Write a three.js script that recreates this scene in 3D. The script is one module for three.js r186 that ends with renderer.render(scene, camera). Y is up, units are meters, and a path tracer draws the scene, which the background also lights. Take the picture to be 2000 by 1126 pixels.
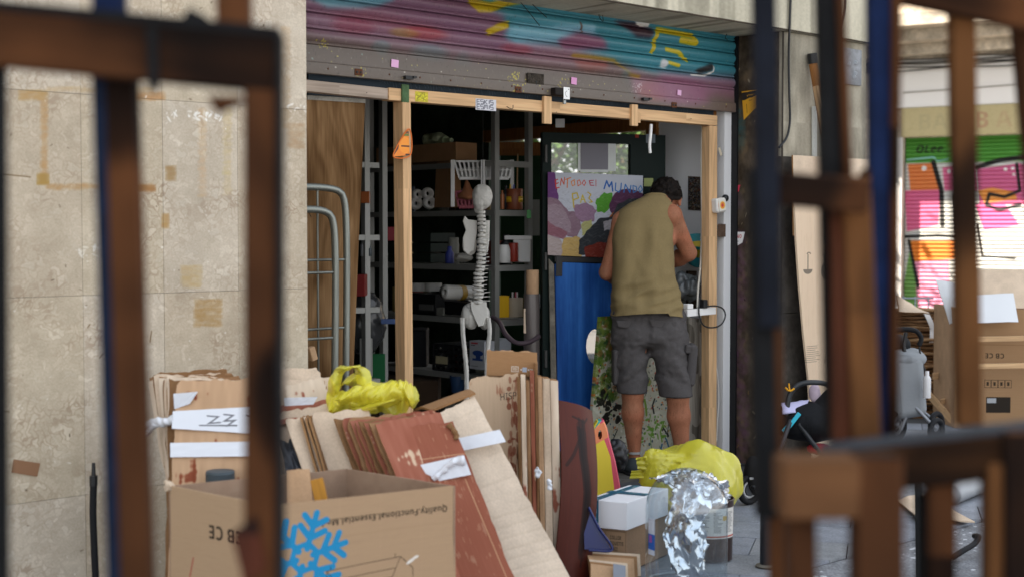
import * as THREE from 'three';
import { mergeGeometries, mergeVertices } from 'three/addons/utils/BufferGeometryUtils.js';
import { RoundedBoxGeometry } from 'three/addons/geometries/RoundedBoxGeometry.js';
import { ImprovedNoise } from 'three/addons/math/ImprovedNoise.js';

// ---------------------------------------------------------------- camera, sky, sun, exposure
const scene = new THREE.Scene();
const FPX = 2700, DEG = Math.PI / 180;
const camera = new THREE.PerspectiveCamera(2 * Math.atan(563 / FPX) / DEG, 2000 / 1126, 0.05, 400);
camera.position.set(0, 1.36, 5.21);
camera.rotation.order = 'YXZ';
camera.rotation.set(-Math.atan(108 / FPX), -42 * DEG, 0);
camera.focus = 7.0;
camera.userData.fStop = 2.3;
camera.updateMatrixWorld(true);

const SUN = new THREE.Vector3(-0.65, 1.0, -0.5).normalize();
{ // a bright, slightly hazy summer sky
  const w = 256, h = 128, d = new Float32Array(w * h * 4), v = new THREE.Vector3();
  for (let j = 0; j < h; j++) for (let i = 0; i < w; i++) {
    const el = ((j + 0.5) / h - 0.5) * Math.PI, az = ((i + 0.5) / w) * 2 * Math.PI - Math.PI;
    v.set(Math.cos(el) * Math.cos(az), Math.sin(el), Math.cos(el) * Math.sin(az));
    const t = Math.pow(Math.max(0, Math.sin(el)), 0.55), g = Math.pow(Math.max(0, v.dot(SUN)), 24) * 0.9;
    const o = (j * w + i) * 4;
    d[o] = 1.0 - 0.36 * t + g; d[o + 1] = 0.98 - 0.25 * t + g * 0.97; d[o + 2] = 0.95 - 0.08 * t + g * 0.9; d[o + 3] = 1;
  }
  const t = new THREE.DataTexture(d, w, h, THREE.RGBAFormat, THREE.FloatType);
  t.mapping = THREE.EquirectangularReflectionMapping; t.magFilter = THREE.LinearFilter; t.minFilter = THREE.LinearFilter;
  t.needsUpdate = true;
  scene.background = t; scene.environment = t;
  scene.backgroundIntensity = 0.36; scene.environmentIntensity = 0.36;
}
const sun = new THREE.DirectionalLight(0xfff0dc, 5.0);
sun.position.copy(SUN).multiplyScalar(40).add(new THREE.Vector3(8, 0, -2));
sun.target.position.set(8, 0, -2);
sun.castShadow = true; sun.shadow.mapSize.set(4096, 4096);
Object.assign(sun.shadow.camera, { left: -30, right: 30, top: 30, bottom: -30, near: 1, far: 90 });
scene.add(sun, sun.target);

const renderer = new THREE.WebGLRenderer({ antialias: true });
renderer.setSize(1024, 576);
renderer.toneMapping = THREE.LinearToneMapping;
renderer.toneMappingExposure = 5.2;
renderer.shadowMap.enabled = true;

// ---------------------------------------------------------------- helpers
const V = (x, y, z) => new THREE.Vector3(x, y, z);
let seed = 20240611;
const rnd = () => { seed = (seed * 1664525 + 1013904223) >>> 0; return seed / 4294967296; };
const rr = (a, b) => a + (b - a) * rnd();
const clamp = (x, a = 0, b = 1) => Math.min(b, Math.max(a, x));
const lerp = (a, b, t) => a + (b - a) * t;
const sstep = (a, b, x) => { const t = clamp((x - a) / (b - a)); return t * t * (3 - 2 * t); };
const perlin = new ImprovedNoise();
const n3 = (x, y, z = 0) => perlin.noise(x, y, z);
const fbm = (x, y, z = 0, o = 4) => { let s = 0, a = 0.5, f = 1; for (let i = 0; i < o; i++) { s += a * n3(x * f + i * 17.3, y * f + i * 5.1, z * f + i * 3.7); a *= 0.5; f *= 2.03; } return s; };
// piecewise-linear lattice noise: flat facets that meet in sharp creases
const hash3 = (i, j, k) => { let h = Math.imul(i, 374761393) + Math.imul(j, 668265263) + Math.imul(k, 2147483647 ^ 0x5bd1e995); h = Math.imul(h ^ (h >>> 13), 1274126177); h ^= h >>> 16; return (h >>> 0) / 2147483648 - 1; };
function facet(x, y, z) { // turned so that the lattice lines up with nothing
  const X = 0.8 * x + 0.48 * y - 0.36 * z, Y = -0.6 * x + 0.64 * y - 0.48 * z, Z = 0.6 * y + 0.8 * z, i = Math.floor(X), j = Math.floor(Y), k = Math.floor(Z), f = [[X - i, 0], [Y - j, 1], [Z - k, 2]].sort((a, b) => b[0] - a[0]), c = [i, j, k];
  let v = hash3(...c), prev = v; let s = v; for (const [t, ax] of f) { c[ax]++; const w = hash3(...c); s += t * (w - prev); prev = w; } return s;
}
// sight lines of the survey photograph: used to work out where things stand
const dirOf = (px, py) => V((px - 1000) / FPX, -(py - 563) / FPX, -1).applyQuaternion(camera.quaternion);
const at = (px, py, d) => dirOf(px, py).multiplyScalar(d).add(camera.position);
const onAxis = (k) => (px, py, c) => { const r = dirOf(px, py); return r.multiplyScalar((c - camera.position[k]) / r[k]).add(camera.position); };
const onZ = onAxis('z'), onX = onAxis('x'), onY = onAxis('y');
const onP = (px, py, p0, n) => { const r = dirOf(px, py); return r.multiplyScalar((p0.dot(n) - camera.position.dot(n)) / r.dot(n)).add(camera.position); };
const ALONG = V(Math.cos(42 * DEG), 0, Math.sin(42 * DEG)), AWAY = V(Math.sin(42 * DEG), 0, -Math.cos(42 * DEG)), UPV = V(0, 1, 0);

// objects
const used = {};
const numbered = (n) => { used[n] = (used[n] ?? -1) + 1; return used[n] ? `${n}_${String(used[n]).padStart(3, '0')}` : n; };
const tag = (o, label, category, group, kind) => { if (label) o.userData.label = label; if (category) o.userData.category = category; if (group) o.userData.group = group; if (kind) o.userData.kind = kind; return o; };
function thing(name, label, category, group, kind) { const g = new THREE.Group(); g.name = numbered(name); scene.add(g); return tag(g, label, category, group, kind); }
function part(parent, name, geo, m, label) {
  if (geo.groups?.length === 2 && !Array.isArray(m)) { if (m.userData.card) m = [m, edgeOf(m)]; else geo.clearGroups(); }
  if (Array.isArray(geo)) geo = merge(geo);
  const o = new THREE.Mesh(geo, m); o.name = name; o.castShadow = o.receiveShadow = true; parent.add(o); if (label) o.userData.label = label; return o;
}
const edges = new Map();
function edgeOf(mt) { if (!edges.has(mt)) { const e = edges.get('kraft') ?? M(0xa07a54, 0.95, { map: T.card, bumpMap: T.flute, bumpScale: 0.003 }); edges.set('kraft', e); edges.set(mt, e); } return edges.get(mt); } // cut edges are raw brown kraft
function single(name, geo, m, label, category, group, kind) { const o = part(scene, numbered(name), geo, m); return tag(o, label, category, group, kind); }
function merge(gs) {
  return mergeGeometries(gs.map((g) => { const q = g.index ? g.toNonIndexed() : g.clone(); for (const k of Object.keys(q.attributes)) if (!['position', 'normal', 'uv'].includes(k)) q.deleteAttribute(k); q.morphAttributes = {}; if (!q.attributes.uv) boxUV(q); return q; }));
}
// uv in metres from the dominant axis of the normal
function boxUV(g, s = 1) {
  const p = g.attributes.position, n = g.attributes.normal, uv = new Float32Array(p.count * 2);
  for (let i = 0; i < p.count; i++) {
    const ax = Math.abs(n.getX(i)), ay = Math.abs(n.getY(i)), az = Math.abs(n.getZ(i));
    let u, v;
    if (ax >= ay && ax >= az) { u = p.getZ(i); v = p.getY(i); } else if (ay >= az) { u = p.getX(i); v = p.getZ(i); } else { u = p.getX(i); v = p.getY(i); }
    uv[2 * i] = u * s; uv[2 * i + 1] = v * s;
  }
  g.setAttribute('uv', new THREE.BufferAttribute(uv, 2)); return g;
}
const box = (w, h, d, x = 0, y = 0, z = 0) => boxUV(new THREE.BoxGeometry(w, h, d)).translate(x, y, z);
const span = (x0, x1, y0, y1, z0, z1) => boxUV(new THREE.BoxGeometry(Math.abs(x1 - x0), Math.abs(y1 - y0), Math.abs(z1 - z0)).translate((x0 + x1) / 2, (y0 + y1) / 2, (z0 + z1) / 2));
const rbox = (w, h, d, r = 0.005, s = 2) => boxUV(new RoundedBoxGeometry(w, h, d, s, r));
function frameTo(A, B, side) { // matrix whose y axis runs A to B
  const y = B.clone().sub(A).normalize(); let x = (side ?? V(1, 0, 0)).clone(); x.addScaledVector(y, -x.dot(y)); if (x.lengthSq() < 1e-6) { x = V(0, 0, 1).addScaledVector(y, -y.z); } x.normalize();
  const z = x.clone().cross(y); return new THREE.Matrix4().makeBasis(x, y, z).setPosition(A.clone().add(B).multiplyScalar(0.5));
}
// a squared timber between two points; its width lies along `side`
function beam(A, B, w, d, side, r = 0.003) { const L = A.distanceTo(B), g = r ? rbox(w, L, d, Math.min(r, w * 0.3, d * 0.3), 1) : box(w, L, d); const o = rnd() * 3; const uv = g.attributes.uv; for (let i = 0; i < uv.count; i++) uv.setXY(i, uv.getX(i) + o, uv.getY(i) + o * 1.7); return g.applyMatrix4(frameTo(A, B, side)); }
function rod(A, B, r, r2 = r, seg = 12) { const L = A.distanceTo(B); return new THREE.CylinderGeometry(r2, r, L, seg).applyMatrix4(frameTo(A, B)); }
const tube = (pts, r, seg = 60, rs = 8, closed = false) => new THREE.TubeGeometry(new THREE.CatmullRomCurve3(pts, closed, 'centripetal'), seg, r, rs, closed);
const lathe = (prof, pos = V(0, 0, 0), seg = 28) => new THREE.LatheGeometry(prof.map(([r, y]) => new THREE.Vector2(r, y)), seg).translate(pos.x, pos.y, pos.z);
const ball = (r, pos, sx = 1, sy = 1, sz = 1, s = 20) => new THREE.SphereGeometry(r, s, Math.round(s * 0.7)).scale(sx, sy, sz).translate(pos.x, pos.y, pos.z);
// a flexible sheet with thickness through four corners (TL, TR, BR, BL); uv in metres (or 0..1); warp(u, v) adds metres along the normal
function sheet([a, b, c0, d], th = 0.005, { nx = 8, ny = 8, warp, unit = false, ragged = 0 } = {}) {
  if (ragged) { nx = Math.max(nx, 16); ny = Math.max(ny, 18); }
  const pos = [], uv = [], idx = [], N = (nx + 1) * (ny + 1);
  const nrm = b.clone().sub(a).cross(d.clone().sub(a)).normalize().negate(); // faces the viewer for corners given clockwise
  const W = (a.distanceTo(b) + d.distanceTo(c0)) / 2, H = (a.distanceTo(d) + b.distanceTo(c0)) / 2, p = V(0, 0, 0), q = V(0, 0, 0);
  for (const s of [0, 1]) for (let j = 0; j <= ny; j++) for (let i = 0; i <= nx; i++) {
    const u = i / nx, v = j / ny;
    p.lerpVectors(a, b, u); q.lerpVectors(d, c0, u); p.lerp(q, v);
    if (ragged && (!i || !j || i === nx || j === ny)) { const k = ragged * (0.6 + 1.5 * facet(p.x * 31, p.y * 31, p.z * 31) + facet(p.x * 90, p.y * 90, p.z * 90)), c = a.clone().add(b).add(q.lerpVectors(d, c0, 0.5).multiplyScalar(2)).multiplyScalar(0.25).sub(p), L = c.length(); const cn = (i === 0 || i === nx) && (j === 0 || j === ny) ? 2.6 : 1; p.addScaledVector(c, Math.max(-0.2 * ragged, k * cn) / L); }
    p.addScaledVector(nrm, (warp ? warp(u, v) : 0) + (s ? -th : 0));
    pos.push(p.x, p.y, p.z); uv.push(unit ? u : u * W, unit ? 1 - v : -v * H);
  }
  const k = (i, j, s) => s * N + j * (nx + 1) + i;
  for (let j = 0; j < ny; j++) for (let i = 0; i < nx; i++) { idx.push(k(i, j, 0), k(i, j + 1, 0), k(i + 1, j, 0), k(i + 1, j, 0), k(i, j + 1, 0), k(i + 1, j + 1, 0)); idx.push(k(i, j, 1), k(i + 1, j, 1), k(i, j + 1, 1), k(i + 1, j, 1), k(i + 1, j + 1, 1), k(i, j + 1, 1)); }
  const g0 = new THREE.BufferGeometry(); g0.setAttribute('position', new THREE.Float32BufferAttribute(pos, 3)); g0.setAttribute('uv', new THREE.Float32BufferAttribute(uv, 2)); g0.setIndex(idx); g0.computeVertexNormals();
  // rim
  const rp = [], ru = [], ri = [], ring = [];
  for (let i = 0; i < nx; i++) ring.push([i, 0]); for (let j = 0; j < ny; j++) ring.push([nx, j]); for (let i = nx; i > 0; i--) ring.push([i, ny]); for (let j = ny; j > 0; j--) ring.push([0, j]);
  const get = (n) => [pos[3 * n], pos[3 * n + 1], pos[3 * n + 2]];
  ring.forEach(([i, j], m) => { const [i2, j2] = ring[(m + 1) % ring.length], o = rp.length / 3; for (const [x, y, s] of [[i, j, 0], [i2, j2, 0], [i2, j2, 1], [i, j, 1]]) { const n = k(x, y, s); rp.push(...get(n)); ru.push(uv[2 * n], uv[2 * n + 1]); } ri.push(o, o + 1, o + 2, o, o + 2, o + 3); });
  const g1 = new THREE.BufferGeometry(); g1.setAttribute('position', new THREE.Float32BufferAttribute(rp, 3)); g1.setAttribute('uv', new THREE.Float32BufferAttribute(ru, 2)); g1.setIndex(ri); g1.computeVertexNormals();
  return mergeGeometries([g0.toNonIndexed(), g1.toNonIndexed()], th >= 0.007);
}
// a flat outline (points of one plane) cut from a board of thickness th; the outline's front lies on the plane, uv in metres or 0..1 over its box
function cut(pts, th, { holes = [], unit = false, bevel = 0 } = {}) {
  const o = pts[0], n = V(0, 0, 0);
  for (let i = 0; i < pts.length; i++) { const p = pts[i].clone().sub(o), q = pts[(i + 1) % pts.length].clone().sub(o); n.add(p.cross(q)); }
  n.normalize(); if (n.dot(camera.position.clone().sub(o)) < 0) n.negate();
  let x = UPV.clone().cross(n); if (x.lengthSq() < 1e-4) x = V(1, 0, 0); x.normalize(); const y = n.clone().cross(x);
  const f = (p) => { const q = p.clone().sub(o); return new THREE.Vector2(q.dot(x), q.dot(y)); };
  const sh = new THREE.Shape(pts.map(f)); for (const h of holes) sh.holes.push(new THREE.Path(h.map(f)));
  const g = new THREE.ExtrudeGeometry(sh, { depth: th, bevelEnabled: bevel > 0, bevelSize: bevel, bevelThickness: bevel, bevelSegments: 1, curveSegments: 6 });
  g.translate(0, 0, -th);
  if (unit) { g.computeBoundingBox(); const b = g.boundingBox, p = g.attributes.position, uv = g.attributes.uv; for (let i = 0; i < p.count; i++) uv.setXY(i, (p.getX(i) - b.min.x) / (b.max.x - b.min.x), (p.getY(i) - b.min.y) / (b.max.y - b.min.y)); }
  return g.applyMatrix4(new THREE.Matrix4().makeBasis(x, y, n).setPosition(o));
}
// surface of a distance field on a grid
function nets(sdf, lo, hi, cell) {
  const nx = Math.ceil((hi.x - lo.x) / cell) + 1, ny = Math.ceil((hi.y - lo.y) / cell) + 1, nz = Math.ceil((hi.z - lo.z) / cell) + 1;
  const f = new Float32Array(nx * ny * nz), id = new Int32Array(nx * ny * nz).fill(-1), pos = [], idx = [], I = (i, j, k) => (k * ny + j) * nx + i;
  for (let k = 0; k < nz; k++) for (let j = 0; j < ny; j++) for (let i = 0; i < nx; i++) f[I(i, j, k)] = sdf(lo.x + i * cell, lo.y + j * cell, lo.z + k * cell);
  const C = [[0, 0, 0], [1, 0, 0], [0, 1, 0], [1, 1, 0], [0, 0, 1], [1, 0, 1], [0, 1, 1], [1, 1, 1]], E = [[0, 1], [2, 3], [4, 5], [6, 7], [0, 2], [1, 3], [4, 6], [5, 7], [0, 4], [1, 5], [2, 6], [3, 7]];
  for (let k = 0; k < nz - 1; k++) for (let j = 0; j < ny - 1; j++) for (let i = 0; i < nx - 1; i++) {
    const v = C.map(([a, b, c]) => f[I(i + a, j + b, k + c)]); let s = 0; for (const q of v) if (q < 0) s++;
    if (s === 0 || s === 8) continue;
    let x = 0, y = 0, z = 0, n = 0;
    for (const [a, b] of E) if ((v[a] < 0) !== (v[b] < 0)) { const t = v[a] / (v[a] - v[b]); x += lerp(C[a][0], C[b][0], t); y += lerp(C[a][1], C[b][1], t); z += lerp(C[a][2], C[b][2], t); n++; }
    id[I(i, j, k)] = pos.length / 3; pos.push(lo.x + (i + x / n) * cell, lo.y + (j + y / n) * cell, lo.z + (k + z / n) * cell);
  }
  const quad = (a, b, c, d, flip) => { if (a < 0 || b < 0 || c < 0 || d < 0) return; flip ? idx.push(a, c, b, a, d, c) : idx.push(a, b, c, a, c, d); };
  for (let k = 1; k < nz - 1; k++) for (let j = 1; j < ny - 1; j++) for (let i = 1; i < nx - 1; i++) {
    const s = f[I(i, j, k)] < 0;
    if (s !== f[I(i + 1, j, k)] < 0) quad(id[I(i, j - 1, k - 1)], id[I(i, j, k - 1)], id[I(i, j, k)], id[I(i, j - 1, k)], !s);
    if (s !== f[I(i, j + 1, k)] < 0) quad(id[I(i - 1, j, k - 1)], id[I(i - 1, j, k)], id[I(i, j, k)], id[I(i, j, k - 1)], !s);
    if (s !== f[I(i, j, k + 1)] < 0) quad(id[I(i - 1, j - 1, k)], id[I(i, j - 1, k)], id[I(i, j, k)], id[I(i - 1, j, k)], !s);
  }
  const g = new THREE.BufferGeometry(); g.setAttribute('position', new THREE.Float32BufferAttribute(pos, 3)); g.setIndex(idx); g.computeVertexNormals(); return boxUV(g);
}
// pushes a surface in and out along its normals
function crumple(g, fn) {
  g = g.clone(); g.deleteAttribute('uv'); g.deleteAttribute('normal'); g = mergeVertices(g, 1e-5); g.computeVertexNormals();
  const p = g.attributes.position, n = g.attributes.normal;
  for (let i = 0; i < p.count; i++) { const x = p.getX(i), y = p.getY(i), z = p.getZ(i), d = fn(x, y, z); p.setXYZ(i, x + n.getX(i) * d, y + n.getY(i) * d, z + n.getZ(i) * d); }
  g.computeVertexNormals(); return boxUV(g);
}

// ---------------------------------------------------------------- textures and materials
function texFrom(w, h, fn, { srgb = true, repeat = true } = {}) {
  const d = new Uint8Array(w * h * 4);
  for (let j = 0; j < h; j++) for (let i = 0; i < w; i++) { const c = fn(i / w, j / h, i, j), o = (j * w + i) * 4; if (typeof c === 'number') d[o] = d[o + 1] = d[o + 2] = clamp(c, 0, 255); else { d[o] = clamp(c[0], 0, 255); d[o + 1] = clamp(c[1], 0, 255); d[o + 2] = clamp(c[2], 0, 255); } d[o + 3] = 255; }
  const t = new THREE.DataTexture(d, w, h); t.magFilter = THREE.LinearFilter; t.minFilter = THREE.LinearMipmapLinearFilter; t.generateMipmaps = true;
  if (srgb) t.colorSpace = THREE.SRGBColorSpace; if (repeat) t.wrapS = t.wrapT = THREE.RepeatWrapping; t.needsUpdate = true; return t;
}
function canvasTex(w, h, draw) { const c = document.createElement('canvas'); c.width = w; c.height = h; const x = c.getContext('2d'); draw(x, w, h); const t = new THREE.CanvasTexture(c); t.colorSpace = THREE.SRGBColorSpace; return t; }
const scaled = (t, u, v = u) => { const q = t.clone(); q.repeat.set(u, v); q.needsUpdate = true; return q; };
// tiling lattice noise
const lat = Array.from({ length: 4096 }, () => rnd());
const tn = (x, y, p) => { const i = Math.floor(x), j = Math.floor(y), f = x - i, g = y - j, u = f * f * (3 - 2 * f), v = g * g * (3 - 2 * g), L = (a, b) => lat[((((a % p) + p) % p) * 131 + (((b % p) + p) % p) * 977) & 4095]; return lerp(lerp(L(i, j), L(i + 1, j), u), lerp(L(i, j + 1), L(i + 1, j + 1), u), v); };
const T = {};
// one tile = 1 m; grain along v
T.wood = texFrom(512, 512, (u, v) => { const w = tn(u * 6, v * 2, 2048) ; const g = tn(u * 90 + 6 * tn(u * 8, v * 3, 8), v * 4, 2048), f = tn(u * 220, v * 10, 2048), k = tn(u * 5, v * 4, 4096); const s = 222 + 38 * (g - 0.5) + 24 * (f - 0.5) + 26 * (k - 0.5) + 10 * w; return [s + 8, s, s - 10]; });
T.card = texFrom(512, 512, (u, v) => { const a = tn(u * 4, v * 4, 4), b = tn(u * 20, v * 20, 20), c = tn(u * 256, v * 200, 256), e = tn(u * 9, v * 128, 128); const s = 236 + 24 * (a - 0.5) + 16 * (b - 0.5) + 16 * (c - 0.5) + 4 * (e - 0.5); return [s + 4, s, s - 4]; });
T.grime = texFrom(512, 512, (u, v) => { const a = tn(u * 3, v * 3, 3), b = tn(u * 11, v * 11, 11), c = tn(u * 40, v * 40, 40), e = tn(u * 170, v * 170, 170); const s = 214 + 60 * (a - 0.5) + 50 * (b - 0.5) + 40 * (c - 0.5) + 30 * (e - 0.5); return [s + 3, s, s - 3]; });
T.bump = texFrom(256, 256, (u, v) => 128 + 120 * (tn(u * 8, v * 8, 8) - 0.5) + 70 * (tn(u * 40, v * 40, 40) - 0.5) + 60 * (tn(u * 128, v * 128, 128) - 0.5), { srgb: false });
T.flute = texFrom(64, 8, (u) => 128 + 110 * Math.sin(u * 2 * Math.PI * 8), { srgb: false });
const M = (color, rough = 0.8, o = {}) => new THREE.MeshPhysicalMaterial({ color, roughness: rough, specularIntensity: rough >= 0.6 ? 0.4 : 1, side: THREE.DoubleSide, ...o });
const m = {
  pine: M(0xdebb92, 0.65, { map: T.wood }), pineDark: M(0x9a6a3c, 0.7, { map: T.wood }), oldWood: M(0x8a6a4c, 0.85, { map: T.wood, bumpMap: T.bump, bumpScale: 0.001 }),
  card: M(0xc2a07e, 0.9, { map: T.card }), cardPale: M(0xdac7b0, 0.9, { map: T.card }), cardDark: M(0xa07c5a, 0.92, { map: T.card }), cardGrey: M(0xa48c78, 0.92, { map: T.card }),
  rust: M(0x8f4a36, 0.8, { map: T.card }), white: M(0xe8e6e2, 0.6), whiteWall: M(0xe4e6e8, 0.75), black: M(0x121214, 0.5), rubber: M(0x1b1b1d, 0.65),
  blackPlastic: M(0x17181a, 0.4), steel: M(0x9aa0a0, 0.35, { metalness: 0.85, bumpMap: T.bump, bumpScale: 0.0004 }), shelfSteel: M(0x8f8f8a, 0.5, { metalness: 0.3 }), concrete: M(0xbab2a2, 0.9, { map: T.grime, bumpMap: T.bump, bumpScale: 0.002 }),
  tapeWhite: M(0xdfe2e8, 0.45, { transmission: 0 }), plaster: M(0xcfccc4, 0.85, { bumpMap: T.bump, bumpScale: 0.003 }), greenDoor: M(0x18302c, 0.5),
};
for (const k of ['card', 'cardPale', 'cardDark', 'cardGrey', 'rust']) m[k].userData.card = true;

// ================================================================ THE PLACE
const WZ = 0.34;                 // street face of the corner building; the shutter hangs at z = 0
// ---- ground, road, pavement
single('ground', span(-70, 70, -0.3, -0.05, -70, 70), M(0x6b6a68, 0.95, { map: T.grime }), 'dusty ground beyond the pavement', null, null, 'structure');
{
  const road = texFrom(1024, 1024, (u, v) => { const a = tn(u * 5, v * 5, 5), b = tn(u * 40, v * 40, 40), c = tn(u * 300, v * 300, 300), f = tn(u * 70 + 3, v * 70, 70), k = tn(u * 14, v * 14, 14); let s = 118 + 20 * (a - 0.5) + 18 * (b - 0.5) + 40 * (c - 0.5); const fl = f > 0.86 && k > 0.42 ? 80 : 0; return [s + fl, s + 2 + fl, s + 6 + fl]; });
  single('road', boxUV(span(-30, 40, -0.06, -0.012, 1.86, 12), 0.5), M(0xffffff, 0.9, { map: road, bumpMap: T.bump, bumpScale: 0.002 }), 'grey asphalt road with pale specks', null, null, 'structure');
  const pav = thing('pavement', 'grey slab pavement in front of the shop', null, null, 'structure');
  part(pav, 'bedding', span(-12, 14, -0.06, -0.016, -12, 1.855), M(0x4b4b4c, 0.95));
  const slabTex = texFrom(512, 512, (u, v) => { const a = tn(u * 3, v * 3, 3), b = tn(u * 16, v * 16, 16), c = tn(u * 180, v * 180, 180); const s = 188 + 34 * (a - 0.5) + 22 * (b - 0.5) + 34 * (c - 0.5); return [s - 2, s, s + 5]; });
  const mats = [0xaeb1b6, 0xb8bbbf, 0xa6a9ae, 0xb2b3b2].map((c) => M(c, 0.85, { map: slabTex, bumpMap: T.bump, bumpScale: 0.0008 }));
  const e1 = ALONG.clone().multiplyScalar(0.965).addScaledVector(AWAY, -0.263), e2 = V(e1.z, 0, -e1.x), o = V(5.2, 0, 1.2), S = 0.4, S2 = 0.34;
  const clipZ = (P, zm) => { const out = []; P.forEach((p, i) => { const q = P[(i + 1) % P.length], a = p.z <= zm, b = q.z <= zm; if (a) out.push(p); if (a !== b) out.push(p.clone().lerp(q, (zm - p.z) / (q.z - p.z))); }); return out; };
  for (let i = -6; i < 9; i++) for (let j = -9; j < 12; j++) {
    const c = o.clone().addScaledVector(e1, i * S + (j & 1) * S * 0.5).addScaledVector(e2, j * S2);
    if (c.x < 3.4 || c.x > 8.6 || c.z > 2.3 || c.z < -1.6 || (c.z < 0.55 && c.x < 6.2)) continue;
    const h = 0.0025, P = clipZ([[0, 0], [1, 0], [1, 1], [0, 1]].map(([a, b]) => c.clone().addScaledVector(e1, a ? S - h : h).addScaledVector(e2, b ? S2 - h : h)), 1.85);
    if (P.length < 3) continue;
    const tx = rr(-0.0012, 0.0012), g = new THREE.ExtrudeGeometry(new THREE.Shape(P.map((p) => new THREE.Vector2(p.x, -p.z))), { depth: 0.012, bevelEnabled: false }).rotateX(-Math.PI / 2).translate(0, -0.014 + tx, 0);
    part(pav, 'paving_slab', g, mats[Math.floor(rnd() * 4)]);
  }
}

// ---- corner building
const bld = thing('corner_building', 'stone-clad corner building with an open workshop on its ground floor', 'building');
const X0 = 3.233, X1 = 6.46, XP = 7.31, SOFFIT = 2.515;
const wallCanvas = (() => {
  const w = 1400, h = 1280, mx = 2.84, my = 2.6;
  const C = {}; const cell = (i, j) => { const k = i * 8191 + j; if (!C[k]) { const r = (s) => { const q = Math.sin(i * 127.1 + j * 311.7 + s * 74.7) * 43758.5453; return q - Math.floor(q); }; C[k] = [r(1), r(2), r(3), r(4)]; } return C[k]; };
  const base = texFromCanvas(w, h, (u, v) => {
    const X = u * mx, Y = (1 - v) * my;
    const wx = X + 0.09 * fbm(X * 7, Y * 7, 3, 4) + 0.022 * n3(X * 38, Y * 38, 1), wy = Y + 0.09 * fbm(X * 7, Y * 7, 9, 4) + 0.022 * n3(X * 38, Y * 38, 5);
    const sc = 33, gx = wx * sc, gy = wy * sc, i0 = Math.floor(gx), j0 = Math.floor(gy); let d1 = 9, d2 = 9, id = null;
    for (let i = -1; i <= 1; i++) for (let j = -1; j <= 1; j++) { const c = cell(i0 + i, j0 + j), dx = i0 + i + c[0] - gx, dy = j0 + j + c[1] - gy, d = dx * dx + dy * dy; if (d < d1) { d2 = d1; d1 = d; id = c; } else if (d < d2) d2 = d; }
    const edge = Math.sqrt(d2) - Math.sqrt(d1), vein = (1 - sstep(0.0, 0.3, edge + 0.2 * n3(X * 45, Y * 45, 2))) * sstep(-0.15, 0.35, fbm(X * 4, Y * 4, 31, 3) + 0.12);
    const big = fbm(X * 2.1, Y * 2.1, 7, 4), mid = fbm(X * 9, Y * 9, 4, 3), fine = n3(X * 150, Y * 150, 0), clay = sstep(0.1, 0.4, fbm(X * 5, Y * 5, 12, 3) + 0.1);
    const t = (id[2] - 0.5) * 13 * sstep(0, 0.4, edge) + big * 16 + mid * 20 + fine * 12;
    let r = 196 + t, g = 183 + t, b = 163 + t;
    const k = vein * (0.3 + 0.5 * clay); r = lerp(r, 158, k); g = lerp(g, 137, k); b = lerp(b, 116, k);
    if (id[3] > 0.8) { const q = sstep(0.1, 0.35, edge); r += 7 * q; g += 8 * q; b += 9 * q; }
    const st = 0.6 * sstep(0.12, 0.42, fbm(X * 5, Y * 2.2, 21, 5)); r = lerp(r, 150, st * 0.3); g = lerp(g, 136, st * 0.3); b = lerp(b, 118, st * 0.3);
    return [r, g, b];
  });
  const x = base.getContext('2d');
  const p = (px, py) => { const q = onZ(px, py, WZ + 0.0); return [(q.x - 0.4) / mx * w, (1 - q.y / my) * h]; };
  const poly = (pts, fill, a = 1) => { x.globalAlpha = a; x.fillStyle = fill; x.beginPath(); pts.forEach((q, i) => x[i ? 'lineTo' : 'moveTo'](...p(...q))); x.closePath(); x.fill(); x.globalAlpha = 1; };
  const ragged = (x0, y0, x1, y1, fill, a, jit = 3) => { for (let k = 0; k < 160; k++) { const a0 = rr(x0, x1), b0 = rr(y0, y1), s = rr(2, 12); poly([[a0 - s, b0 - rr(1, 4)], [a0 + s, b0 - rr(1, 5)], [a0 + s * rr(0.5, 1), b0 + rr(1, 5)], [a0 - s, b0 + rr(1, 4)]].map(([q, r]) => [clamp(q, x0 - jit, x1 + jit), clamp(r, y0 - jit, y1 + jit)]), fill, a * 0.12); } poly([[x0, y0], [x1, y0 + 2], [x1 - 1, y1], [x0 + 2, y1 - 2]], fill, a * 0.3); };
  // old tape glue, a squared outline and two patches
  ragged(38, 176, 92, 195, '#b8935f', 0.8); ragged(90, 170, 300, 180, '#b89a70', 0.6); ragged(80, 195, 92, 345, '#b8935f', 0.85); ragged(74, 340, 94, 360, '#a9854f', 0.8); ragged(90, 359, 302, 370, '#b08a58', 0.8); ragged(262, 180, 322, 196, '#b59062', 0.75); ragged(267, 362, 302, 373, '#a07a4c', 0.8);
  ragged(379, 584, 432, 637, '#a98550', 0.95); ragged(354, 518, 394, 562, '#b89a6c', 0.7); ragged(388, 210, 402, 385, '#c0a271', 0.35); ragged(436, 210, 452, 380, '#c0a271', 0.4); ragged(548, 50, 566, 250, '#b89a66', 0.4); ragged(562, 240, 594, 290, '#a98a66', 0.5); ragged(318, 418, 328, 445, '#b08a58', 0.5); ragged(325, 325, 342, 352, '#9c7c50', 0.6);
  // faded green spray, scraps of white, scratches
  for (let k = 0; k < 500; k++) { const a = rr(0, 6.28), r = 100 * Math.sqrt(rnd()), q = p(80 + r * Math.cos(a), 490 + 0.85 * r * Math.sin(a)); x.globalAlpha = 0.013; x.fillStyle = '#86b09c'; x.beginPath(); x.arc(q[0], q[1], rr(3, 16), 0, 7); x.fill(); }
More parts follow.
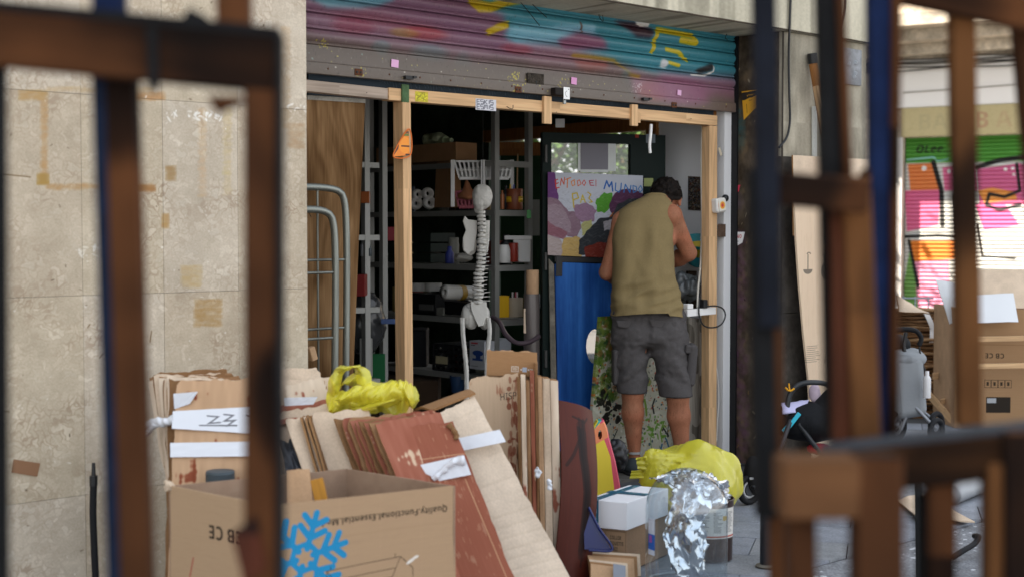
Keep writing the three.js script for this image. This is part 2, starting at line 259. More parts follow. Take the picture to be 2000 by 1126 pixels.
  for (let k = 0; k < 150; k++) { const q = p(rr(0, 600), rr(0, 1126)); x.globalAlpha = rr(0.3, 0.8); x.fillStyle = rnd() < 0.6 ? '#efece6' : '#5a4a38'; x.beginPath(); x.ellipse(q[0], q[1], rr(0.6, 4), rr(0.5, 2.2), rr(0, 3), 0, 7); x.fill(); }
  for (const [cx, cy, n] of [[405, 226, 26], [180, 490, 14], [585, 210, 12], [350, 225, 10]]) for (let k = 0; k < n; k++) { const q = p(cx + rr(-26, 26), cy + rr(-9, 9)); x.globalAlpha = rr(0.3, 0.75); x.fillStyle = '#f2f0ea'; x.beginPath(); x.ellipse(q[0], q[1], rr(1.5, 8), rr(1, 3), rr(0, 3), 0, 7); x.fill(); }
  x.strokeStyle = '#e9e4d8'; for (let k = 0; k < 40; k++) { x.globalAlpha = rr(0.1, 0.4); x.lineWidth = rr(0.5, 1.4); const a = rr(0, 580), b = rr(100, 1100); x.beginPath(); x.moveTo(...p(a, b)); x.lineTo(...p(a + rr(-40, 40), b + rr(-25, 25))); x.stroke(); }
  x.strokeStyle = '#6d5636'; x.globalAlpha = 0.8; for (const c of [[[296, 645], [293, 668]], [[5, 340], [60, 346]], [[176, 632], [170, 640]], [[200, 690], [193, 699]], [[0, 803], [18, 803]]]) { x.lineWidth = 2; x.beginPath(); x.moveTo(...p(...c[0])); x.lineTo(...p(...c[1])); x.stroke(); }
  x.globalAlpha = 1; const t = new THREE.CanvasTexture(base); t.colorSpace = THREE.SRGBColorSpace; t.wrapS = THREE.MirroredRepeatWrapping; t.wrapT = THREE.RepeatWrapping; return t;
})();
function texFromCanvas(w, h, fn) { const c = document.createElement('canvas'); c.width = w; c.height = h; const x = c.getContext('2d'), im = x.createImageData(w, h), d = im.data; for (let j = 0; j < h; j++) for (let i = 0; i < w; i++) { const q = fn(i / w, j / h), o = (j * w + i) * 4; d[o] = clamp(q[0], 0, 255); d[o + 1] = clamp(q[1], 0, 255); d[o + 2] = clamp(q[2], 0, 255); d[o + 3] = 255; } x.putImageData(im, 0, 0); return c; }
const marble = [0xffffff, 0xf6f3ee, 0xfaf8f2].map((c) => M(c, 0.42, { map: wallCanvas, specularIntensity: 0.35 }));
{
  const w = part(bld, 'wall', span(-12, X0 - 0.03, 0, SOFFIT, -0.1, WZ - 0.03), M(0x5d5448, 0.9));
  const wallUV = (g) => { const p = g.attributes.position, uv = g.attributes.uv; for (let i = 0; i < p.count; i++) uv.setXY(i, (p.getX(i) - 0.4 + (WZ - p.getZ(i))) / 2.84, p.getY(i) / 2.6); return g; };
  const ys = [0, 0.386, 1.129, 1.872, SOFFIT - 0.002];
  for (let i = 0; i < 16; i++) for (let j = 0; j < 4; j++) {
    const a = X0 - (i + 1) * 0.33, g = new THREE.BoxGeometry(0.33 - 0.0014, ys[j + 1] - ys[j] - 0.0014, 0.028).translate(a + 0.165, (ys[j] + ys[j + 1]) / 2, WZ - 0.014 + rr(-0.0012, 0.0006));
    part(w, 'stone_slab', wallUV(g), marble[(i * 2 + j * 5) % 3]);
  }
  part(w, 'reveal_slab', wallUV(span(X0 - 0.028, X0, 0, SOFFIT - 0.002, -0.1, WZ - 0.03)), marble[0]);
  // lintel with streaked paint
  const streak = texFrom(1024, 256, (u, v) => { const a = tn(u * 60, v * 1.5, 60), b = tn(u * 12, v * 4, 12), c = tn(u * 200, v * 100, 200), e = tn(u * 160, v * 2, 160), dr = Math.max(0, a - 0.62) * 180; const s = 220 + 26 * (b - 0.5) + 14 * (c - 0.5) + 16 * (e - 0.5) - dr; return [s + 2, s, s - 9]; });
  const lm = M(0xdcd6c6, 0.9, { map: scaled(streak, 0.3, 1), bumpMap: T.bump, bumpScale: 0.001 });
  part(bld, 'lintel', span(-12, 7.33, SOFFIT, 3.3, -0.25, WZ + 0.02), lm);
  part(bld, 'lintel_edge', [tube(Array.from({ length: 40 }, (_, i) => V(3.1 + i * 0.108, SOFFIT + 0.004 + 0.003 * n3(i * 0.9, 2, 1), WZ + 0.021)), 0.005, 120, 5)], M(0x4a4238, 0.95));
  part(bld, 'upper_floors', span(-12, XP, 3.3, 11, -9, WZ), M(0xb9ad98, 0.9, { map: T.grime }));
  // corner pillar
  const ret = canvasTex(256, 1024, (x, w2, h2) => {
    const im = x.createImageData(w2, h2); for (let j = 0; j < h2; j++) for (let i = 0; i < w2; i++) { const X = i / w2 * 0.34, Y = j / h2 * 2.5, a = fbm(X * 7, Y * 5, 2, 5), b = fbm(X * 30, Y * 22, 6, 3), k = sstep(0.12, 0.3, fbm(X * 9 + 4, Y * 7, 9, 4)); const s = 92 + a * 90 + b * 46; const o = (j * w2 + i) * 4; im.data[o] = clamp(lerp(s + 8, 150, k * 0.5)); im.data[o] = clamp(lerp(s + 10, 158, k * 0.55), 0, 255); im.data[o + 1] = clamp(lerp(s, 140, k * 0.55), 0, 255); im.data[o + 2] = clamp(lerp(s - 12, 112, k * 0.55), 0, 255); im.data[o + 3] = 255; } x.putImageData(im, 0, 0);
    const p = (px, py) => { const q = onX(px, py, X1); return [(q.z / WZ) * w2, (1 - q.y / SOFFIT) * h2]; };
    const spray = (px, py, r, c, n, sy = 1.6) => { for (let k = 0; k < n; k++) { const a = rr(0, 6.28), d = r * Math.sqrt(rnd()), q = p(px + d * Math.cos(a), py + sy * d * Math.sin(a)); x.globalAlpha = 0.09; x.fillStyle = c; x.beginPath(); x.ellipse(q[0], q[1], rr(6, 26), rr(2, 9), 0, 0, 7); x.fill(); } };
    spray(1440, 255, 14, '#2f7f98', 120, 3); for (let y = 470; y < 920; y += 40) spray(1444 + rr(-4, 6), y, 14, '#8a5a92', 50, 1.6); spray(1443, 395, 10, '#7a6f92', 30, 1.5);
    x.globalAlpha = 0.9; for (let k = 0; k < 40; k++) { const q = p(rr(1438, 1520), rr(90, 900)); x.fillStyle = ['#cfc5b0', '#d8d2c2', '#3a3128', '#a58a60'][k % 4]; x.beginPath(); x.ellipse(q[0], q[1], rr(2, 9), rr(1, 5), rr(0, 3), 0, 7); x.fill(); } x.globalAlpha = 1;
  });
  const pil = part(bld, 'pillar', span(X1 + 0.02, XP - 0.02, 0, SOFFIT, -0.5, WZ - 0.02), M(0x6b6257, 0.9, { map: T.grime }));
  const g = new THREE.PlaneGeometry(WZ + 0.1, SOFFIT - 0.002); g.rotateY(-Math.PI / 2); // faces -x, u along +z
  const rb = new THREE.BoxGeometry(0.018, SOFFIT - 0.004, WZ).translate(X1 + 0.011, SOFFIT / 2, WZ / 2); { const p = rb.attributes.position, uv = rb.attributes.uv; for (let i = 0; i < p.count; i++) uv.setXY(i, p.getZ(i) / WZ, p.getY(i) / SOFFIT); }
  part(pil, 'side_slab', rb, M(0xb8b0a6, 0.75, { map: ret, bumpMap: T.bump, bumpScale: 0.003 }));
  const paint = texFrom(512, 512, (u, v) => { const a = tn(u * 4, v * 3, 4), b = tn(u * 14, v * 10, 16), c = tn(u * 120, v * 120, 120), e = tn(u * 50, v * 6, 50); const s = 196 + 60 * (a - 0.5) + 36 * (b - 0.5) + 16 * (c - 0.5) + 20 * (e - 0.5); return [s + 2, s, s - 8]; });
  const up = M(0xbdb6a8, 0.85, { map: paint }), low = M(0x55504a, 0.8, { map: T.grime, bumpMap: T.bump, bumpScale: 0.003 });
  part(pil, 'front_slab', span(X1, 6.78, 1.8, SOFFIT - 0.004, WZ - 0.019, WZ), up); part(pil, 'front_slab', span(6.784, XP, 1.8, SOFFIT - 0.004, WZ - 0.019, WZ - 0.003), up);
  part(pil, 'front_slab', span(X1, 6.86, 0.9, 1.796, WZ - 0.019, WZ - 0.001), low); part(pil, 'front_slab', span(6.864, XP, 0.9, 1.796, WZ - 0.019, WZ - 0.002), low);
  part(pil, 'front_slab', span(X1, 6.86, 0, 0.896, WZ - 0.019, WZ - 0.002), low); part(pil, 'front_slab', span(6.864, XP, 0, 0.896, WZ - 0.019, WZ - 0.001), low);
  part(pil, 'corner_bead', span(X1 + 0.002, X1 + 0.01, 0, SOFFIT - 0.01, WZ + 0.0005, WZ + 0.004), M(0x3b352e, 0.8));
  // workshop interior
  const dark = M(0x4c574c, 0.9, { map: T.grime }), ceilGrey = M(0x66645e, 0.95, { map: T.grime });  // mottled grey-green for the walls, mottled warm grey for the ceiling
  part(bld, 'workshop_floor', span(0.5, 6.75, -0.06, 0, -5.2, WZ - 0.35), M(0x5a5854, 0.9, { map: T.grime }));
  part(bld, 'workshop_ceiling', span(0.5, 6.75, 2.56, 2.7, -5.2, -0.26), ceilGrey);
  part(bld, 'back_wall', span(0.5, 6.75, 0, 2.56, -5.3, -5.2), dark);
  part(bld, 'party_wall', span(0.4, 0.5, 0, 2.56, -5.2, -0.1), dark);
  // side wall towards the cross street, with two openings
  const sx0 = 6.45, sx1 = 6.75, ww = m.whiteWall;
  part(bld, 'white_side_wall', span(sx0, sx1, 0, 2.56, -0.56, -0.502), ww); part(bld, 'white_side_wall', span(sx0 - 0.03, sx0 - 0.001, 0, 2.5, -0.56, -0.14), ww);
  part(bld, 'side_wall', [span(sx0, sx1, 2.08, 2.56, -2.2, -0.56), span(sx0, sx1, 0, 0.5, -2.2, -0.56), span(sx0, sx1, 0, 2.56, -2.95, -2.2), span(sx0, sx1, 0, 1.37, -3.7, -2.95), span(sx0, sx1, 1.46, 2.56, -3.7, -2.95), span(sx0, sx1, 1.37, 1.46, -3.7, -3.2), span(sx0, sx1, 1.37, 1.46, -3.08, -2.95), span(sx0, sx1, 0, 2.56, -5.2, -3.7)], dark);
  part(bld, 'white_jamb', span(6.385, X1 - 0.0125, 0, 2.5, -0.14, -0.013), M(0xe4e4e4, 0.7));
  part(bld, 'shutter_guide', span(X1 - 0.011, X1 + 0.0, 0, SOFFIT, -0.02, 0.03), M(0x1a1a1c, 0.5, { metalness: 0.4 }));
  // timber lining of the side opening
  part(bld, 'side_opening_post', span(sx0 - 0.06, sx0 - 0.031, 0, 2.08, -0.64, -0.56), m.pineDark); part(bld, 'side_opening_header', span(sx0 - 0.06, sx0 - 0.002, 2.0, 2.08, -2.2, -0.645), m.pineDark);
}

// ---- roller shutter
{
  const U0 = 3.1, UW = 3.36, V0 = 2.06, VH = 0.96;
  const tex = canvasTex(2048, 586, (x, w, h) => {
    const p = (px, py) => { const q = onZ(px, py, 0.01); return [(q.x - U0) / UW * w, (1 - (q.y - V0) / VH) * h]; };
    x.fillStyle = '#72645e'; x.fillRect(0, 0, w, h);
    const soft = (px, py, r, c, a = 0.6, sx = 1, sy = 1) => { const [cx, cy] = p(px, py); x.save(); x.translate(cx, cy); x.scale(sx, sy); const g = x.createRadialGradient(0, 0, 0, 0, 0, r); g.addColorStop(0, c); g.addColorStop(0.55, c); g.addColorStop(1, c + '00'); x.globalAlpha = a; x.fillStyle = g; x.beginPath(); x.arc(0, 0, r, 0, 7); x.fill(); x.restore(); x.globalAlpha = 1; };
    const poly = (pts, c, blur = 0, a = 1) => { x.save(); x.globalAlpha = a; x.fillStyle = c; if (blur) x.filter = `blur(${blur * 1.8}px)`; x.beginPath(); pts.forEach((q, i) => x[i ? 'lineTo' : 'moveTo'](...p(...q))); x.closePath(); x.fill(); x.restore(); };
    const line = (pts, c, lw, blur = 0, a = 1) => { x.save(); x.globalAlpha = a; x.strokeStyle = c; x.lineWidth = lw; x.lineCap = 'round'; x.lineJoin = 'round'; if (blur) x.filter = `blur(${blur}px)`; x.beginPath(); pts.forEach((q, i) => x[i ? 'lineTo' : 'moveTo'](...p(...q))); x.stroke(); x.restore(); };
    // purple band on the left, blue field on the right
    poly([[560, -80], [1080, -120], [1080, 100], [1000, 120], [850, 95], [600, 70]], '#86607c', 10); poly([[600, 20], [800, 50], [960, 100], [960, 130], [800, 110], [600, 62]], '#9a7890', 10, 0.85);
    poly([[560, -90], [770, -90], [770, 0], [740, 12], [700, 18], [640, 16], [600, -4]], '#6fa8c0', 3); poly([[610, 22], [720, 18], [860, 55], [900, 75], [820, 70], [700, 46]], '#94586c', 8, 0.8);
    poly([[930, -60], [1500, -60], [1470, 175], [1380, 170], [1260, 140], [1200, 120], [1130, 100], [1000, 78], [985, 30], [940, 8]], '#3f8ea2', 6); poly([[1000, 45], [1130, 52], [1170, 60], [1120, 85], [1010, 88], [985, 70]], '#7cb9d2', 6); poly([[1080, 50], [1160, 48], [1165, 64], [1100, 66]], '#86bcd6', 3);
    poly([[1010, 90], [1100, 88], [1200, 130], [1280, 150], [1380, 170], [1380, 200], [1200, 180], [1040, 130]], '#9a7086', 10, 0.9); poly([[1090, 78], [1130, 62], [1175, 72], [1192, 96], [1100, 98]], '#8c5676', 4); poly([[1120, 118], [1190, 120], [1182, 138], [1150, 142], [1128, 132]], '#b05c5c', 4); poly([[1280, 140], [1440, 150], [1440, 190], [1300, 172]], '#96687e', 8, 0.9);
    // yellow strokes
    poly([[914, -4], [960, 4], [1010, -10], [1032, 4], [990, 12], [958, 24], [934, 24], [920, 12]], '#d0b416', 1.5); poly([[950, 58], [972, 46], [996, 40], [992, 54], [968, 64], [954, 70], [952, 62]], '#cfb21a', 1.5);
    line([[1286, 58], [1320, 64], [1352, 70], [1360, 84], [1330, 78]], '#d8c318', 20, 1.5); line([[1284, 62], [1278, 84], [1274, 100]], '#d4bf18', 18, 1.5); line([[1300, 96], [1325, 102], [1342, 118]], '#d6c21c', 14, 1.5); line([[1306, 122], [1326, 128]], '#d6c21c', 12, 1.5); line([[1120, 108], [1160, 112], [1200, 118], [1232, 146], [1250, 150]], '#c39a22', 10, 3, 0.8);
    // dark and white accents
    poly([[1200, 40], [1250, 44], [1278, 58], [1272, 74], [1246, 72], [1226, 58]], '#3c2030', 3); poly([[1240, 42], [1268, 44], [1270, 52], [1250, 52]], '#f0f0f0', 1); line([[1392, 128], [1394, 140], [1376, 148], [1350, 146]], '#e8e8e8', 7, 0.8); poly([[1360, 136], [1394, 122], [1390, 138], [1366, 144]], '#2c2c30', 2); soft(1297, 124, 26, '#e8e6ec', 0.9, 1, 0.8); line([[1132, 44], [1136, 54], [1138, 64]], '#5b3424', 6, 2);
    poly([[1216, 138], [1228, 138], [1230, 196], [1218, 196]], '#5e9fb2', 4, 0.8); soft(745, 92, 40, '#5f97a5', 0.5, 1, 0.6); soft(840, 105, 70, '#5c9aa8', 0.45, 1.2, 0.5); soft(905, 135, 60, '#5f97a4', 0.4, 0.7, 1); soft(748, 116, 36, '#5f97a5', 0.4, 0.7, 1); soft(830, 64, 60, '#b8434a', 0.55, 1.6, 0.4); soft(790, 64, 40, '#b29030', 0.45, 1.6, 0.4); soft(690, 50, 60, '#9a3f58', 0.5, 1.5, 0.5); soft(1010, 95, 50, '#b0394a', 0.45, 1.6, 0.4); soft(1275, 178, 70, '#a3554c', 0.4, 1.4, 0.6);
    // bare grey-brown zone low down, with over-spray
    const bare = (y0, y1, c, a, b) => poly([[590, y0], [1000, y0 + 50], [1230, y1], [1240, y1 + 70], [590, y0 + 100]], c, b, a); bare(66, 132, '#6a5f57', 0.6, 14); bare(84, 146, '#6a6058', 0.95, 10); bare(92, 154, '#71675f', 0.7, 6);
    soft(1330, 178, 120, '#93597b', 0.6, 1.6, 0.5);
    for (let k = 0; k < 2600; k++) { const a = rr(600, 1440), b = rr(-20, 215), [cx, cy] = p(a, b); x.globalAlpha = rr(0.04, 0.2); x.fillStyle = rnd() < 0.5 ? '#1e1a18' : '#c9c0b4'; x.beginPath(); x.ellipse(cx, cy, rr(0.5, 3), rr(0.5, 5), 0, 0, 7); x.fill(); }
    for (let k = 0; k < 80; k++) { const a = rr(600, 1420), b = 96 + (a - 600) * 0.079 + rr(0, 55), [cx, cy] = p(a, b); x.globalAlpha = rr(0.3, 0.8); x.fillStyle = ['#d8cf6a', '#e6e2d8', '#d8cf6a', '#8fa8a0'][k % 4]; x.beginPath(); x.ellipse(cx, cy, rr(0.8, 3.5), rr(0.8, 3), 0, 0, 7); x.fill(); }
    for (const [a, b, n] of [[1004, 150, 26], [1012, 172, 20], [630, 85, 14], [700, 140, 10], [1102, 162, 10], [1245, 172, 26]]) for (let k = 0; k < n; k++) { const [cx, cy] = p(a + rr(-12, 12), b + rr(-9, 9)); x.globalAlpha = 0.7; x.fillStyle = a > 1200 ? '#c9b7c0' : '#c8bd4a'; x.beginPath(); x.ellipse(cx, cy, rr(1, 5), rr(1, 3), rr(0, 3), 0, 7); x.fill(); }
    x.globalAlpha = 1;
  });
  const mt = M(0xe8e4de, 0.4, { map: tex, metalness: 0.0, bumpMap: scaled(T.bump, 6), bumpScale: 0.0006 });
  const sh = thing('roller_shutter', 'half-raised roller shutter sprayed with purple, blue and yellow graffiti', 'shutter');
  const strip = (prof, x0 = X0 - 0.1, x1 = X1 - 0.012, nx = 24) => { // profile of [y, z] swept along x
    const pos = [], uv = [], idx = [], n = prof.length; for (let i = 0; i <= nx; i++) for (const [y, z] of prof) { const X = lerp(x0, x1, i / nx), w = 0.0012 * n3(X * 3, y * 5, 1); pos.push(X, y, z + w); uv.push((X - U0) / UW, (y - V0) / VH); }
    for (let i = 0; i < nx; i++) for (let j = 0; j < n - 1; j++) { const a = i * n + j; idx.push(a, a + n, a + 1, a + 1, a + n, a + n + 1); }
    const g = new THREE.BufferGeometry(); g.setAttribute('position', new THREE.Float32BufferAttribute(pos, 3)); g.setAttribute('uv', new THREE.Float32BufferAttribute(uv, 2)); g.setIndex(idx); g.computeVertexNormals(); return g;
  };
  const P = 0.0715;
  for (let k = 0; k < 12; k++) { const y = 2.2 + k * P, pr = []; pr.push([y - 0.004, -0.012], [y + 0.001, -0.010], [y + 0.002, 0.004], [y + 0.006, 0.008], [y + 0.011, 0.0065], [y + 0.0135, -0.001], [y + 0.0165, -0.001]); for (let i = 0; i <= 8; i++) { const t = i / 8; pr.push([y + 0.018 + t * 0.05, 0.001 + 0.0155 * Math.sin(Math.PI * clamp(0.06 + t * 0.88))]); } pr.push([y + P - 0.002, -0.006]); part(sh, 'slat', strip(pr), mt); }
  const bar = part(sh, 'bottom_bar', [strip([[2.2, -0.006], [2.199, 0.006], [2.125, 0.008], [2.122, 0.012]]), strip([[2.126, 0.006], [2.124, 0.016], [2.118, 0.02], [2.072, 0.02], [2.07, 0.016], [2.07, -0.01]])], mt);
  const zf = 0.021, q = (px, py) => onZ(px, py, zf);
  const rust = M(0x6e4630, 0.8, { map: T.grime });
  for (const [px, py] of [[700, 141], [1012, 175], [1317, 205]]) { const c = q(px, py); const r = part(bar, 'rusty_plate', box(0.042, 0.03, 0.004, c.x, c.y, zf + 0.001), rust); for (const s of [-1, 1]) part(r, 'bolt', rod(V(c.x + s * 0.01, c.y, zf + 0.002), V(c.x + s * 0.01, c.y, zf + 0.006), 0.006, 0.005, 8), m.black); }
  for (const [px, py] of [[795, 152], [1258, 194]]) { const c = q(px, py); part(bar, 'latch', [box(0.045, 0.016, 0.02, c.x, c.y, zf + 0.01), box(0.02, 0.01, 0.03, c.x + 0.03, c.y + 0.004, zf + 0.01)], m.black); }
  for (let k = 0; k < 14; k++) { const c = q(640 + k * 60, 0), y = 2.097; part(bar, 'rivet', ball(0.0045, V(c.x, y, zf), 1, 1, 0.6, 8), rust); }
  { const c = onZ(1045, 155, 0.012); const pl = part(bar, 'lock_plate', boxUV(new RoundedBoxGeometry(0.115, 0.06, 0.008, 2, 0.003), 14).translate(c.x, c.y, 0.015), M(0x5b544c, 0.7, { map: T.grime, bumpMap: T.bump, bumpScale: 0.01, metalness: 0.3 })); part(pl, 'keyhole', [rod(V(c.x + 0.002, c.y - 0.012, 0.018), V(c.x + 0.002, c.y - 0.012, 0.0205), 0.005), box(0.004, 0.016, 0.002, c.x + 0.002, c.y - 0.02, 0.0197)], m.black); }
  for (const [px, py, w, h, c] of [[771, 124, 0.042, 0.036, 0xe8b4da], [1121, 158, 0.04, 0.036, 0xe0a0cc], [1327, 181, 0.032, 0.03, 0xe2b2d4]]) { const p = onZ(px, py, 0.0115); part(bar, 'sticker', new THREE.BoxGeometry(w, h, 0.001).rotateZ(-0.06).translate(p.x, p.y, 0.0125), M(c, 0.6)); }
  { const c = onZ(1087, 180, zf); const l = part(bar, 'bolt_housing', rbox(0.085, 0.04, 0.04, 0.006).translate(c.x, c.y, zf + 0.018), M(0x26221f, 0.6, { metalness: 0.3 })); const d = onZ(1107, 182, zf + 0.04), st = canvasTex(96, 128, (x) => { x.fillStyle = '#f4f4f2'; x.fillRect(0, 0, 96, 128); x.strokeStyle = '#555'; x.lineWidth = 5; x.beginPath(); x.arc(58, 70, 30, 1.6, 4.5); x.stroke(); x.fillStyle = '#333'; x.beginPath(); x.arc(78, 22, 6, 0, 7); x.fill(); });
    part(l, 'paper_tag', new THREE.BoxGeometry(0.044, 0.062, 0.001).translate(d.x, d.y, zf + 0.0395), M(0xffffff, 0.6, { map: st })); const e = onZ(1097, 200, 0.0); part(l, 'padlock', [rbox(0.018, 0.02, 0.012, 0.003).translate(e.x, e.y, 0.02), new THREE.TorusGeometry(0.008, 0.0025, 6, 14).translate(e.x, e.y + 0.013, 0.02)], m.steel); }
  // loose wires hanging from the lintel over the shutter
  const wire = M(0x2a2622, 0.6);
  for (const pts of [[[1015, 2], [1030, 20], [1054, 50]], [[1036, 4], [1050, 18], [1068, 34]], [[1174, 20], [1170, 30], [1178, 42], [1176, 22]], [[1420, 66], [1417, 74], [1422, 78]]]) part(sh, 'loose_wire', tube(pts.map(([a, b], i) => onZ(a, b, 0.05 - i * 0.004)), 0.0022, 20, 5), wire);
}

// ================================================================ ACROSS THE CROSS STREET
{
  const P0 = at(1880, 455, 23); P0.y = 0;
  const ex = ALONG.clone().multiplyScalar(0.871).addScaledVector(AWAY, -0.49).normalize(), nn = V(-ex.z, 0, ex.x); if (nn.dot(AWAY) > 0) nn.negate();
  const far = thing('facing_building', 'pale shop building with a sunlit graffiti shutter beyond the crossing', 'building'); far.userData.placed = true;
  far.applyMatrix4(new THREE.Matrix4().makeBasis(ex, UPV, ex.clone().cross(UPV)).setPosition(P0));
  const out = Math.sign(ex.clone().cross(UPV).dot(nn)); // +1 when local +z faces the street
  const L = (px, py) => { const q = onP(px, py, P0, nn).sub(P0); return [q.dot(ex), q.y]; };
  const [sx0, top] = L(1764, 267), [, yb1] = L(1880, 207), [, yb0] = L(1880, 265), [, yw1] = L(1880, 112), sx1 = sx0 + 4.2, z = (a) => a * out;
  const sp = (x0, x1, y0, y1, a, b) => span(x0, x1, y0, y1, z(a), z(b));
  const wall = M(0xe2d8c8, 0.9, { map: T.grime }), cream = M(0xe8dfcf, 0.9, { map: scaled(T.grime, 0.3) }), whiteB = M(0xf0eeec, 0.85);
  part(far, 'wall', [sp(sx0 - 2.2, sx0, 0, 9, -0.4, 0), sp(sx1, sx1 + 5, 0, 9, -0.4, 0), sp(sx0, sx1, yb0, 9, -0.4, -0.001)], wall);
  part(far, 'white_band', sp(sx0 - 0.15, sx1 + 4, yb1 + 0.01, yw1, 0.001, 0.04), whiteB);
  const signT = canvasTex(1024, 128, (x) => { x.fillStyle = '#cfc6a4'; x.fillRect(0, 0, 1024, 128); for (let k = 0; k < 4000; k++) { x.globalAlpha = 0.12; x.fillStyle = rnd() < 0.5 ? '#8d8468' : '#d8d0b4'; x.fillRect(rr(0, 1024), rr(0, 128), rr(1, 8), rr(1, 6)); } x.globalAlpha = 0.13; x.font = 'bold 96px sans-serif'; x.fillStyle = '#8a8a80'; x.fillText('BA', 60, 98); x.globalAlpha = 0.32; x.fillStyle = '#a85a5a'; x.fillText('B', 285, 98); x.globalAlpha = 0.13; x.fillText('A', 370, 98); x.globalAlpha = 1; for (let k = 0; k < 260; k++) { x.globalAlpha = 0.7; x.fillStyle = '#cfc6a4'; x.fillRect(rr(40, 460), rr(10, 118), rr(2, 14), rr(1, 4)); } });
  const sg = sp(sx0 - 0.02, sx1, yb0 + 0.01, yb1, 0.001, 0.06); { const p = sg.attributes.position, uv = sg.attributes.uv; for (let i = 0; i < p.count; i++) uv.setXY(i, (p.getX(i) - sx0) / 4.2, (p.getY(i) - yb0) / (yb1 - yb0)); }
  part(far, 'sign_band', sg, M(0xe8e2d2, 0.85, { map: signT }));
  // cornice
  const cy = (py) => L(1880, py)[1];
  part(far, 'cornice', [sp(sx0 - 2.2, sx1 + 4, cy(104), cy(84), 0.041, 0.3), sp(sx0 - 2.3, sx1 + 4, cy(83.5), cy(62), 0.041, 0.7), sp(sx0 - 2.4, sx1 + 4, cy(61.5), cy(38), 0.041, 1.15)], cream);
  part(far, 'trim', sp(sx0 - 0.16, sx0 - 0.002, 0, yb0, 0.001, 0.05), whiteB);
  for (let k = 0; k < 5; k++) part(far, 'cable', tube(Array.from({ length: 14 }, (_, i) => V(sx0 - 1 + i * 0.45, cy(112 + k * 5) + 0.04 * n3(i * 0.7, k * 3.1, 1), z(0.07 + 0.01 * k))), 0.012, 50, 5), m.black);
  part(far, 'cable', tube([V(sx0, cy(176), z(0.06)), V(sx0 + 1.5, cy(172), z(0.06)), V(sx1, cy(160), z(0.06))], 0.008, 20, 5), M(0x8a8680, 0.8));
  // shutter of ribbed slats, graffiti lettering
  const H = top, gt = canvasTex(1400, 1000, (x, w, h) => {
    const p = (px, py) => { const [a, b] = L(px, py); return [(a - sx0) / 4.2 * w, (1 - b / H) * h]; };
    const poly = (pts, c) => { x.fillStyle = c; x.beginPath(); pts.forEach((q, i) => x[i ? 'lineTo' : 'moveTo'](...p(...q))); x.closePath(); x.fill(); };
    const line = (pts, c, lw) => { x.strokeStyle = c; x.lineWidth = lw; x.lineJoin = x.lineCap = 'round'; x.beginPath(); pts.forEach((q, i) => x[i ? 'lineTo' : 'moveTo'](...p(...q))); x.stroke(); };
    x.fillStyle = '#d9dad6'; x.fillRect(0, 0, w, h);
    poly([[1740, 255], [2300, 240], [2300, 305], [1900, 316], [1760, 318]], '#4f9a35');
    poly([[1770, 320], [1820, 318], [1832, 370], [1775, 372]], '#ec8a48'); poly([[1764, 372], [1834, 370], [1830, 440], [1768, 452]], '#e8709e'); poly([[1838, 326], [1900, 320], [1905, 372], [1842, 372]], '#e2709c'); poly([[1904, 330], [1990, 318], [2040, 330], [2040, 400], [1910, 400]], '#dc6a9a'); poly([[1770, 470], [1868, 470], [1868, 505], [1776, 512]], '#f08a2a'); poly([[1900, 400], [1960, 396], [1990, 440], [1920, 450]], '#ef6aa6'); poly([[1906, 372], [1935, 366], [1980, 374], [1985, 390], [1920, 396]], '#f0a04a'); poly([[1780, 512], [1850, 506], [1856, 600], [1790, 600]], '#f29aba');
    poly([[1762, 560], [1776, 470], [1786, 560], [1790, 610], [1766, 610]], '#7cb05a');
    line([[1768, 312], [1820, 306], [1828, 314], [1850, 310]], '#9fd8d8', 8); line([[1820, 316], [1836, 372], [1838, 440]], '#141414', 26); line([[1764, 462], [1830, 460], [1868, 462]], '#161616', 20); line([[1905, 326], [1950, 312], [2000, 306], [2060, 312]], '#161616', 26); line([[1984, 320], [1990, 372], [1960, 384], [1930, 378], [1924, 400], [1950, 410], [1990, 400]], '#161616', 18); line([[1772, 470], [1790, 560]], '#181818', 18); line([[1905, 440], [1916, 500], [1980, 505]], '#1c1c1c', 14); line([[1862, 380], [1866, 450]], '#181818', 14);
    x.fillStyle = '#ffffff'; for (const [a, b, r] of [[1802, 328, 14], [1852, 334, 12], [1962, 330, 10], [1976, 328, 9], [1978, 340, 8]]) { x.beginPath(); x.arc(...p(a, b), r, 0, 7); x.fill(); }
    x.fillStyle = '#101010'; x.font = 'italic bold 62px sans-serif'; x.fillText('OLee...', ...p(1784, 298));
  });
  const sm = M(0xe2e2e2, 0.55, { map: gt, metalness: 0.1 }), sh = part(far, 'shutter', sp(sx0, sx1, 0, H, -0.35, -0.2), M(0x2a2a2a, 0.8));
  const N = 44, P = H / N, pr = [[0, -0.03], [0.12, -0.012], [0.35, 0], [0.65, 0], [0.88, -0.012], [1, -0.03]];
  for (let k = 0; k < N; k++) { const pos = [], uv = [], idx = []; for (const X of [sx0 + 0.02, sx1 - 0.02]) for (const [t, d] of pr) { const y = (k + t) * P; pos.push(X, y, z(-0.13 + d)); uv.push((X - sx0) / 4.2, y / H); } const n = pr.length; for (let j = 0; j < n - 1; j++) idx.push(j, j + n, j + 1, j + 1, j + n, j + n + 1); const g = new THREE.BufferGeometry(); g.setAttribute('position', new THREE.Float32BufferAttribute(pos, 3)); g.setAttribute('uv', new THREE.Float32BufferAttribute(uv, 2)); g.setIndex(idx); g.computeVertexNormals(); part(sh, 'slat', g, sm); }
  for (const [px, w, h2] of [[1800, 1.0, 1.7], [1960, 1.0, 1.7]]) { const [a] = L(px, 0); part(far, 'window', sp(a - w / 2, a + w / 2, 5.6, 5.6 + h2, 0.001, 0.03), M(0x23282c, 0.2)); }
}
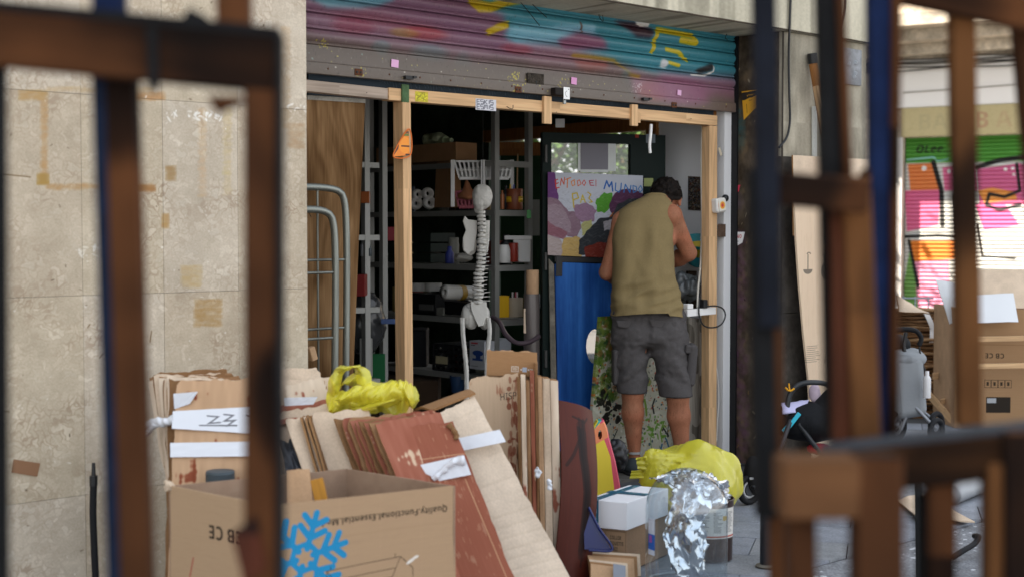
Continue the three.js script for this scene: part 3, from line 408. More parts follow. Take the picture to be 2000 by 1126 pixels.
// trees of the cross street, seen through the side opening of the workshop
{
  const leafM = [0x4c6a2a, 0x3c5822, 0x5f7a32].map((c) => M(c, 0.7, { transmission: 0.3 })), bark = M(0x8d8468, 0.9, { map: T.grime, bumpMap: T.bump, bumpScale: 0.01 });
  const tree = (x, z, h, R, label, mi, n) => {
    const t = thing('street_tree', label, 'tree', 'trees of the cross street'); const tops = [];
    const tr = [rod(V(x, 0, z), V(x + 0.1, h * 0.4, z), 0.17, 0.12, 10)];
    for (let k = 0; k < 9; k++) { const a = k * 2.4 + rr(-0.3, 0.3), A = V(x + 0.1, h * rr(0.25, 0.42), z), B = V(x + Math.cos(a) * R * rr(0.5, 0.9), h * rr(0.4, 0.95), z + Math.sin(a) * R * rr(0.5, 0.9)); tr.push(rod(A, B, 0.07, 0.02, 6)); tops.push(B, A.clone().lerp(B, 0.6)); }
    part(t, 'trunk', tr, bark);
    const pos = []; for (let k = 0; k < n; k++) { const c = tops[k % tops.length], s = rr(0.05, 0.12), p = V(c.x + (rnd() + rnd() - 1) * 1.1, c.y + (rnd() + rnd() - 1) * 0.9, c.z + (rnd() + rnd() - 1) * 1.1), u = V(rr(-1, 1), rr(-0.4, 0.4), rr(-1, 1)).normalize().multiplyScalar(s), w = V(rr(-1, 1), rr(-1, 1), rr(-1, 1)).normalize().multiplyScalar(s * 0.7); for (const [a, b] of [[-1, 0], [0, -1], [1, 0], [-1, 0], [1, 0], [0, 1]]) pos.push(p.x + u.x * a + w.x * b, p.y + u.y * a + w.y * b, p.z + u.z * a + w.z * b); }
    const g = new THREE.BufferGeometry(); g.setAttribute('position', new THREE.Float32BufferAttribute(pos, 3)); g.computeVertexNormals(); boxUV(g); part(t, 'crown', g, leafM[mi]);
  };
  tree(14.6, -10.6, 5.6, 2.2, 'leafy green tree seen through the upper door pane', 0, 4200); tree(16.9, -10.6, 6.2, 2.3, 'leafy dark tree standing nearer the pale shop building', 1, 3600); tree(12.2, -11.8, 5.4, 2.2, 'light green tree behind the perforated shelves', 2, 2600);
}

// ================================================================ SHOPFRONT TIMBER, BOARD AND CAGES
const FZ = -0.03;
{
  const f = thing('timber_frame', 'pale pine door frame nailed up under the shutter', 'door frame');
  const q = (px, py, z = FZ) => onZ(px, py, z), A = q(602, 173), B = q(752, 184), Cc = q(1394, 236);
  part(f, 'header', beam(B, Cc, 0.058, 0.06, UPV), m.pine);
  part(f, 'grey_painted_board', beam(A.clone().add(V(-0.12, 0.012, 0)), B.clone().add(V(-0.001, 0, 0)), 0.052, 0.05, UPV), M(0xb9ada3, 0.7, { map: T.wood }), 'grey painted end of the header');
  part(f, 'metal_strip', beam(q(600, 190, -0.08), q(713, 197, -0.08), 0.02, 0.004, UPV, 0), M(0xb9b8b0, 0.6, { map: T.grime }));
  const post = (px, topY, w = 0.062, d = 0.062, botPx = px) => { const a = q(px, 300), b = q(botPx, 700); part(f, 'post', beam(V(a.x, topY, FZ), V(b.x, 0.0, FZ), w, d, V(1, 0, 0)), m.pine); };
  post(785, q(785, 195).y, 0.05, 0.075, 791); post(1386, q(1386, 246).y, 0.07, 0.06);
  part(f, 'inner_header', beam(q(604, 158, -0.1), q(1395, 222, -0.1), 0.03, 0.05, UPV), m.pineDark);
  part(f, 'bracket', beam(q(791, 165, 0.004), q(791, 200, 0.004), 0.042, 0.012, V(1, 0, 0)), M(0x5c7a55, 0.9, { map: T.grime }), 'bracket wrapped in green cloth');
  part(f, 'bracket', beam(q(1068, 188, 0.006), q(1068, 242, 0.006), 0.055, 0.02, V(1, 0, 0)), m.pine); part(f, 'bracket', beam(q(1238, 204, 0.006), q(1238, 246, 0.006), 0.05, 0.02, V(1, 0, 0)), m.pine);
  part(f, 'gusset', cut([q(1240, 212, 0.008), q(1252, 222, 0.008), q(1251, 240, 0.008), q(1240, 240, 0.008)], 0.01), m.pine);
  // slate-coloured boards behind, between header and shutter, with chalk writing
  const chalk = canvasTex(1024, 64, (x, w, h) => { x.fillStyle = '#4a5a68'; x.fillRect(0, 0, w, h); x.strokeStyle = '#8fa3b4'; x.globalAlpha = 0.5; x.lineWidth = 2; for (let k = 0; k < 60; k++) { const a = 280 + k * 12; x.beginPath(); x.moveTo(a, 20 + rr(-4, 4)); x.quadraticCurveTo(a + rr(2, 10), 20 + rr(-14, 14), a + 8, 28 + rr(-8, 8)); x.stroke(); } });
  const bq = (x0, x1) => { const g = sheet([q(x0, 128 + (x0 - 600) * 0.082, -0.065), q(x1, 128 + (x1 - 600) * 0.082, -0.065), q(x1, 184 + (x1 - 600) * 0.078, -0.065), q(x0, 184 + (x0 - 600) * 0.078, -0.065)], 0.006, { nx: 2, ny: 1, unit: true }); return g; };
  part(f, 'slate_board', bq(602, 1066), M(0xc8ccd0, 0.6, { map: chalk })); part(f, 'slate_board', bq(1070, 1236), M(0xc8ccd0, 0.6, { map: chalk })); part(f, 'slate_board', bq(1240, 1394), M(0xc8ccd0, 0.6, { map: chalk }));
  // stickers, hook, nails
  const eskis = canvasTex(160, 96, (x) => { x.fillStyle = '#cfcfd4'; x.fillRect(0, 0, 160, 96); x.strokeStyle = '#6a6a74'; x.lineWidth = 7; x.lineJoin = 'miter'; const glyph = (ox, oy, s) => { for (const L of s) { x.beginPath(); L.forEach(([a, b], i) => x[i ? 'lineTo' : 'moveTo'](ox + a, oy + b)); x.stroke(); } }; const E = [[[22, 0], [0, 0], [0, 34], [22, 34]], [[0, 17], [20, 17]]], S = [[[22, 0], [0, 0], [0, 16], [22, 16], [22, 34], [0, 34]]], K = [[[0, 0], [0, 34]], [[22, 0], [2, 17], [22, 34]]], I = [[[8, 0], [8, 34]]], Mm = [[[0, 34], [0, 0], [22, 0], [22, 34]], [[11, 0], [11, 22]]]; [E, S, K, I, S].forEach((g, i) => glyph(10 + i * 29 - (i > 3 ? 12 : 0), 8, g)); [E, S, Mm, I, S].forEach((g, i) => glyph(10 + i * 29 - (i > 3 ? 12 : 0), 52, g)); });
  const flat = (x0, y0, x1, y1, z, sl = 0.08) => sheet([q(x0, y0, z), q(x1, y0 + (x1 - x0) * sl, z), q(x1, y1 + (x1 - x0) * sl, z), q(x0, y1, z)], 0.001, { nx: 1, ny: 1, unit: true });
  part(f, 'sticker', flat(929, 192, 969, 214, 0.0015), M(0xffffff, 0.5, { map: eskis }), 'grey sticker with block letters');
  part(f, 'yellow_scribble', flat(811, 178, 836, 198, 0.0012), M(0xffffff, 0.6, { map: canvasTex(64, 64, (x) => { x.fillStyle = '#c9b23e'; x.fillRect(0, 0, 64, 64); x.strokeStyle = '#d9d23a'; x.lineWidth = 4; for (let k = 0; k < 26; k++) { x.beginPath(); x.moveTo(rr(0, 64), rr(0, 64)); x.lineTo(rr(0, 64), rr(0, 64)); x.stroke(); } x.strokeStyle = '#8f8430'; x.lineWidth = 2; for (let k = 0; k < 18; k++) { x.beginPath(); x.moveTo(rr(0, 64), rr(0, 64)); x.lineTo(rr(0, 64), rr(0, 64)); x.stroke(); } }) }));
  const hk = q(990, 208, 0.004); part(f, 'hook', tube([hk, hk.clone().add(V(0, -0.01, 0.02)), hk.clone().add(V(0.012, -0.012, 0.03)), hk.clone().add(V(0.015, 0.006, 0.03))], 0.002, 14, 5), m.black);
  for (const [a, b] of [[716, 181], [1087, 219], [1226, 233], [1350, 232]]) part(f, 'nail', rod(q(a, b, 0.0), q(a, b, 0.02), 0.0022, 0.0022, 6), m.black);
  part(f, 'white_strip', tube([q(1272, 243, -0.02), q(1271, 262, -0.015), q(1269, 283, -0.012), q(1270, 299, -0.01)], 0.009, 14, 6), m.white);
}
// orange waste bag sleeve pinned to the pine post
{
  const z = 0.02, q = (a, b) => onZ(a, b, z);
  const t = thing('hanging_wrapper', 'orange triangular cardboard wrapper pinned to the pine post', 'wrapper');
  const outer = [[798, 252], [800, 303], [767, 306], [772, 290]].map((p) => q(...p));
  const tx = canvasTex(128, 192, (x) => { x.fillStyle = '#e8862a'; x.fillRect(0, 0, 128, 192); x.fillStyle = '#4a3328'; x.beginPath(); x.moveTo(0, 150); x.lineTo(60, 60); x.lineTo(40, 140); x.lineTo(0, 190); x.fill(); x.fillStyle = '#f4962c'; x.beginPath(); x.ellipse(92, 110, 46, 56, 0, 0, 7); x.fill(); x.fillStyle = '#5c7a38'; x.fillRect(70, 34, 58, 14); x.fillStyle = '#4a2c18'; x.fillRect(64, 112, 64, 10); x.fillStyle = '#6b4a34'; x.fillRect(72, 16, 56, 16); x.fillStyle = '#3b2a22'; x.fillRect(96, 168, 32, 14); });
  part(t, 'card', cut(outer, 0.004, { unit: true }), M(0xffffff, 0.55, { map: tx }));
  part(t, 'rim', tube([...outer.map((p) => p.clone().add(V(0, 0, 0.004)))], 0.003, 60, 6, true), M(0xe0701c, 0.5));
}
// plywood board at the end of the opening
{
  const ply = texFrom(512, 1024, (u, v) => { const g = tn(u * 30 + 8 * tn(u * 3, v * 5, 16), v * 6, 4096), a = tn(u * 4, v * 6, 4096), b = tn(u * 14, v * 20, 4096), c = tn(u * 160, v * 24, 4096); const s = 118 + 40 * (g - 0.5) + 46 * (a - 0.5) + 30 * (b - 0.5) + 22 * (c - 0.5); const kn = Math.exp(-(((u - 0.52) * 9) ** 2 + ((v - 0.42) * 22) ** 2) * 4) * -40; return [s + 16 + kn, s - 8 + kn, s - 38 + kn]; });
  const tx = canvasTex(400, 800, (x) => { x.drawImage(toCanvas(ply), 0, 0, 400, 800); x.strokeStyle = '#a8803a'; x.globalAlpha = 0.5; x.lineWidth = 12; x.beginPath(); x.arc(120, 420, 60, 0.3, 5.2); x.stroke(); x.beginPath(); x.moveTo(30, 330); x.quadraticCurveTo(150, 300, 70, 480); x.stroke(); x.globalAlpha = 0.85; x.fillStyle = '#1c1814'; for (let k = 0; k < 40; k++) { x.beginPath(); x.ellipse(95 + rr(-32, 32), 560 + rr(-34, 34), rr(4, 14), rr(3, 12), 0, 0, 7); x.fill(); } x.strokeStyle = '#1c1612'; x.lineWidth = 2; x.beginPath(); x.moveTo(170, 180); x.lineTo(178, 210); x.lineTo(190, 222); x.stroke(); x.beginPath(); x.moveTo(160, 0); x.lineTo(164, 60); x.stroke(); });
  const z = -0.085, q = (a, b) => onZ(a, b, z), b0 = q(688, 760); const pts = [V(3.26, q(602, 190).y, z), q(713, 197), q(700, 480), q(690, 730), V(b0.x - 0.03, 0.01, z), V(3.26, 0.01, z)];
  single('plywood_board', cut(pts, 0.015, { unit: true }), M(0xd2bfa8, 0.85, { map: tx, bumpMap: T.bump, bumpScale: 0.001 }), 'tall weathered plywood board standing behind the tubular cages', 'board');
}
function toCanvas(t) { const { data, width, height } = t.image, c = document.createElement('canvas'); c.width = width; c.height = height; const x = c.getContext('2d'), im = x.createImageData(width, height); im.data.set(data); x.putImageData(im, 0, 0); return c; }
// two nested roll-cage sides
{
  const galv = M(0x8e938d, 0.42, { metalness: 0.7, map: T.grime });
  const cage = (z, xr, ytop, rods, vx, label) => {
    const t = thing('cage_panel', label, 'cage panel', 'tubular roll-cage panels'); const q = (a, b) => onZ(a, b, z), R = q(xr, 455).x, Yt = q(xr - 30, ytop).y, Lx = 3.262, r = 0.016, k = 0.06;
    part(t, 'tube_frame', tube([V(Lx, 0.02, z), V(Lx, 0.5, z), V(Lx, Yt - k, z), V(Lx + k * 0.3, Yt - k * 0.3, z), V(Lx + k, Yt, z), V(R - k, Yt, z), V(R - k * 0.3, Yt - k * 0.3, z), V(R, Yt - k, z), V(R, 0.5, z), V(R, 0.02, z)], r, 120, 12), galv);
    for (const y of rods) { const Y = q(xr - 20, y).y; part(t, 'cross_rod', rod(V(Lx, Y, z), V(R, Y, z), 0.006, 0.006, 8), galv); }
    for (const a of vx) { const X = q(a, 455).x; part(t, 'upright_rod', rod(V(X, 0.05, z), V(X, Yt, z), 0.005, 0.005, 8), galv); }
  };
  cage(0.06, 673, 369, [507, 640], [620], 'taller tubular steel cage panel leaning against the plywood'); cage(0.13, 651, 411, [532, 660], [], 'shorter steel cage panel in front of the taller one');
}

// ================================================================ INSIDE THE WORKSHOP
const CY = -42 * DEG;
// a block facing the street corner, from its outline and distance
const fbox = (x0, y0, x1, y1, d, dep, r = 0.003, yaw = 0) => { const k = d / FPX, g = rbox(Math.abs(x1 - x0) * k, Math.abs(y1 - y0) * k, dep, Math.min(r, dep * 0.3), 2); return g.rotateY(CY + yaw).translate(...at((x0 + x1) / 2, (y0 + y1) / 2, d + dep / 2)); };
const upr = (xc, y0, y1, wpx, d, prof) => { const k = d / FPX, h = (y1 - y0) * k, r = wpx / 2 * k; return lathe((prof ?? [[0, 0], [1, 0], [1, 1], [0, 1]]).map(([a, b]) => [a * r, b * h]), at(xc, y1, d)); };
const AX = 5.41, AX2 = 5.68, AZ = -0.95, AZ2 = -2.2;
// block whose street side lies along the shelf (x = AX + off), from its outline
const sbox = (x0, y0, x1, y1, off, dep) => { const a = onX(x0, y0, AX + off), b = onX(x1, y1, AX + off); return span(AX + off, AX + off + dep, b.y, a.y, a.z, b.z); };
function perforated(x, z, h, dir) { // slotted angle post
  const w = 0.034, sh = new THREE.Shape([[0, 0], [w, 0], [w, h], [0, h]].map(([a, b]) => new THREE.Vector2(a, b)));
  for (let y = 0.04; y < h - 0.03; y += 0.032) { const p = new THREE.Path(); p.absellipse(w * 0.58, y, 0.0045, 0.0075, 0, 6.283, true); sh.holes.push(p); }
  const g = new THREE.ExtrudeGeometry(sh, { depth: 0.002, bevelEnabled: false, curveSegments: 3 });
  const a = g.clone().translate(x, 0, z), b = g.clone().rotateY(Math.PI / 2).translate(x, 0, z - 0.001); void dir; return [a, b];
}
{
  const s = thing('shelving_unit', 'grey slotted-angle shelving unit holding paint jars and rolls', 'shelving', 'metal shelving in the workshop');
  for (const [x, z] of [[AX, AZ], [AX2, AZ], [AX, AZ2], [AX2, AZ2]]) part(s, 'post', merge(perforated(x, z, 2.3)), m.shelfSteel);
  for (const y of [0.12, 0.5, 0.844, 1.169, 1.497, 1.79]) {
    const rim = (g) => g; const sh = part(s, 'shelf', span(AX + 0.004, AX2, y - 0.004, y, AZ2, AZ - 0.004), m.shelfSteel);
    const f = new THREE.Shape([[0, 0], [AX2 - AX, 0], [AX2 - AX, 0.034], [0, 0.034]].map(([a, b]) => new THREE.Vector2(a, b))); for (let x = 0.05; x < 0.26; x += 0.07) { const p = new THREE.Path(); p.absellipse(x, 0.017, 0.0065, 0.0065, 0, 6.283, true); f.holes.push(p); }
    part(sh, 'end_rim', rim(new THREE.ExtrudeGeometry(f, { depth: 0.002, bevelEnabled: false, curveSegments: 4 }).translate(AX, y - 0.036, AZ + 0.003)), m.shelfSteel);
    part(sh, 'side_rim', span(AX - 0.002, AX, y - 0.034, y, AZ2, AZ - 0.002), m.shelfSteel);
  }
  const dimSteel = m.shelfSteel, u = thing('shelving_unit', 'dim slotted shelving unit crammed with bottles beside the plywood board', 'shelving', 'metal shelving in the workshop');
  for (const [x, z] of [[4.5, -1.0], [4.74, -1.16], [3.9, -1.0], [3.9, -1.45]]) part(u, 'post', merge(perforated(x, z, 2.3)), dimSteel);
  for (const y of [0.12, 0.55, 0.95, 1.35, 1.75]) part(u, 'shelf', span(3.9, 4.6, y - 0.03, y, -1.45, -1.0), dimSteel);
}
{ // contents, top to bottom
  const put = (n, g, mt, l, c, gr) => single(n, g, mt, l, c, gr);
  put('long_carton', sbox(735, 289, 890, 313, 0.02, 0.17), m.cardDark, 'long flat brown carton on the top shelf', 'box');
  { const t = thing('plastic_bag', 'crumpled pale green plastic bag with a bottle lying on the long carton', 'bag'); const c = onX(850, 274, AX + 0.1); const bm = M(0xb9c4a2, 0.4, { transmission: 0.25 }); const tx = (g) => g.rotateY(1.2).translate(c.x, c.y + 0.002, c.z); part(t, 'bag', tx(crumple(new THREE.IcosahedronGeometry(0.09, 12).scale(1.3, 0.5, 0.8), (x, y, z) => 0.012 * Math.abs(n3(x * 30, y * 30, z * 30)) + 0.02 * n3(x * 12, y * 12, z * 12))), bm); const b = onX(882, 274, AX + 0.05), b2 = onX(855, 276, AX + 0.08); part(t, 'bottle', [rod(b2, b2.clone().lerp(b, 0.6), 0.032, 0.03), rod(b2.clone().lerp(b, 0.6), b, 0.016, 0.014)], M(0x9fae8a, 0.3)); }
  put('carton_tower', cut([onX(852, 316, AX + 0.05), onX(878, 314, AX + 0.05), onX(883, 405, AX + 0.05), onX(848, 405, AX + 0.05)], 0.08), m.cardDark, 'upright brown cardboard core between paper rolls and basket rack', 'cardboard');
  [[815, 380, 22], [835, 378, 24], [838, 396, 26], [812, 397, 26]].forEach(([x, y, w], i) => { const c = onX(x, y, AX + 0.06), r = w / 2 * 0.0032; put('paper_roll', new THREE.TorusGeometry(r * 0.66, r * 0.36, 10, 24).scale(1, 1, 2.2).rotateY(CY + 0.4).translate(c.x, Math.max(c.y, 1.5 + r), c.z), m.white, ['upper paper roll beside the pine post', 'upper paper roll next to the carton tower', 'lower paper roll next to the carton tower', 'lower paper roll beside the pine post'][i], 'paper roll', 'white paper rolls on the shelf'); });
  // white basket rack
  { const t = thing('basket_rack', 'white plastic rack with slotted basket above the hanging skull', 'rack'); const d = 8.28, wm = M(0xd8d8d6, 0.5), q = (a, b, e = 0) => at(a, b, d + e);
    for (const [a, e] of [[884, 0.0], [943, -0.06], [1000, 0.12], [945, 0.3]]) part(t, 'leg', beam(q(a, 312, e), q(a, 404, e), 0.024, 0.016, ALONG), wm);
    const basket = (x0, y0, x1, y1, mt, nm, tp) => { const b = part(t, nm, [beam(q(x0, y0), q(x1, y0), 0.012, 0.012, UPV), beam(q(x0 + tp, y1), q(x1 - tp, y1), 0.02, 0.012, UPV), beam(q(x0 + tp * 0.45, (y0 + y1) / 2), q(x1 - tp * 0.45, (y0 + y1) / 2), 0.009, 0.006, UPV)], mt); const n = Math.round((x1 - x0) / 9); for (let i = 0; i <= n; i++) { const u = i / n; part(b, 'slat', beam(q(lerp(x0, x1, u), y0), q(lerp(x0 + tp, x1 - tp, u), y1), 0.011, 0.004, ALONG, 0), mt); } part(b, 'basket_bottom', sheet([q(x0 + tp, y1), q(x1 - tp, y1), q(x1 - tp, y1, 0.2), q(x0 + tp, y1, 0.2)], 0.006, { nx: 1, ny: 1 }), mt); part(b, 'back_panel', sheet([q(x0, y0, 0.22), q(x1, y0, 0.22), q(x1 - tp, y1, 0.2), q(x0 + tp, y1, 0.2)], 0.004, { nx: 1, ny: 1 }), mt); };
    basket(888, 315, 1003, 348, wm, 'basket', 9); basket(890, 374, 950, 404, M(0x8a3a48, 0.55), 'pink_basket', 6); }
  { const c = at(912, 362, 8.3); put('folded_cloth', crumple(new THREE.ConeGeometry(0.07, 0.12, 24, 12).translate(c.x, c.y - 0.02, c.z), (x, y, z) => 0.016 * n3(x * 25, y * 25, z * 25)), M(0x8a5a3e, 0.9), 'brown rag bunched in the lower basket of the white rack', 'cloth'); }
  const jar = thing('paint_jar', 'rust-brown paint jar with a yellow band full of brushes', 'jar'); part(jar, 'jar_body', upr(1005, 369, 409, 32, 8.33), M(0x7a3f22, 0.5)); part(jar, 'yellow_band', upr(1005, 384, 395, 33, 8.33), M(0xd8ae22, 0.5)); for (const [a, c] of [[996, 0xd8b030], [1003, 0x3050a8], [1010, 0x8a6a40]]) part(jar, 'brush', rod(at(a, 372, 8.33), at(a + 1, 360 - (a === 1010 ? 60 : 0), 8.33), 0.005, 0.004, 6), M(c, 0.5));
  put('small_bottle', upr(981, 372, 408, 8, 8.28, [[0, 0], [1, 0], [1, 0.75], [0.5, 0.85], [0.5, 1], [0, 1]]), M(0xa0623c, 0.4), 'slim orange-brown bottle between perforated post and paint jar', 'bottle'); put('dark_bottle', upr(988, 362, 408, 11, 8.36, [[0, 0], [1, 0], [1, 0.6], [0.4, 0.75], [0.4, 1], [0, 1]]), M(0x24202a, 0.3), 'dark glass bottle beside the rust-brown paint jar', 'bottle');
  { const b = thing('white_bucket', 'square white plastic tub on the middle shelf end', 'tub'); part(b, 'tub', fbox(1002, 466, 1036, 512, 8.35, 0.09, 0.006), M(0xc9cac8, 0.4)); part(b, 'lid', fbox(985, 460, 1038, 468, 8.34, 0.11, 0.004), M(0xd0d0ce, 0.4)); }
  { const b = thing('white_jug', 'white plastic jug with handle beside the square tub', 'jug'); part(b, 'jug_body', upr(984, 478, 513, 26, 8.28, [[0, 0], [1, 0], [1, 0.7], [0.8, 0.95], [0.7, 1]]), M(0xd2d2cf, 0.45)); const k = at(970, 495, 8.26); part(b, 'handle', new THREE.TorusGeometry(0.022, 0.006, 8, 16).rotateY(CY).translate(k.x, k.y, k.z), M(0xd2d2cf, 0.45)); }
  put('sauce_can', upr(1003, 474, 511, 19, 8.31, [[0, 0], [1, 0], [1, 0.94], [0.9, 1], [0, 1]]), M(0x8a2c1e, 0.4), 'red printed can between the jug and the tub', 'can');
  put('yellow_box', fbox(970, 577, 992, 619, 8.3, 0.06, 0.002, 0.35), M(0xe0b020, 0.6), 'bright yellow carton on the lower shelf end', 'box');
  { const t = thing('string_spool', 'cream spool of string holding pens beside the yellow carton', 'spool'); part(t, 'spool', upr(1007, 581, 618, 28, 8.34), M(0xb8ab96, 0.8, { bumpMap: T.bump, bumpScale: 0.004 })); for (const [a, c] of [[1001, 0xd0d0d0], [1007, 0xa84a58], [1010, 0xc8c8c8]]) part(t, 'pen', rod(at(a, 582, 8.34), at(a, 566 + (a % 3) * 2, 8.34), 0.005, 0.005, 6), M(c, 0.5)); }
  { const t = thing('cardboard_tube', 'upright cardboard tube wrapped in clear film below, beside the green door', 'tube'); part(t, 'tube_top', upr(1040, 527, 574, 25, 8.05), m.card); part(t, 'film_wrap', crumple(upr(1038, 573, 935, 31, 8.05, [[0, 0], [1, 0], [1, 0.3], [1.05, 0.5], [1, 0.75], [1.05, 0.9], [0.95, 1]]), (x, y, z) => 0.004 * n3(x * 60, y * 14, z * 60)), M(0x5c5552, 0.25)); part(t, 'paper_label', fbox(1023, 602, 1034, 650, 7.98, 0.006, 0.001), m.cardPale); part(t, 'tape_band', upr(1039, 574, 602, 32, 8.05), M(0x70757a, 0.3)); }
  put('rubber_hose', tube([at(962, 619, 8.1), at(974, 627, 8.05), at(990, 655, 7.95), at(1010, 669, 7.9), at(1034, 667, 7.88), at(1054, 655, 7.86)], 0.014, 60, 8), M(0x4f4248, 0.5), 'dull purple hose sagging from the shelf to the green door', 'hose');
  // along the shelf's long side
  [[752, 0], [788, 1], [815, 2]].forEach(([x, i]) => { for (let k = 0; k < 3; k++) put('stacked_tray', sbox(x, 455 + k * 20, x + 26, 472 + k * 20, 0.03, 0.2), M(0x18261c, 0.5), `dark green plastic tray, ${['top', 'middle', 'bottom'][k]} of the ${['stack behind the pine post', 'middle stack', 'stack nearest the skeleton'][i]}`.replace('nearest', 'next to'), 'tray', 'dark green trays on the shelf'); });
  put('glue_bottle', sbottle(878, 480, 513, 17), M(0x35408a, 0.45), 'blue and red glue bottle on the shelf near the skeleton', 'bottle');
  put('white_rag', crumple(new THREE.SphereGeometry(0.05, 20, 14).scale(1, 0.55, 1.3).translate(...onX(905, 503, AX + 0.06)), (x, y, z) => 0.012 * n3(x * 30, y * 30, z * 30)), M(0xb8b6ae, 0.9), 'pale rag on the shelf behind the skeleton', 'cloth');
  for (const [x, l] of [[816, 'beside the pine post'], [846, 'beside the film roll']]) { const c = onX(x, 560, AX + 0.07); put('tape_roll', new THREE.CylinderGeometry(0.055, 0.055, 0.05, 28).translate(c.x, c.y, c.z), M(0xa8a8a2, 0.5), `white tape roll lying flat ${l}`, 'tape', 'tape rolls on the lower shelf'); }
  { const a = onX(868, 570, AX - 0.04), b = onX(925, 572, AX + 0.22); const t = thing('film_roll', 'roll of stretch film with a hollow core on the lower shelf', 'roll'); part(t, 'film', lathe([[0.018, 0], [0.046, 0], [0.046, a.distanceTo(b)], [0.018, a.distanceTo(b)], [0.018, 0]], V(0, 0, 0)).applyMatrix4(frameTo(a, b).multiply(new THREE.Matrix4().makeTranslation(0, -a.distanceTo(b) / 2, 0))), M(0xc4c3bd, 0.25)); part(t, 'yellow_label', rod(a.clone().lerp(b, 0.45), a.clone().lerp(b, 0.62), 0.0475, 0.0475, 24), M(0xa8862c, 0.5)); }
  put('black_crate', sbox(790, 572, 850, 616, 0.02, 0.2), m.blackPlastic, 'black lidded box with a grey label under the tape rolls', 'box'); put('box_label', sbox(818, 593, 845, 606, 0.012, 0.006), M(0x5a5a58, 0.7), 'grey paper label on the black lidded box', 'label');
  put('comb_holder', sbox(846, 600, 866, 616, 0.03, 0.06), M(0x77776f, 0.6), 'small grey ribbed holder beside the black lidded box', 'holder'); put('black_basket', sbox(868, 588, 912, 616, 0.04, 0.18), M(0x101012, 0.6), 'flat black basket under the film roll', 'basket');
  { const t = thing('milk_crate', 'black plastic milk crate with a paper label on the bottom shelf', 'crate'); const a = onX(846, 672, AX + 0.02), b = onX(905, 728, AX + 0.02), zz = [a.z, b.z]; const y0 = b.y, y1 = a.y; for (let k = 0; k < 5; k++) part(t, 'crate_rail', span(AX + 0.02, AX + 0.24, lerp(y0, y1, k / 4) - 0.009, lerp(y0, y1, k / 4) + 0.009, zz[0], zz[1]), m.blackPlastic); for (let k = 0; k < 7; k++) { const z = lerp(zz[0], zz[1], k / 6); part(t, 'crate_upright', span(AX + 0.017, AX + 0.03, y0, y1, z - 0.006, z + 0.006), m.blackPlastic); } part(t, 'paper_label', sbox(851, 694, 873, 711, 0.008, 0.004), M(0xb0a684, 0.8)); }
  const sander = canvasTex(128, 256, (x) => { x.fillStyle = '#a4a6aa'; x.fillRect(0, 0, 128, 256); x.fillStyle = '#b03038'; x.fillRect(12, 14, 60, 14); x.fillStyle = '#555'; x.fillRect(12, 36, 36, 8); x.fillStyle = '#1c3a78'; x.beginPath(); x.ellipse(72, 110, 46, 26, 0, 0, 7); x.fill(); x.fillRect(54, 110, 40, 50); x.fillRect(24, 158, 90, 20); x.fillStyle = '#666'; x.fillRect(12, 226, 60, 6); });
  const sb = (g) => { const p = g.attributes.position, uv = g.attributes.uv; g.computeBoundingBox(); const b = g.boundingBox; for (let i = 0; i < p.count; i++) uv.setXY(i, (p.getZ(i) - b.max.z) / (b.min.z - b.max.z), (p.getY(i) - b.min.y) / (b.max.y - b.min.y)); return g; };
  { const g = sbox(917, 664, 946, 722, -0.12, 0.08), p = g.attributes.position, uv = g.attributes.uv; g.computeBoundingBox(); const b = g.boundingBox; for (let i = 0; i < p.count; i++) uv.setXY(i, (p.getZ(i) - b.min.z) / (b.max.z - b.min.z), (p.getY(i) - b.min.y) / (b.max.y - b.min.y)); put('tool_box_carton', g, M(0xffffff, 0.55, { map: sander }), 'white tool carton printed with a blue sander', 'box'); void sb; }
  put('white_carton', fbox(967, 660, 998, 700, 8.25, 0.08, 0.002), M(0xa8acb2, 0.6), 'white carton tucked under the lower shelf end', 'box'); put('blue_bucket', upr(893, 733, 765, 30, 8.5, [[0, 0], [0.85, 0], [1, 1]]), M(0x1f3a5c, 0.5), 'dark blue bucket on the floor under the shelves', 'bucket');
  function sbottle(x, y0, y1, w) { const d = onX(x, y1, AX + 0.06), r = w / 2 * 0.0032, h = (y1 - y0) * 0.0032; return lathe([[0, 0], [r, 0], [r, h * 0.6], [r * 0.5, h * 0.78], [r * 0.5, h], [0, h]], V(d.x, 1.172, d.z)); }
  // behind and beside
  put('green_backboard', fbox(978, 303, 1062, 930, 9.15, 0.03, 0.002), M(0x1c3a20, 0.7), 'dark green painted panel behind the shelf end', 'panel'); put('brown_rail', fbox(960, 278, 1064, 304, 9.1, 0.05, 0.002), m.pineDark, 'brown wooden rail above the dark green panel', 'rail'); put('green_tag', fbox(1029, 410, 1037, 427, 8.2, 0.006, 0.002), M(0x2f8a3a, 0.5), 'green tag hanging from the shelf end', 'tag');
  put('info_sheet', fbox(1040, 390, 1054, 460, 8.9, 0.004, 0.001), M(0xa0a29a, 0.8), 'pale notice hanging on the dark green panel', 'notice'); put('notice_picture', fbox(1085, 232, 1103, 249, 7.75, 0.004, 0.001), M(0xb8b8b8, 0.7), 'small black and white print behind the pine header', 'print');
  put('red_crate', fbox(697, 535, 716, 577, 7.5, 0.2, 0.004), M(0x6a1c1a, 0.6), 'red crate in the dim shelving beside the plywood', 'crate'); put('clear_sack', crumple(new THREE.SphereGeometry(0.12, 28, 20).scale(1, 1.5, 0.8).translate(...at(712, 630, 7.8)), (x, y, z) => 0.02 * Math.abs(n3(x * 20, y * 20, z * 20))), M(0x3b3c3d, 0.2, { transmission: 0.2 }), 'clear plastic sack in the shadow beside the plywood', 'sack');
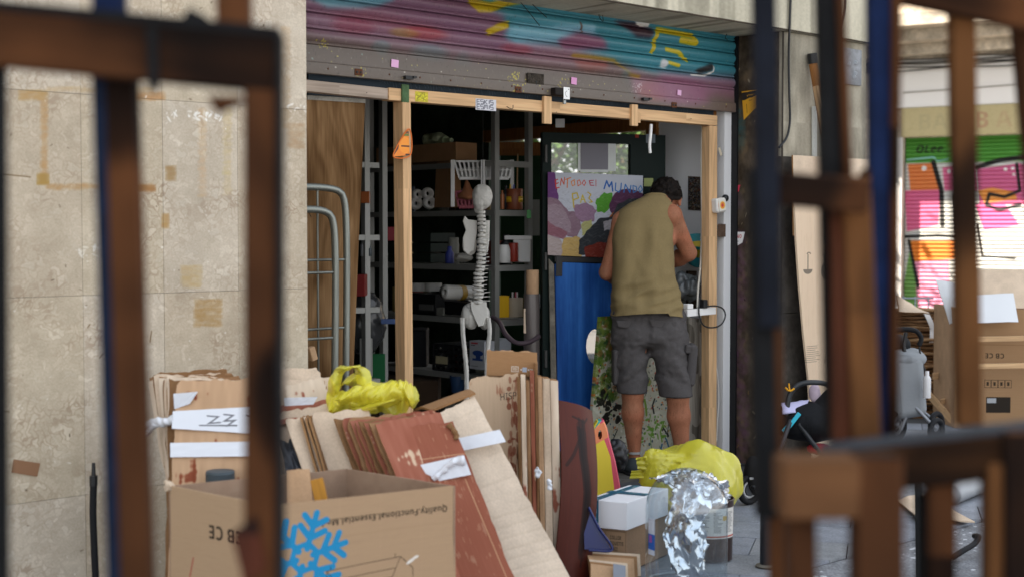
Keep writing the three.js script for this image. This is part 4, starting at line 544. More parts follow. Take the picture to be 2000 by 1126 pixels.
  put('printed_board', fbox(702, 660, 727, 735, 7.7, 0.02, 0.002, 0.3), M(0x8a8984, 0.7), 'pale printed board leaning in the dim corner', 'board'); put('green_board', fbox(722, 690, 752, 745, 7.9, 0.02, 0.002), M(0x1c5a34, 0.6), 'green board leaning beside the pale printed board', 'board'); put('blue_spray_tool', fbox(744, 622, 772, 632, 7.7, 0.03, 0.004), M(0x3a4f78, 0.4), 'blue-grey hand tool on the dim shelf behind the post', 'tool'); put('red_box_small', fbox(757, 443, 772, 470, 8.0, 0.06), M(0x7a2c34, 0.6), 'small red and white box behind the pine post', 'box'); put('orange_box', fbox(706, 374, 722, 397, 7.6, 0.08), M(0x8a4a20, 0.6), 'small orange box in the dim shelving', 'box');
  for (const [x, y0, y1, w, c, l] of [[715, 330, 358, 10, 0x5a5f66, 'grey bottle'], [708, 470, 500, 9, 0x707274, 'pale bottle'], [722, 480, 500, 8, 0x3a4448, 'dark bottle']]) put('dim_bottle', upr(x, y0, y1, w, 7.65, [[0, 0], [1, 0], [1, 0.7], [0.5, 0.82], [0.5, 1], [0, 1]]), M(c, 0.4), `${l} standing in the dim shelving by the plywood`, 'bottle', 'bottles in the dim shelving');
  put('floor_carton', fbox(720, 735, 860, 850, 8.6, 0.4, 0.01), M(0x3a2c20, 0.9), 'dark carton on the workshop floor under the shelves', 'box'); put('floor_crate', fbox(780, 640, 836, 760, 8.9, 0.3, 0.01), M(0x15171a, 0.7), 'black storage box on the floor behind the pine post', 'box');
}
// more clutter along the shelves, too dim to tell apart
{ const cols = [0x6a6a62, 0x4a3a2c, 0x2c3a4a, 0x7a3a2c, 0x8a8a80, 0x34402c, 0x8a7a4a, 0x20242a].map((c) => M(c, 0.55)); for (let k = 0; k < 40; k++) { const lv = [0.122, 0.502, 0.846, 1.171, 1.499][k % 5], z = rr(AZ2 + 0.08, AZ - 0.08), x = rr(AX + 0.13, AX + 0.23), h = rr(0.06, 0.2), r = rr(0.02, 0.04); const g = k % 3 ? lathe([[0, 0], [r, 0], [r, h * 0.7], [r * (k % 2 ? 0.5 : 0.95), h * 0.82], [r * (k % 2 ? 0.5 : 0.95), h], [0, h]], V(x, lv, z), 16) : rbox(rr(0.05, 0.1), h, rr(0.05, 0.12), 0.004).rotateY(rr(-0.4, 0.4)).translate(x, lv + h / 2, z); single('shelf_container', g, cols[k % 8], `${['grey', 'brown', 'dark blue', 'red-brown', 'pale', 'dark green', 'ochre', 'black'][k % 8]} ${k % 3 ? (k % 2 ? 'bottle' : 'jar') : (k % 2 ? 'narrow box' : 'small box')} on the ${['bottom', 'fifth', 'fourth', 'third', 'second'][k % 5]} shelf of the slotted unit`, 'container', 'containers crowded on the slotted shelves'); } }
// ---- plaster skeleton
{
  const t = thing('plaster_skeleton', 'white plaster skeleton back hanging before the shelves', 'skeleton'); const d = 7.7, k = d / FPX, q = (a, b, e = 0) => at(a, b, d + e), pm = m.plaster;
  const skull = crumple(new THREE.IcosahedronGeometry(1, 14), (x, y, z) => 0.1 * n3(x * 1.7, y * 1.7 + 3, z * 1.7) + 0.03 * n3(x * 6, y * 6, z * 6)); { const p = skull.attributes.position; for (let i = 0; i < p.count; i++) { let x = p.getX(i), y = p.getY(i); const z = p.getZ(i); x = Math.sign(x) * Math.pow(Math.abs(x), 0.8); if (y < -0.3 && x < 0) y -= 0.25; if (y < 0 && x > 0.3) x *= 1 + 0.1 * y; p.setXYZ(i, x * 20 * k, y * 24 * k, z * 20 * k); } skull.computeVertexNormals(); }
  part(t, 'skull', skull.rotateY(CY).translate(...q(942, 384)), pm); part(t, 'jaw', crumple(new THREE.SphereGeometry(0.03, 16, 12).scale(0.9, 1.1, 0.8).translate(...q(935, 407, 0.01)), (x, y, z) => 0.004 * n3(x * 60, y * 60, z * 60)), pm);
  part(t, 'hanging_cord', rod(q(943, 205, 0.02), q(943, 366, 0.02), 0.002, 0.002, 6), m.rubber);
  for (let i = 0; i < 24; i++) { const u = i / 23, y = lerp(414, 588, u), x = 939 + 3 * Math.sin(u * 5) - 3 * u, w = lerp(8, 11.5, u) * rr(0.88, 1.1), v = part(t, 'vertebra', crumple(lathe([[0, -0.0085], [w * k * 0.9, -0.008], [w * k, -0.004], [w * k, 0.004], [w * k * 0.9, 0.008], [0, 0.0085]], V(0, 0, 0), 14).rotateZ(rr(-0.14, 0.14)).rotateX(rr(-0.12, 0.12)).translate(...q(x + rr(-1, 1), y + rr(-0.8, 0.8))), (a, b, c) => 0.003 * n3(a * 90, b * 90, c * 90)), pm); if (i > 3) part(v, 'spur', rod(q(x + 6, y - 1), q(x + (i > 11 ? (i > 20 ? 24 : 17) : 14), y - 3 + (i % 3)), 0.0035, 0.002, 6), pm); if (i > 17) part(v, 'spur', rod(q(x - 4, y), q(x - (i > 20 ? 18 : 11), y - 2), 0.0035, 0.002, 6), pm); }
  part(t, 'spine_core', tube([q(939, 405), q(940, 450), q(937, 520), q(936, 592)], 0.012, 40, 8), pm);
  const blade = (pts, e) => cut(pts.map(([a, b]) => q(a, b, e)), 0.012, { bevel: 0.004 });
  part(t, 'shoulder_blade', blade([[908, 423], [913, 430], [930, 432], [930, 455], [924, 488], [914, 496], [906, 488], [905, 465], [911, 450], [905, 432]], 0.02), pm); part(t, 'shoulder_blade', blade([[948, 432], [955, 432], [954, 470], [951, 492], [945, 496], [942, 470]], 0.03), pm);
  part(t, 'rib_mass', crumple(new THREE.SphereGeometry(0.05, 20, 14).scale(0.8, 1.4, 0.5).rotateY(CY).translate(...q(917, 476, 0.05)), (x, y, z) => 0.006 * n3(x * 40, y * 40, z * 40)), pm);
  part(t, 'hip_bone', crumple(new THREE.SphereGeometry(1, 28, 20).scale(18 * k, 26 * k, 0.06).rotateY(CY).translate(...q(918, 617, 0.05)), (x, y, z) => 0.006 * n3(x * 30, y * 60, z * 30)), pm); part(t, 'hip_bone', crumple(new THREE.SphereGeometry(1, 24, 16).scale(11 * k, 24 * k, 0.05).rotateY(CY).translate(...q(946, 620, 0.05)), (x, y, z) => 0.005 * n3(x * 40, y * 40, z * 40)), pm);
  part(t, 'sacrum', cut([[920, 590], [949, 590], [951, 612], [943, 634], [935, 636], [928, 622], [921, 604]].map(([a, b]) => q(a, b, -0.02)), 0.016, { bevel: 0.003 }), pm);
  const leg = (pts, r) => crumple(tube(pts, r, 60, 12), (x, y, z) => 0.003 * n3(x * 50, y * 50, z * 50)); part(t, 'thigh_bone', leg([q(903, 620), q(904, 650), q(908, 690), q(911, 730), q(911, 775), q(910, 860)], 0.014), pm); part(t, 'thigh_bone', leg([q(954, 620), q(956, 650), q(953, 680), q(951, 710), q(950, 790)], 0.013), pm);
}
// ---- green door with pane, painted sheets on it
{
  const P = at(1060, 455, 8.0), dd = V(0.913, 0, 0.407).normalize(), nn = V(-dd.z, 0, dd.x); P.y = 0; if (nn.dot(AWAY) > 0) nn.negate();
  const q = (a, b, off = 0) => onP(a, b, P.clone().addScaledVector(nn, off), nn); const rect = (x0, y0, x1, y1, off = 0, sl = 0.02) => [q(x0, y0, off), q(x1, y0 + (x1 - x0) * sl, off), q(x1, y1 + (x1 - x0) * sl * (y1 > 455 ? -0.2 : 0.6), off), q(x0, y1, off)];
  const dm = M(0x0b1a17, 0.6, { specularIntensity: 0.35 }), t = thing('green_door', 'dark green half-glazed workshop door standing ajar', 'door');
  const ground = (p) => V(p.x, 0.02, p.z);
  part(t, 'leaf', cut([q(1060, 258), q(1300, 264), ground(q(1300, 600)), ground(q(1060, 600))], 0.04, { holes: [[q(1077, 278), q(1077, 345), q(1232, 345), q(1232, 281)], [q(1140, 640), q(1140, 716), q(1180, 716), q(1180, 640)]] }), dm);
  part(t, 'pane', cut([q(1077, 278, -0.02), q(1232, 281, -0.02), q(1232, 345, -0.02), q(1077, 345, -0.02)], 0.004), M(0xffffff, 0.05, { transmission: 1, thickness: 0, ior: 1.5 }));
  part(t, 'taped_sheet', [cut(rect(1134, 278, 1188, 331, -0.012, 0.01), 0.002)], M(0x77767e, 0.6), 'grey paper taped to the pane'); part(t, 'tape_edge', [cut(rect(1129, 277, 1134, 334, -0.013, 0), 0.002), cut(rect(1188, 279, 1203, 334, -0.013, 0), 0.002), cut(rect(1134, 331, 1188, 336, -0.013, 0), 0.002)], M(0xd8dcdc, 0.3, { transmission: 0.4 }));
  for (const y of [300, 510, 700]) { const h = q(1066, y, 0.004); part(t, 'hinge', rod(h.clone().add(V(0, -0.05, 0)), h.clone().add(V(0, 0.05, 0)), 0.011), M(0x4a4a48, 0.5, { metalness: 0.6 })); }
  part(t, 'sticker', cut(rect(1262, 262, 1280, 279, 0.002, 0), 0.001), M(0x6f7880, 0.6)); part(t, 'sticker', cut(rect(1258, 348, 1276, 364, 0.002, 0), 0.001), M(0x8f9860, 0.6)); part(t, 'sticker', cut(rect(1241, 262, 1248, 269, 0.002, 0), 0.001), M(0x8a3020, 0.6));
  // sheet of paper with painted words
  const pt = canvasTex(740, 660, (x, w, h) => {
    const p = (a, b) => [(a - 1070) / 186 * w, (b - 336) / 166 * h - (a - 1070) / 186 * 6]; x.fillStyle = '#c4c8d2'; x.fillRect(0, 0, w, h);
    const poly = (pts0, c, a = 1) => { const pts = []; pts0.forEach((A, i) => { const B = pts0[(i + 1) % pts0.length]; for (let k = 0; k < 5; k++) pts.push([lerp(A[0], B[0], k / 5) + rr(-1.8, 1.8), lerp(A[1], B[1], k / 5) + rr(-1.8, 1.8)]); }); x.globalAlpha = a; x.fillStyle = c; x.beginPath(); const n = pts.length; for (let i = 0; i < n; i++) { const A = p(...pts[i]), B = p(...pts[(i + 1) % n]), mx = (A[0] + B[0]) / 2, my = (A[1] + B[1]) / 2; if (!i) x.moveTo(mx, my); else x.quadraticCurveTo(A[0], A[1], mx, my); } const A = p(...pts[0]), B = p(...pts[1]); x.quadraticCurveTo(A[0], A[1], (A[0] + B[0]) / 2, (A[1] + B[1]) / 2); x.fill(); x.globalAlpha = 1; };
    const st = (pts, c, lw) => { x.strokeStyle = c; x.lineWidth = lw; x.lineCap = x.lineJoin = 'round'; x.beginPath(); pts.forEach((q2, i) => x[i ? 'lineTo' : 'moveTo'](...p(...q2))); x.stroke(); };
    poly([[1066, 330], [1082, 334], [1088, 370], [1092, 395], [1066, 385]], '#6d3f78'); poly([[1068, 385], [1090, 390], [1110, 412], [1130, 415], [1135, 440], [1125, 468], [1100, 460], [1068, 440]], '#8f7280'); poly([[1068, 400], [1095, 400], [1112, 430], [1114, 455], [1090, 470], [1068, 460]], '#a08a94'); poly([[1066, 430], [1080, 440], [1110, 455], [1100, 470], [1066, 460]], '#8c4f5c', 0.7); poly([[1066, 462], [1095, 470], [1105, 510], [1066, 510]], '#b8a8a4'); poly([[1098, 468], [1130, 462], [1140, 480], [1132, 512], [1096, 512]], '#c9a866'); poly([[1120, 400], [1145, 395], [1164, 408], [1158, 432], [1135, 436], [1122, 420]], '#9a7a92'); poly([[1134, 436], [1154, 426], [1158, 458], [1135, 462]], '#b9b679'); poly([[1162, 390], [1178, 374], [1196, 375], [1196, 398], [1180, 414], [1164, 412]], '#559a2f');
    poly([[1200, 372], [1225, 364], [1256, 372], [1256, 400], [1220, 400], [1196, 420], [1188, 400]], '#5a3350'); poly([[1188, 424], [1210, 400], [1256, 388], [1256, 430], [1200, 470], [1186, 450]], '#a35a1c'); poly([[1156, 440], [1170, 424], [1196, 420], [1205, 398], [1230, 384], [1256, 384], [1256, 396], [1226, 404], [1200, 440], [1198, 470], [1150, 500], [1128, 498], [1130, 470]], '#33363a'); poly([[1176, 432], [1196, 426], [1194, 446], [1180, 450]], '#a9a4a8'); poly([[1140, 484], [1165, 474], [1200, 470], [1256, 476], [1256, 512], [1140, 512]], '#7a2c20');
    for (let k = 0; k < 2600; k++) { const a = rr(0, w), b = rr(h * 0.22, h); x.globalAlpha = rr(0.03, 0.09); x.fillStyle = rnd() < 0.45 ? '#fff' : '#2a1a1a'; x.save(); x.translate(a, b); x.rotate(rr(-0.9, 0.9)); x.fillRect(0, 0, rr(4, 50), rr(1, 7)); x.restore(); } x.globalAlpha = 1;
    st([[1089, 350], [1084, 352], [1085, 360], [1090, 357]], '#d0403c', 8); st([[1085, 360], [1086, 368], [1092, 366]], '#d0403c', 8); st([[1094, 362], [1096, 348], [1101, 360], [1102, 346]], '#d0583c', 7); st([[1104, 350], [1114, 346]], '#e07a2c', 7); st([[1108, 348], [1107, 366]], '#e07a2c', 7); st([[1121, 350], [1115, 354], [1117, 362], [1122, 360], [1121, 352]], '#e08a3c', 7); st([[1127, 352], [1128, 362], [1134, 358], [1131, 350], [1127, 352]], '#d8622c', 6); st([[1140, 350], [1136, 356], [1140, 361], [1143, 355], [1140, 350]], '#d0503c', 6); st([[1158, 350], [1150, 351], [1152, 360], [1159, 360]], '#b8404c', 7); st([[1151, 355], [1157, 355]], '#b8404c', 6); st([[1163, 349], [1163, 361]], '#c05050', 6);
    st([[1179, 366], [1184, 350], [1189, 362], [1194, 352], [1196, 370]], '#2c62b0', 11); st([[1202, 354], [1201, 368], [1208, 372], [1212, 366], [1213, 354]], '#3870b8', 9); st([[1218, 372], [1221, 356], [1230, 372], [1232, 358]], '#3a78c0', 9); st([[1236, 358], [1237, 372], [1244, 368], [1243, 360], [1236, 358]], '#4a80c0', 8); st([[1251, 358], [1247, 364], [1250, 371], [1255, 366], [1252, 358]], '#5a8ac4', 8);
    st([[1120, 405], [1117, 378], [1126, 376], [1129, 386], [1119, 390]], '#c9b23c', 10); st([[1133, 395], [1137, 380], [1142, 394]], '#cdb83e', 9); st([[1134, 389], [1141, 389]], '#cdb83e', 7); st([[1147, 374], [1153, 378], [1149, 386], [1156, 393], [1150, 394]], '#c9ac38', 9);
  });
  single('painted_sheet', sheet([q(1070, 336, 0.03), q(1256, 343, 0.03), q(1256, 506, 0.03), q(1070, 498, 0.03)], 0.003, { nx: 8, ny: 6, unit: true, warp: (u, v) => 0.004 * Math.sin(u * 5) * v }), M(0xe6e6e6, 0.7, { map: pt }), 'large painted paper reading en todo el mundo paz pinned to the green door', 'painting');
  const bt = texFrom(512, 512, (u, v) => { const a = tn(u * 12, v * 3, 4096), b = tn(u * 5, v * 2 + 9, 4096), c = tn(u * 60, v * 8, 4096), e = tn(u * 30, v * 30, 4096); const s = (a - 0.5) * 34 + (b - 0.5) * 40 + (c - 0.5) * 14 + (e - 0.5) * 8; return [44 + s * 0.8, 108 + s, 192 + s * 1.2]; });
  const bl = thing('blue_board', 'blue painted board with a round cut-out under the painted paper', 'board');
  const hole = []; for (let k = 0; k < 16; k++) { const a = k / 16 * 6.283; hole.push(q(1162 + 17 * Math.cos(a), 676 + 34 * Math.sin(a), 0.034)); }
  part(bl, 'panel', cut([q(1084, 516, 0.034), q(1092, 512, 0.034), q(1200, 516, 0.034), q(1200, 880, 0.034), q(1092, 880, 0.034)], 0.012, { holes: [hole], unit: true }), M(0xd8d8d8, 0.6, { map: bt }));
  part(bl, 'edge_strip', cut([q(1072, 505, 0.03), q(1082, 516, 0.03), q(1090, 880, 0.03), q(1079, 880, 0.03)], 0.01), M(0x8a857a, 0.8, { map: T.grime })); part(bl, 'top_strip', cut([q(1084, 501, 0.036), q(1200, 504, 0.036), q(1200, 513, 0.036), q(1084, 511, 0.036)], 0.01), m.black); part(bl, 'black_strap', cut([q(1087, 500, 0.042), q(1099, 500, 0.042), q(1098, 539, 0.042), q(1086, 539, 0.042)], 0.006), m.black);
}
// ---- paint-splattered bench
const BZ = -0.25;
{
  const tx = canvasTex(700, 820, (x, w, h) => {
    x.fillStyle = '#b4b2a2'; x.fillRect(0, 0, w, h);
    const blob = (cx, cy, rx, ry, c, a) => { x.globalAlpha = a; x.fillStyle = c; x.beginPath(); x.ellipse(cx, cy, rx, ry, rr(0, 3), 0, 7); x.fill(); };
    for (let k = 0; k < 900; k++) blob(rr(0, w), rr(0, h), rr(3, 30), rr(2, 14), ['#ceccc0', '#b4b0a2', '#dad8cc', '#bdb9a6'][k % 4], 0.35);
    for (let k = 0; k < 430; k++) { const y = Math.pow(rnd(), 1.5) * h * 0.55, X = rnd() < 0.75 ? rr(0, w * 0.26) : rr(0, w); blob(X, y, rr(4, 26), rr(4, 20), ['#4a6a1c', '#5c7a26', '#3c5a18', '#7a8a3a', '#8a5a30', '#2c4a2c'][k % 6], 0.55); }
    for (let k = 0; k < 700; k++) blob(rr(0, w), rr(h * 0.3, h), rr(1, 9), rr(1, 8), ['#2a4a6a', '#a8382c', '#c8682c', '#2c2c28', '#5a8a3a', '#d8d4c8', '#1e3a4a', '#b08a4a'][k % 8], 0.75);
    const drip = (px, py, pts, c, lw) => { x.globalAlpha = 0.9; x.strokeStyle = c; x.lineWidth = lw; x.lineCap = 'round'; x.beginPath(); x.moveTo(px, py); for (const [a, b] of pts) x.lineTo(px += a, py += b); x.stroke(); };
    for (let k = 0; k < 26; k++) drip(rr(0, w), rr(h * 0.35, h * 0.9), [[rr(-30, 30), rr(10, 50)], [rr(-14, 14), rr(10, 60)]], ['#1c1a18', '#1c1a18', '#4a7a26', '#6a8a2c', '#2a5a7a'][k % 5], rr(3, 14));
    for (const [a, b] of [[60, 430], [95, 560], [70, 610], [170, 520], [110, 500]]) for (let k = 0; k < 9; k++) blob(a + rr(-22, 22), b + rr(-40, 40), rr(6, 16), rr(8, 22), '#17150f', 0.85);
    for (let k = 0; k < 30; k++) blob(rr(330, 520), rr(560, 700), rr(4, 26), rr(3, 10), '#5c8a2a', 0.8);
    x.globalAlpha = 1;
  });
  const q = (a, b, z = BZ) => onZ(a, b, z), t = thing('splattered_bench', 'workbench with a paint-splattered front panel behind the standing person', 'workbench');
  const a = q(1172, 618), c = q(1346, 618); const top = a.y;
  part(t, 'front_panel', cut([a, V(6.36, top, BZ), V(6.36, 0.01, BZ), V(q(1160, 800).x - 0.02, 0.01, BZ), q(1158, 790)], 0.02, { unit: true }), M(0xe6e6e2, 0.7, { map: tx, bumpMap: T.bump, bumpScale: 0.003 })); void c;
  part(t, 'bench_top', span(5.86, 6.38, top + 0.002, top + 0.03, BZ - 0.03, BZ - 0.2), m.oldWood);
  const pw = texFrom(128, 512, (u, v) => { const a1 = tn(u * 20 + 3 * tn(u * 2, v * 6, 64), v * 5, 4096), b = tn(u * 4, v * 14, 4096), k = b > 0.66 ? 50 : 0; const s = 178 + 40 * (a1 - 0.5) - k; return [s, s - 6, s - 14]; });
  part(t, 'whitewashed_plank', sheet([q(1346, 620, -0.12), q(1378, 622, -0.12), V(q(1378, 622, -0.12).x, 0.01, -0.12), V(q(1346, 620, -0.12).x, 0.01, -0.12)], 0.03, { nx: 1, ny: 4, unit: true }), M(0xd4d2cc, 0.8, { map: pw }));
  // things on the bench
  const cr = (px, py, d, r, sx, sy, sz, amp, f) => crumple(new THREE.IcosahedronGeometry(r, 14).scale(sx, sy, sz).translate(...at(px, py, d)), (x, y, z) => amp * (facet(x * f, y * f, z * f) * 0.6 + 0.3 * facet(x * f * 2.2, y * f * 2.2, z * f * 2.2)));
  single('clear_sheeting', cr(1344, 560, 8.25, 0.11, 0.9, 0.7, 0.7, 0.05, 16), M(0x6f7476, 0.15, { transmission: 0.35 }), 'crumpled clear plastic sheeting on the bench beside the person', 'plastic sheet');
  const bowl = (px, py, d, w, c, rx, l) => single('plastic_bowl', lathe([[0.02, 0], [w * 0.7, 0.02], [w, 0.08], [w * 0.97, 0.082], [w * 0.66, 0.026], [0.02, 0.008]]).rotateX(rx).rotateY(CY).translate(...at(px, py, d)), M(c, 0.45), l, 'bowl', 'stacked plastic bowls');
  bowl(1362, 492, 8.3, 0.085, 0x1f8f98, 0.5, 'upper teal plastic bowl beside the raised elbow'); bowl(1366, 504, 8.27, 0.07, 0xd0b428, 0.4, 'yellow plastic bowl wedged between the teal ones'); bowl(1362, 520, 8.24, 0.075, 0x1c7f8c, 0.35, 'lower teal plastic bowl above the clear sheeting');
  single('bowl_stand', fbox(1340, 528, 1378, 612, 8.36, 0.12, 0.004), M(0x3a2e24, 0.85), 'dark box behind the plastic sheeting carrying the bowls', 'box');
  { const g = thing('power_strip', 'white power strip with plugs and cable at the pine post', 'power strip'); const p = (a2, b2, z = 0.03) => onZ(a2, b2, z); part(g, 'strip_body', beam(p(1338, 611), p(1394, 606), 0.04, 0.04, UPV), m.white); part(g, 'plug', rbox(0.035, 0.05, 0.04, 0.005).translate(...p(1374, 593, 0.04)), m.black); part(g, 'plug', rbox(0.05, 0.03, 0.04, 0.005).translate(...p(1344, 598, 0.03)), m.white); part(g, 'cable', tube([p(1380, 598, 0.05), p(1398, 597, 0.08), p(1413, 603, 0.09), p(1417, 615, 0.09), p(1410, 632, 0.09), p(1393, 639, 0.08), p(1374, 634, 0.07), p(1366, 615, 0.06), p(1366, 590, 0.05), p(1368, 560, 0.0)], 0.0045, 90, 7), m.black); }
  single('white_cable', tube([onZ(1371, 240, -0.07), onZ(1370, 330, -0.07), onZ(1371, 450, -0.07), onZ(1368, 520, -0.07), onZ(1364, 560, -0.06), onZ(1362, 600, -0.04)], 0.006, 60, 6), M(0xcfcabd, 0.6), 'white cable hanging down beside the pine post', 'cable');
  single('thin_cable', tube([onZ(1399, 716, -0.008), onZ(1402, 735, -0.008), onZ(1404, 780, -0.008), onZ(1401, 830, -0.008), onZ(1400, 860, -0.008)], 0.004, 40, 6), M(0xd8d6d0, 0.6), 'thin white cable down the white jamb', 'cable');
  const poster = canvasTex(96, 192, (x) => { x.fillStyle = '#3a332e'; x.fillRect(0, 0, 96, 192); for (let k = 0; k < 700; k++) { x.fillStyle = ['#7a4a3a', '#5a6a7a', '#a89a80', '#2a2422', '#6a5a3a', '#8a8a90'][k % 6]; x.fillRect(rr(0, 96), rr(0, 192), rr(2, 9), rr(2, 7)); } });
  single('wall_poster', sheet([onX(1344, 344, 6.415), onX(1375, 346, 6.415), onX(1375, 412, 6.415), onX(1344, 410, 6.415)], 0.002, { nx: 1, ny: 1, unit: true }), M(0xcccccc, 0.6, { map: poster }), 'dark crowded poster on the white side wall', 'poster');
  { const g = thing('alarm_bell', 'white square alarm button with an orange ringed face on the jamb', 'alarm'); const z = -0.011, p = onZ(1404, 401, z + 0.03), fc = canvasTex(128, 128, (x) => { x.fillStyle = '#e2dfd6'; x.fillRect(0, 0, 128, 128); for (const [r, c] of [[54, '#e6d8b8'], [44, '#e8b04a'], [34, '#e89038'], [22, '#d8643c'], [12, '#c83c50']]) { x.fillStyle = c; x.beginPath(); x.arc(64, 64, r, 0, 7); x.fill(); } }); part(g, 'housing', rbox(0.085, 0.085, 0.05, 0.014, 3).rotateZ(0.12).translate(p.x, p.y, p.z), M(0xdedbd4, 0.5)); part(g, 'face', new THREE.BoxGeometry(0.064, 0.064, 0.004).rotateZ(0.12).translate(p.x, p.y, p.z + 0.027), M(0xffffff, 0.5, { map: fc })); const b = onZ(1417, 387, z + 0.02); part(g, 'black_knob', ball(0.022, b, 1, 1, 0.9, 16), m.blackPlastic); }
  single('rust_plate', rbox(0.07, 0.075, 0.004, 0.002).translate(...onZ(1410, 450, -0.0105)), M(0x6a5648, 0.85, { map: T.grime }), 'brown metal plate on the white jamb under the alarm', 'plate');
  single('paper_scrap', rbox(0.02, 0.05, 0.002, 0.001).rotateZ(0.5).translate(...onZ(1407, 296, -0.0115)), M(0xc9bda6, 0.8), 'torn glue patch high on the white jamb', 'scrap');
}

// ================================================================ THE PERSON AT THE BENCH
{
  const J = (px, py, d) => at(px, py, d);
  const cap = (p, a, b, r0, r1) => { const bx = b.x - a.x, by = b.y - a.y, bz = b.z - a.z, px = p[0] - a.x, py = p[1] - a.y, pz = p[2] - a.z, t = clamp((px * bx + py * by + pz * bz) / (bx * bx + by * by + bz * bz)); return Math.hypot(px - bx * t, py - by * t, pz - bz * t) - lerp(r0, r1, t); };
  const smin = (a, b, k) => { const h = clamp(0.5 + 0.5 * (b - a) / k); return lerp(b, a, h) - k * h * (1 - h); };
  const chain = (bones, k = 0.03) => (x, y, z) => { let s = 9; const p = [x, y, z]; for (const [a, b, r0, r1] of bones) s = smin(s, cap(p, a, b, r0, r1), k); return s; };
  const bounds = (bones, pad = 0.05) => { const b = new THREE.Box3(); for (const [a, c, r0, r1] of bones) { b.expandByPoint(a.clone().addScalar(r0)); b.expandByPoint(a.clone().addScalar(-r0)); b.expandByPoint(c.clone().addScalar(r1)); b.expandByPoint(c.clone().addScalar(-r1)); } return b.expandByScalar(pad); };
  const t = thing('person', 'person in an olive sleeveless shirt and grey cargo shorts bent over the bench', 'person');
  const skinTex = texFrom(256, 256, (u, v) => { const h = tn(u * 110, v * 22, 4096) > 0.8 ? -26 : 0, r = tn(u * 5 + 3, v * 5, 5) - 0.5, s = 224 + 34 * (tn(u * 9, v * 9, 9) - 0.5) + 22 * (tn(u * 90, v * 90, 90) - 0.5) + h; return [s + 6 + 14 * r, s - 2 - 8 * r, s - 6 - 12 * r]; });
  const skin = M(0xae785c, 0.65, { map: scaled(skinTex, 3) });
  const shL = J(1216, 432, 7.84), shR = J(1311, 420, 7.82), elL = J(1186, 532, 7.86), elR = J(1345, 494, 7.94), wrL = J(1228, 552, 8.1), wrR = J(1296, 520, 8.12);
  const hipL = J(1236, 640, 7.78), hipR = J(1300, 640, 7.78), knL = J(1236, 768, 7.74), knR = J(1324, 772, 7.72), caL = J(1236, 806, 7.755), caR = J(1326, 812, 7.735), anL = J(1240, 899, 7.8), anR = J(1334, 900, 7.76);
  const nk = J(1280, 402, 7.88), hd = J(1301, 391, 8.02);
  const bones = [[J(1228, 470, 7.84), J(1296, 465, 7.83), 0.075, 0.075], [J(1236, 555, 7.8), J(1294, 555, 7.8), 0.08, 0.08], [J(1240, 625, 7.78), J(1294, 625, 7.78), 0.08, 0.08], [J(1262, 480, 7.83), J(1266, 610, 7.78), 0.09, 0.09],
    [J(1250, 432, 7.86), shL, 0.05, 0.056], [J(1280, 428, 7.86), shR, 0.05, 0.058], [shL, elL, 0.057, 0.043], [shR, elR, 0.06, 0.045], [elL, elL.clone().lerp(wrL, 0.35), 0.043, 0.044], [elL.clone().lerp(wrL, 0.35), wrL, 0.044, 0.029], [elR, elR.clone().lerp(wrR, 0.35), 0.045, 0.046], [elR.clone().lerp(wrR, 0.35), wrR, 0.046, 0.029],
    [nk, hd, 0.06, 0.058], [J(1262, 425, 7.86), nk, 0.08, 0.062], [hipL, knL, 0.088, 0.06], [hipR, knR, 0.088, 0.062], [knL, caL, 0.058, 0.06], [caL, anL, 0.06, 0.029], [knR, caR, 0.06, 0.063], [caR, anR, 0.063, 0.031], [anL, J(1236, 918, 7.82), 0.03, 0.034], [anR, J(1332, 918, 7.8), 0.036, 0.036]];
  const bb = bounds(bones), geos = [nets(chain(bones, 0.022), bb.min, bb.max, 0.0125)];
  // head: skull, bowed face with nose, brow and chin, ears
  const fw = AWAY.clone().multiplyScalar(0.82).addScaledVector(ALONG, 0.25).add(V(0, -0.5, 0)).normalize(), sd = fw.clone().cross(UPV).normalize(), up = sd.clone().cross(fw).normalize(), H = (a, b, c) => hd.clone().addScaledVector(sd, a).addScaledVector(up, b).addScaledVector(fw, c);
  const head = [[H(0, 0.035, -0.028), H(0, 0.04, 0.03), 0.079, 0.074], [H(0, -0.03, 0.035), H(0, -0.085, 0.055), 0.058, 0.032], [H(0, 0.0, 0.095), H(0, -0.03, 0.118), 0.01, 0.014], [H(-0.035, 0.02, 0.085), H(0.035, 0.02, 0.085), 0.014, 0.014], [H(-0.02, -0.065, 0.094), H(0.02, -0.065, 0.094), 0.009, 0.009], [H(-0.076, 0.012, 0.0), H(-0.082, -0.03, 0.004), 0.016, 0.009], [H(0.076, 0.012, 0.0), H(0.082, -0.03, 0.004), 0.016, 0.009], [H(0, -0.05, -0.03), nk, 0.05, 0.056]];
  const hb = bounds(head, 0.02); geos.push(nets(chain(head, 0.012), hb.min, hb.max, 0.005));
  // hands working together on the bench
  for (const [w, s] of [[wrL, 1], [wrR, -1]]) {
    const f = AWAY.clone().multiplyScalar(0.75).addScaledVector(ALONG, 0.35 * s).add(V(0, -0.35, 0)).normalize(), r = f.clone().cross(UPV).normalize(), n = r.clone().cross(f).normalize(), Q = (a, b, c) => w.clone().addScaledVector(r, a).addScaledVector(n, b).addScaledVector(f, c);
    const hbns = [[w, Q(0, 0, 0.03), 0.027, 0.026], [Q(-0.026, 0, 0.045), Q(0.026, 0, 0.045), 0.016, 0.016], [Q(-0.028, 0, 0.082), Q(0.028, 0, 0.08), 0.014, 0.013]];
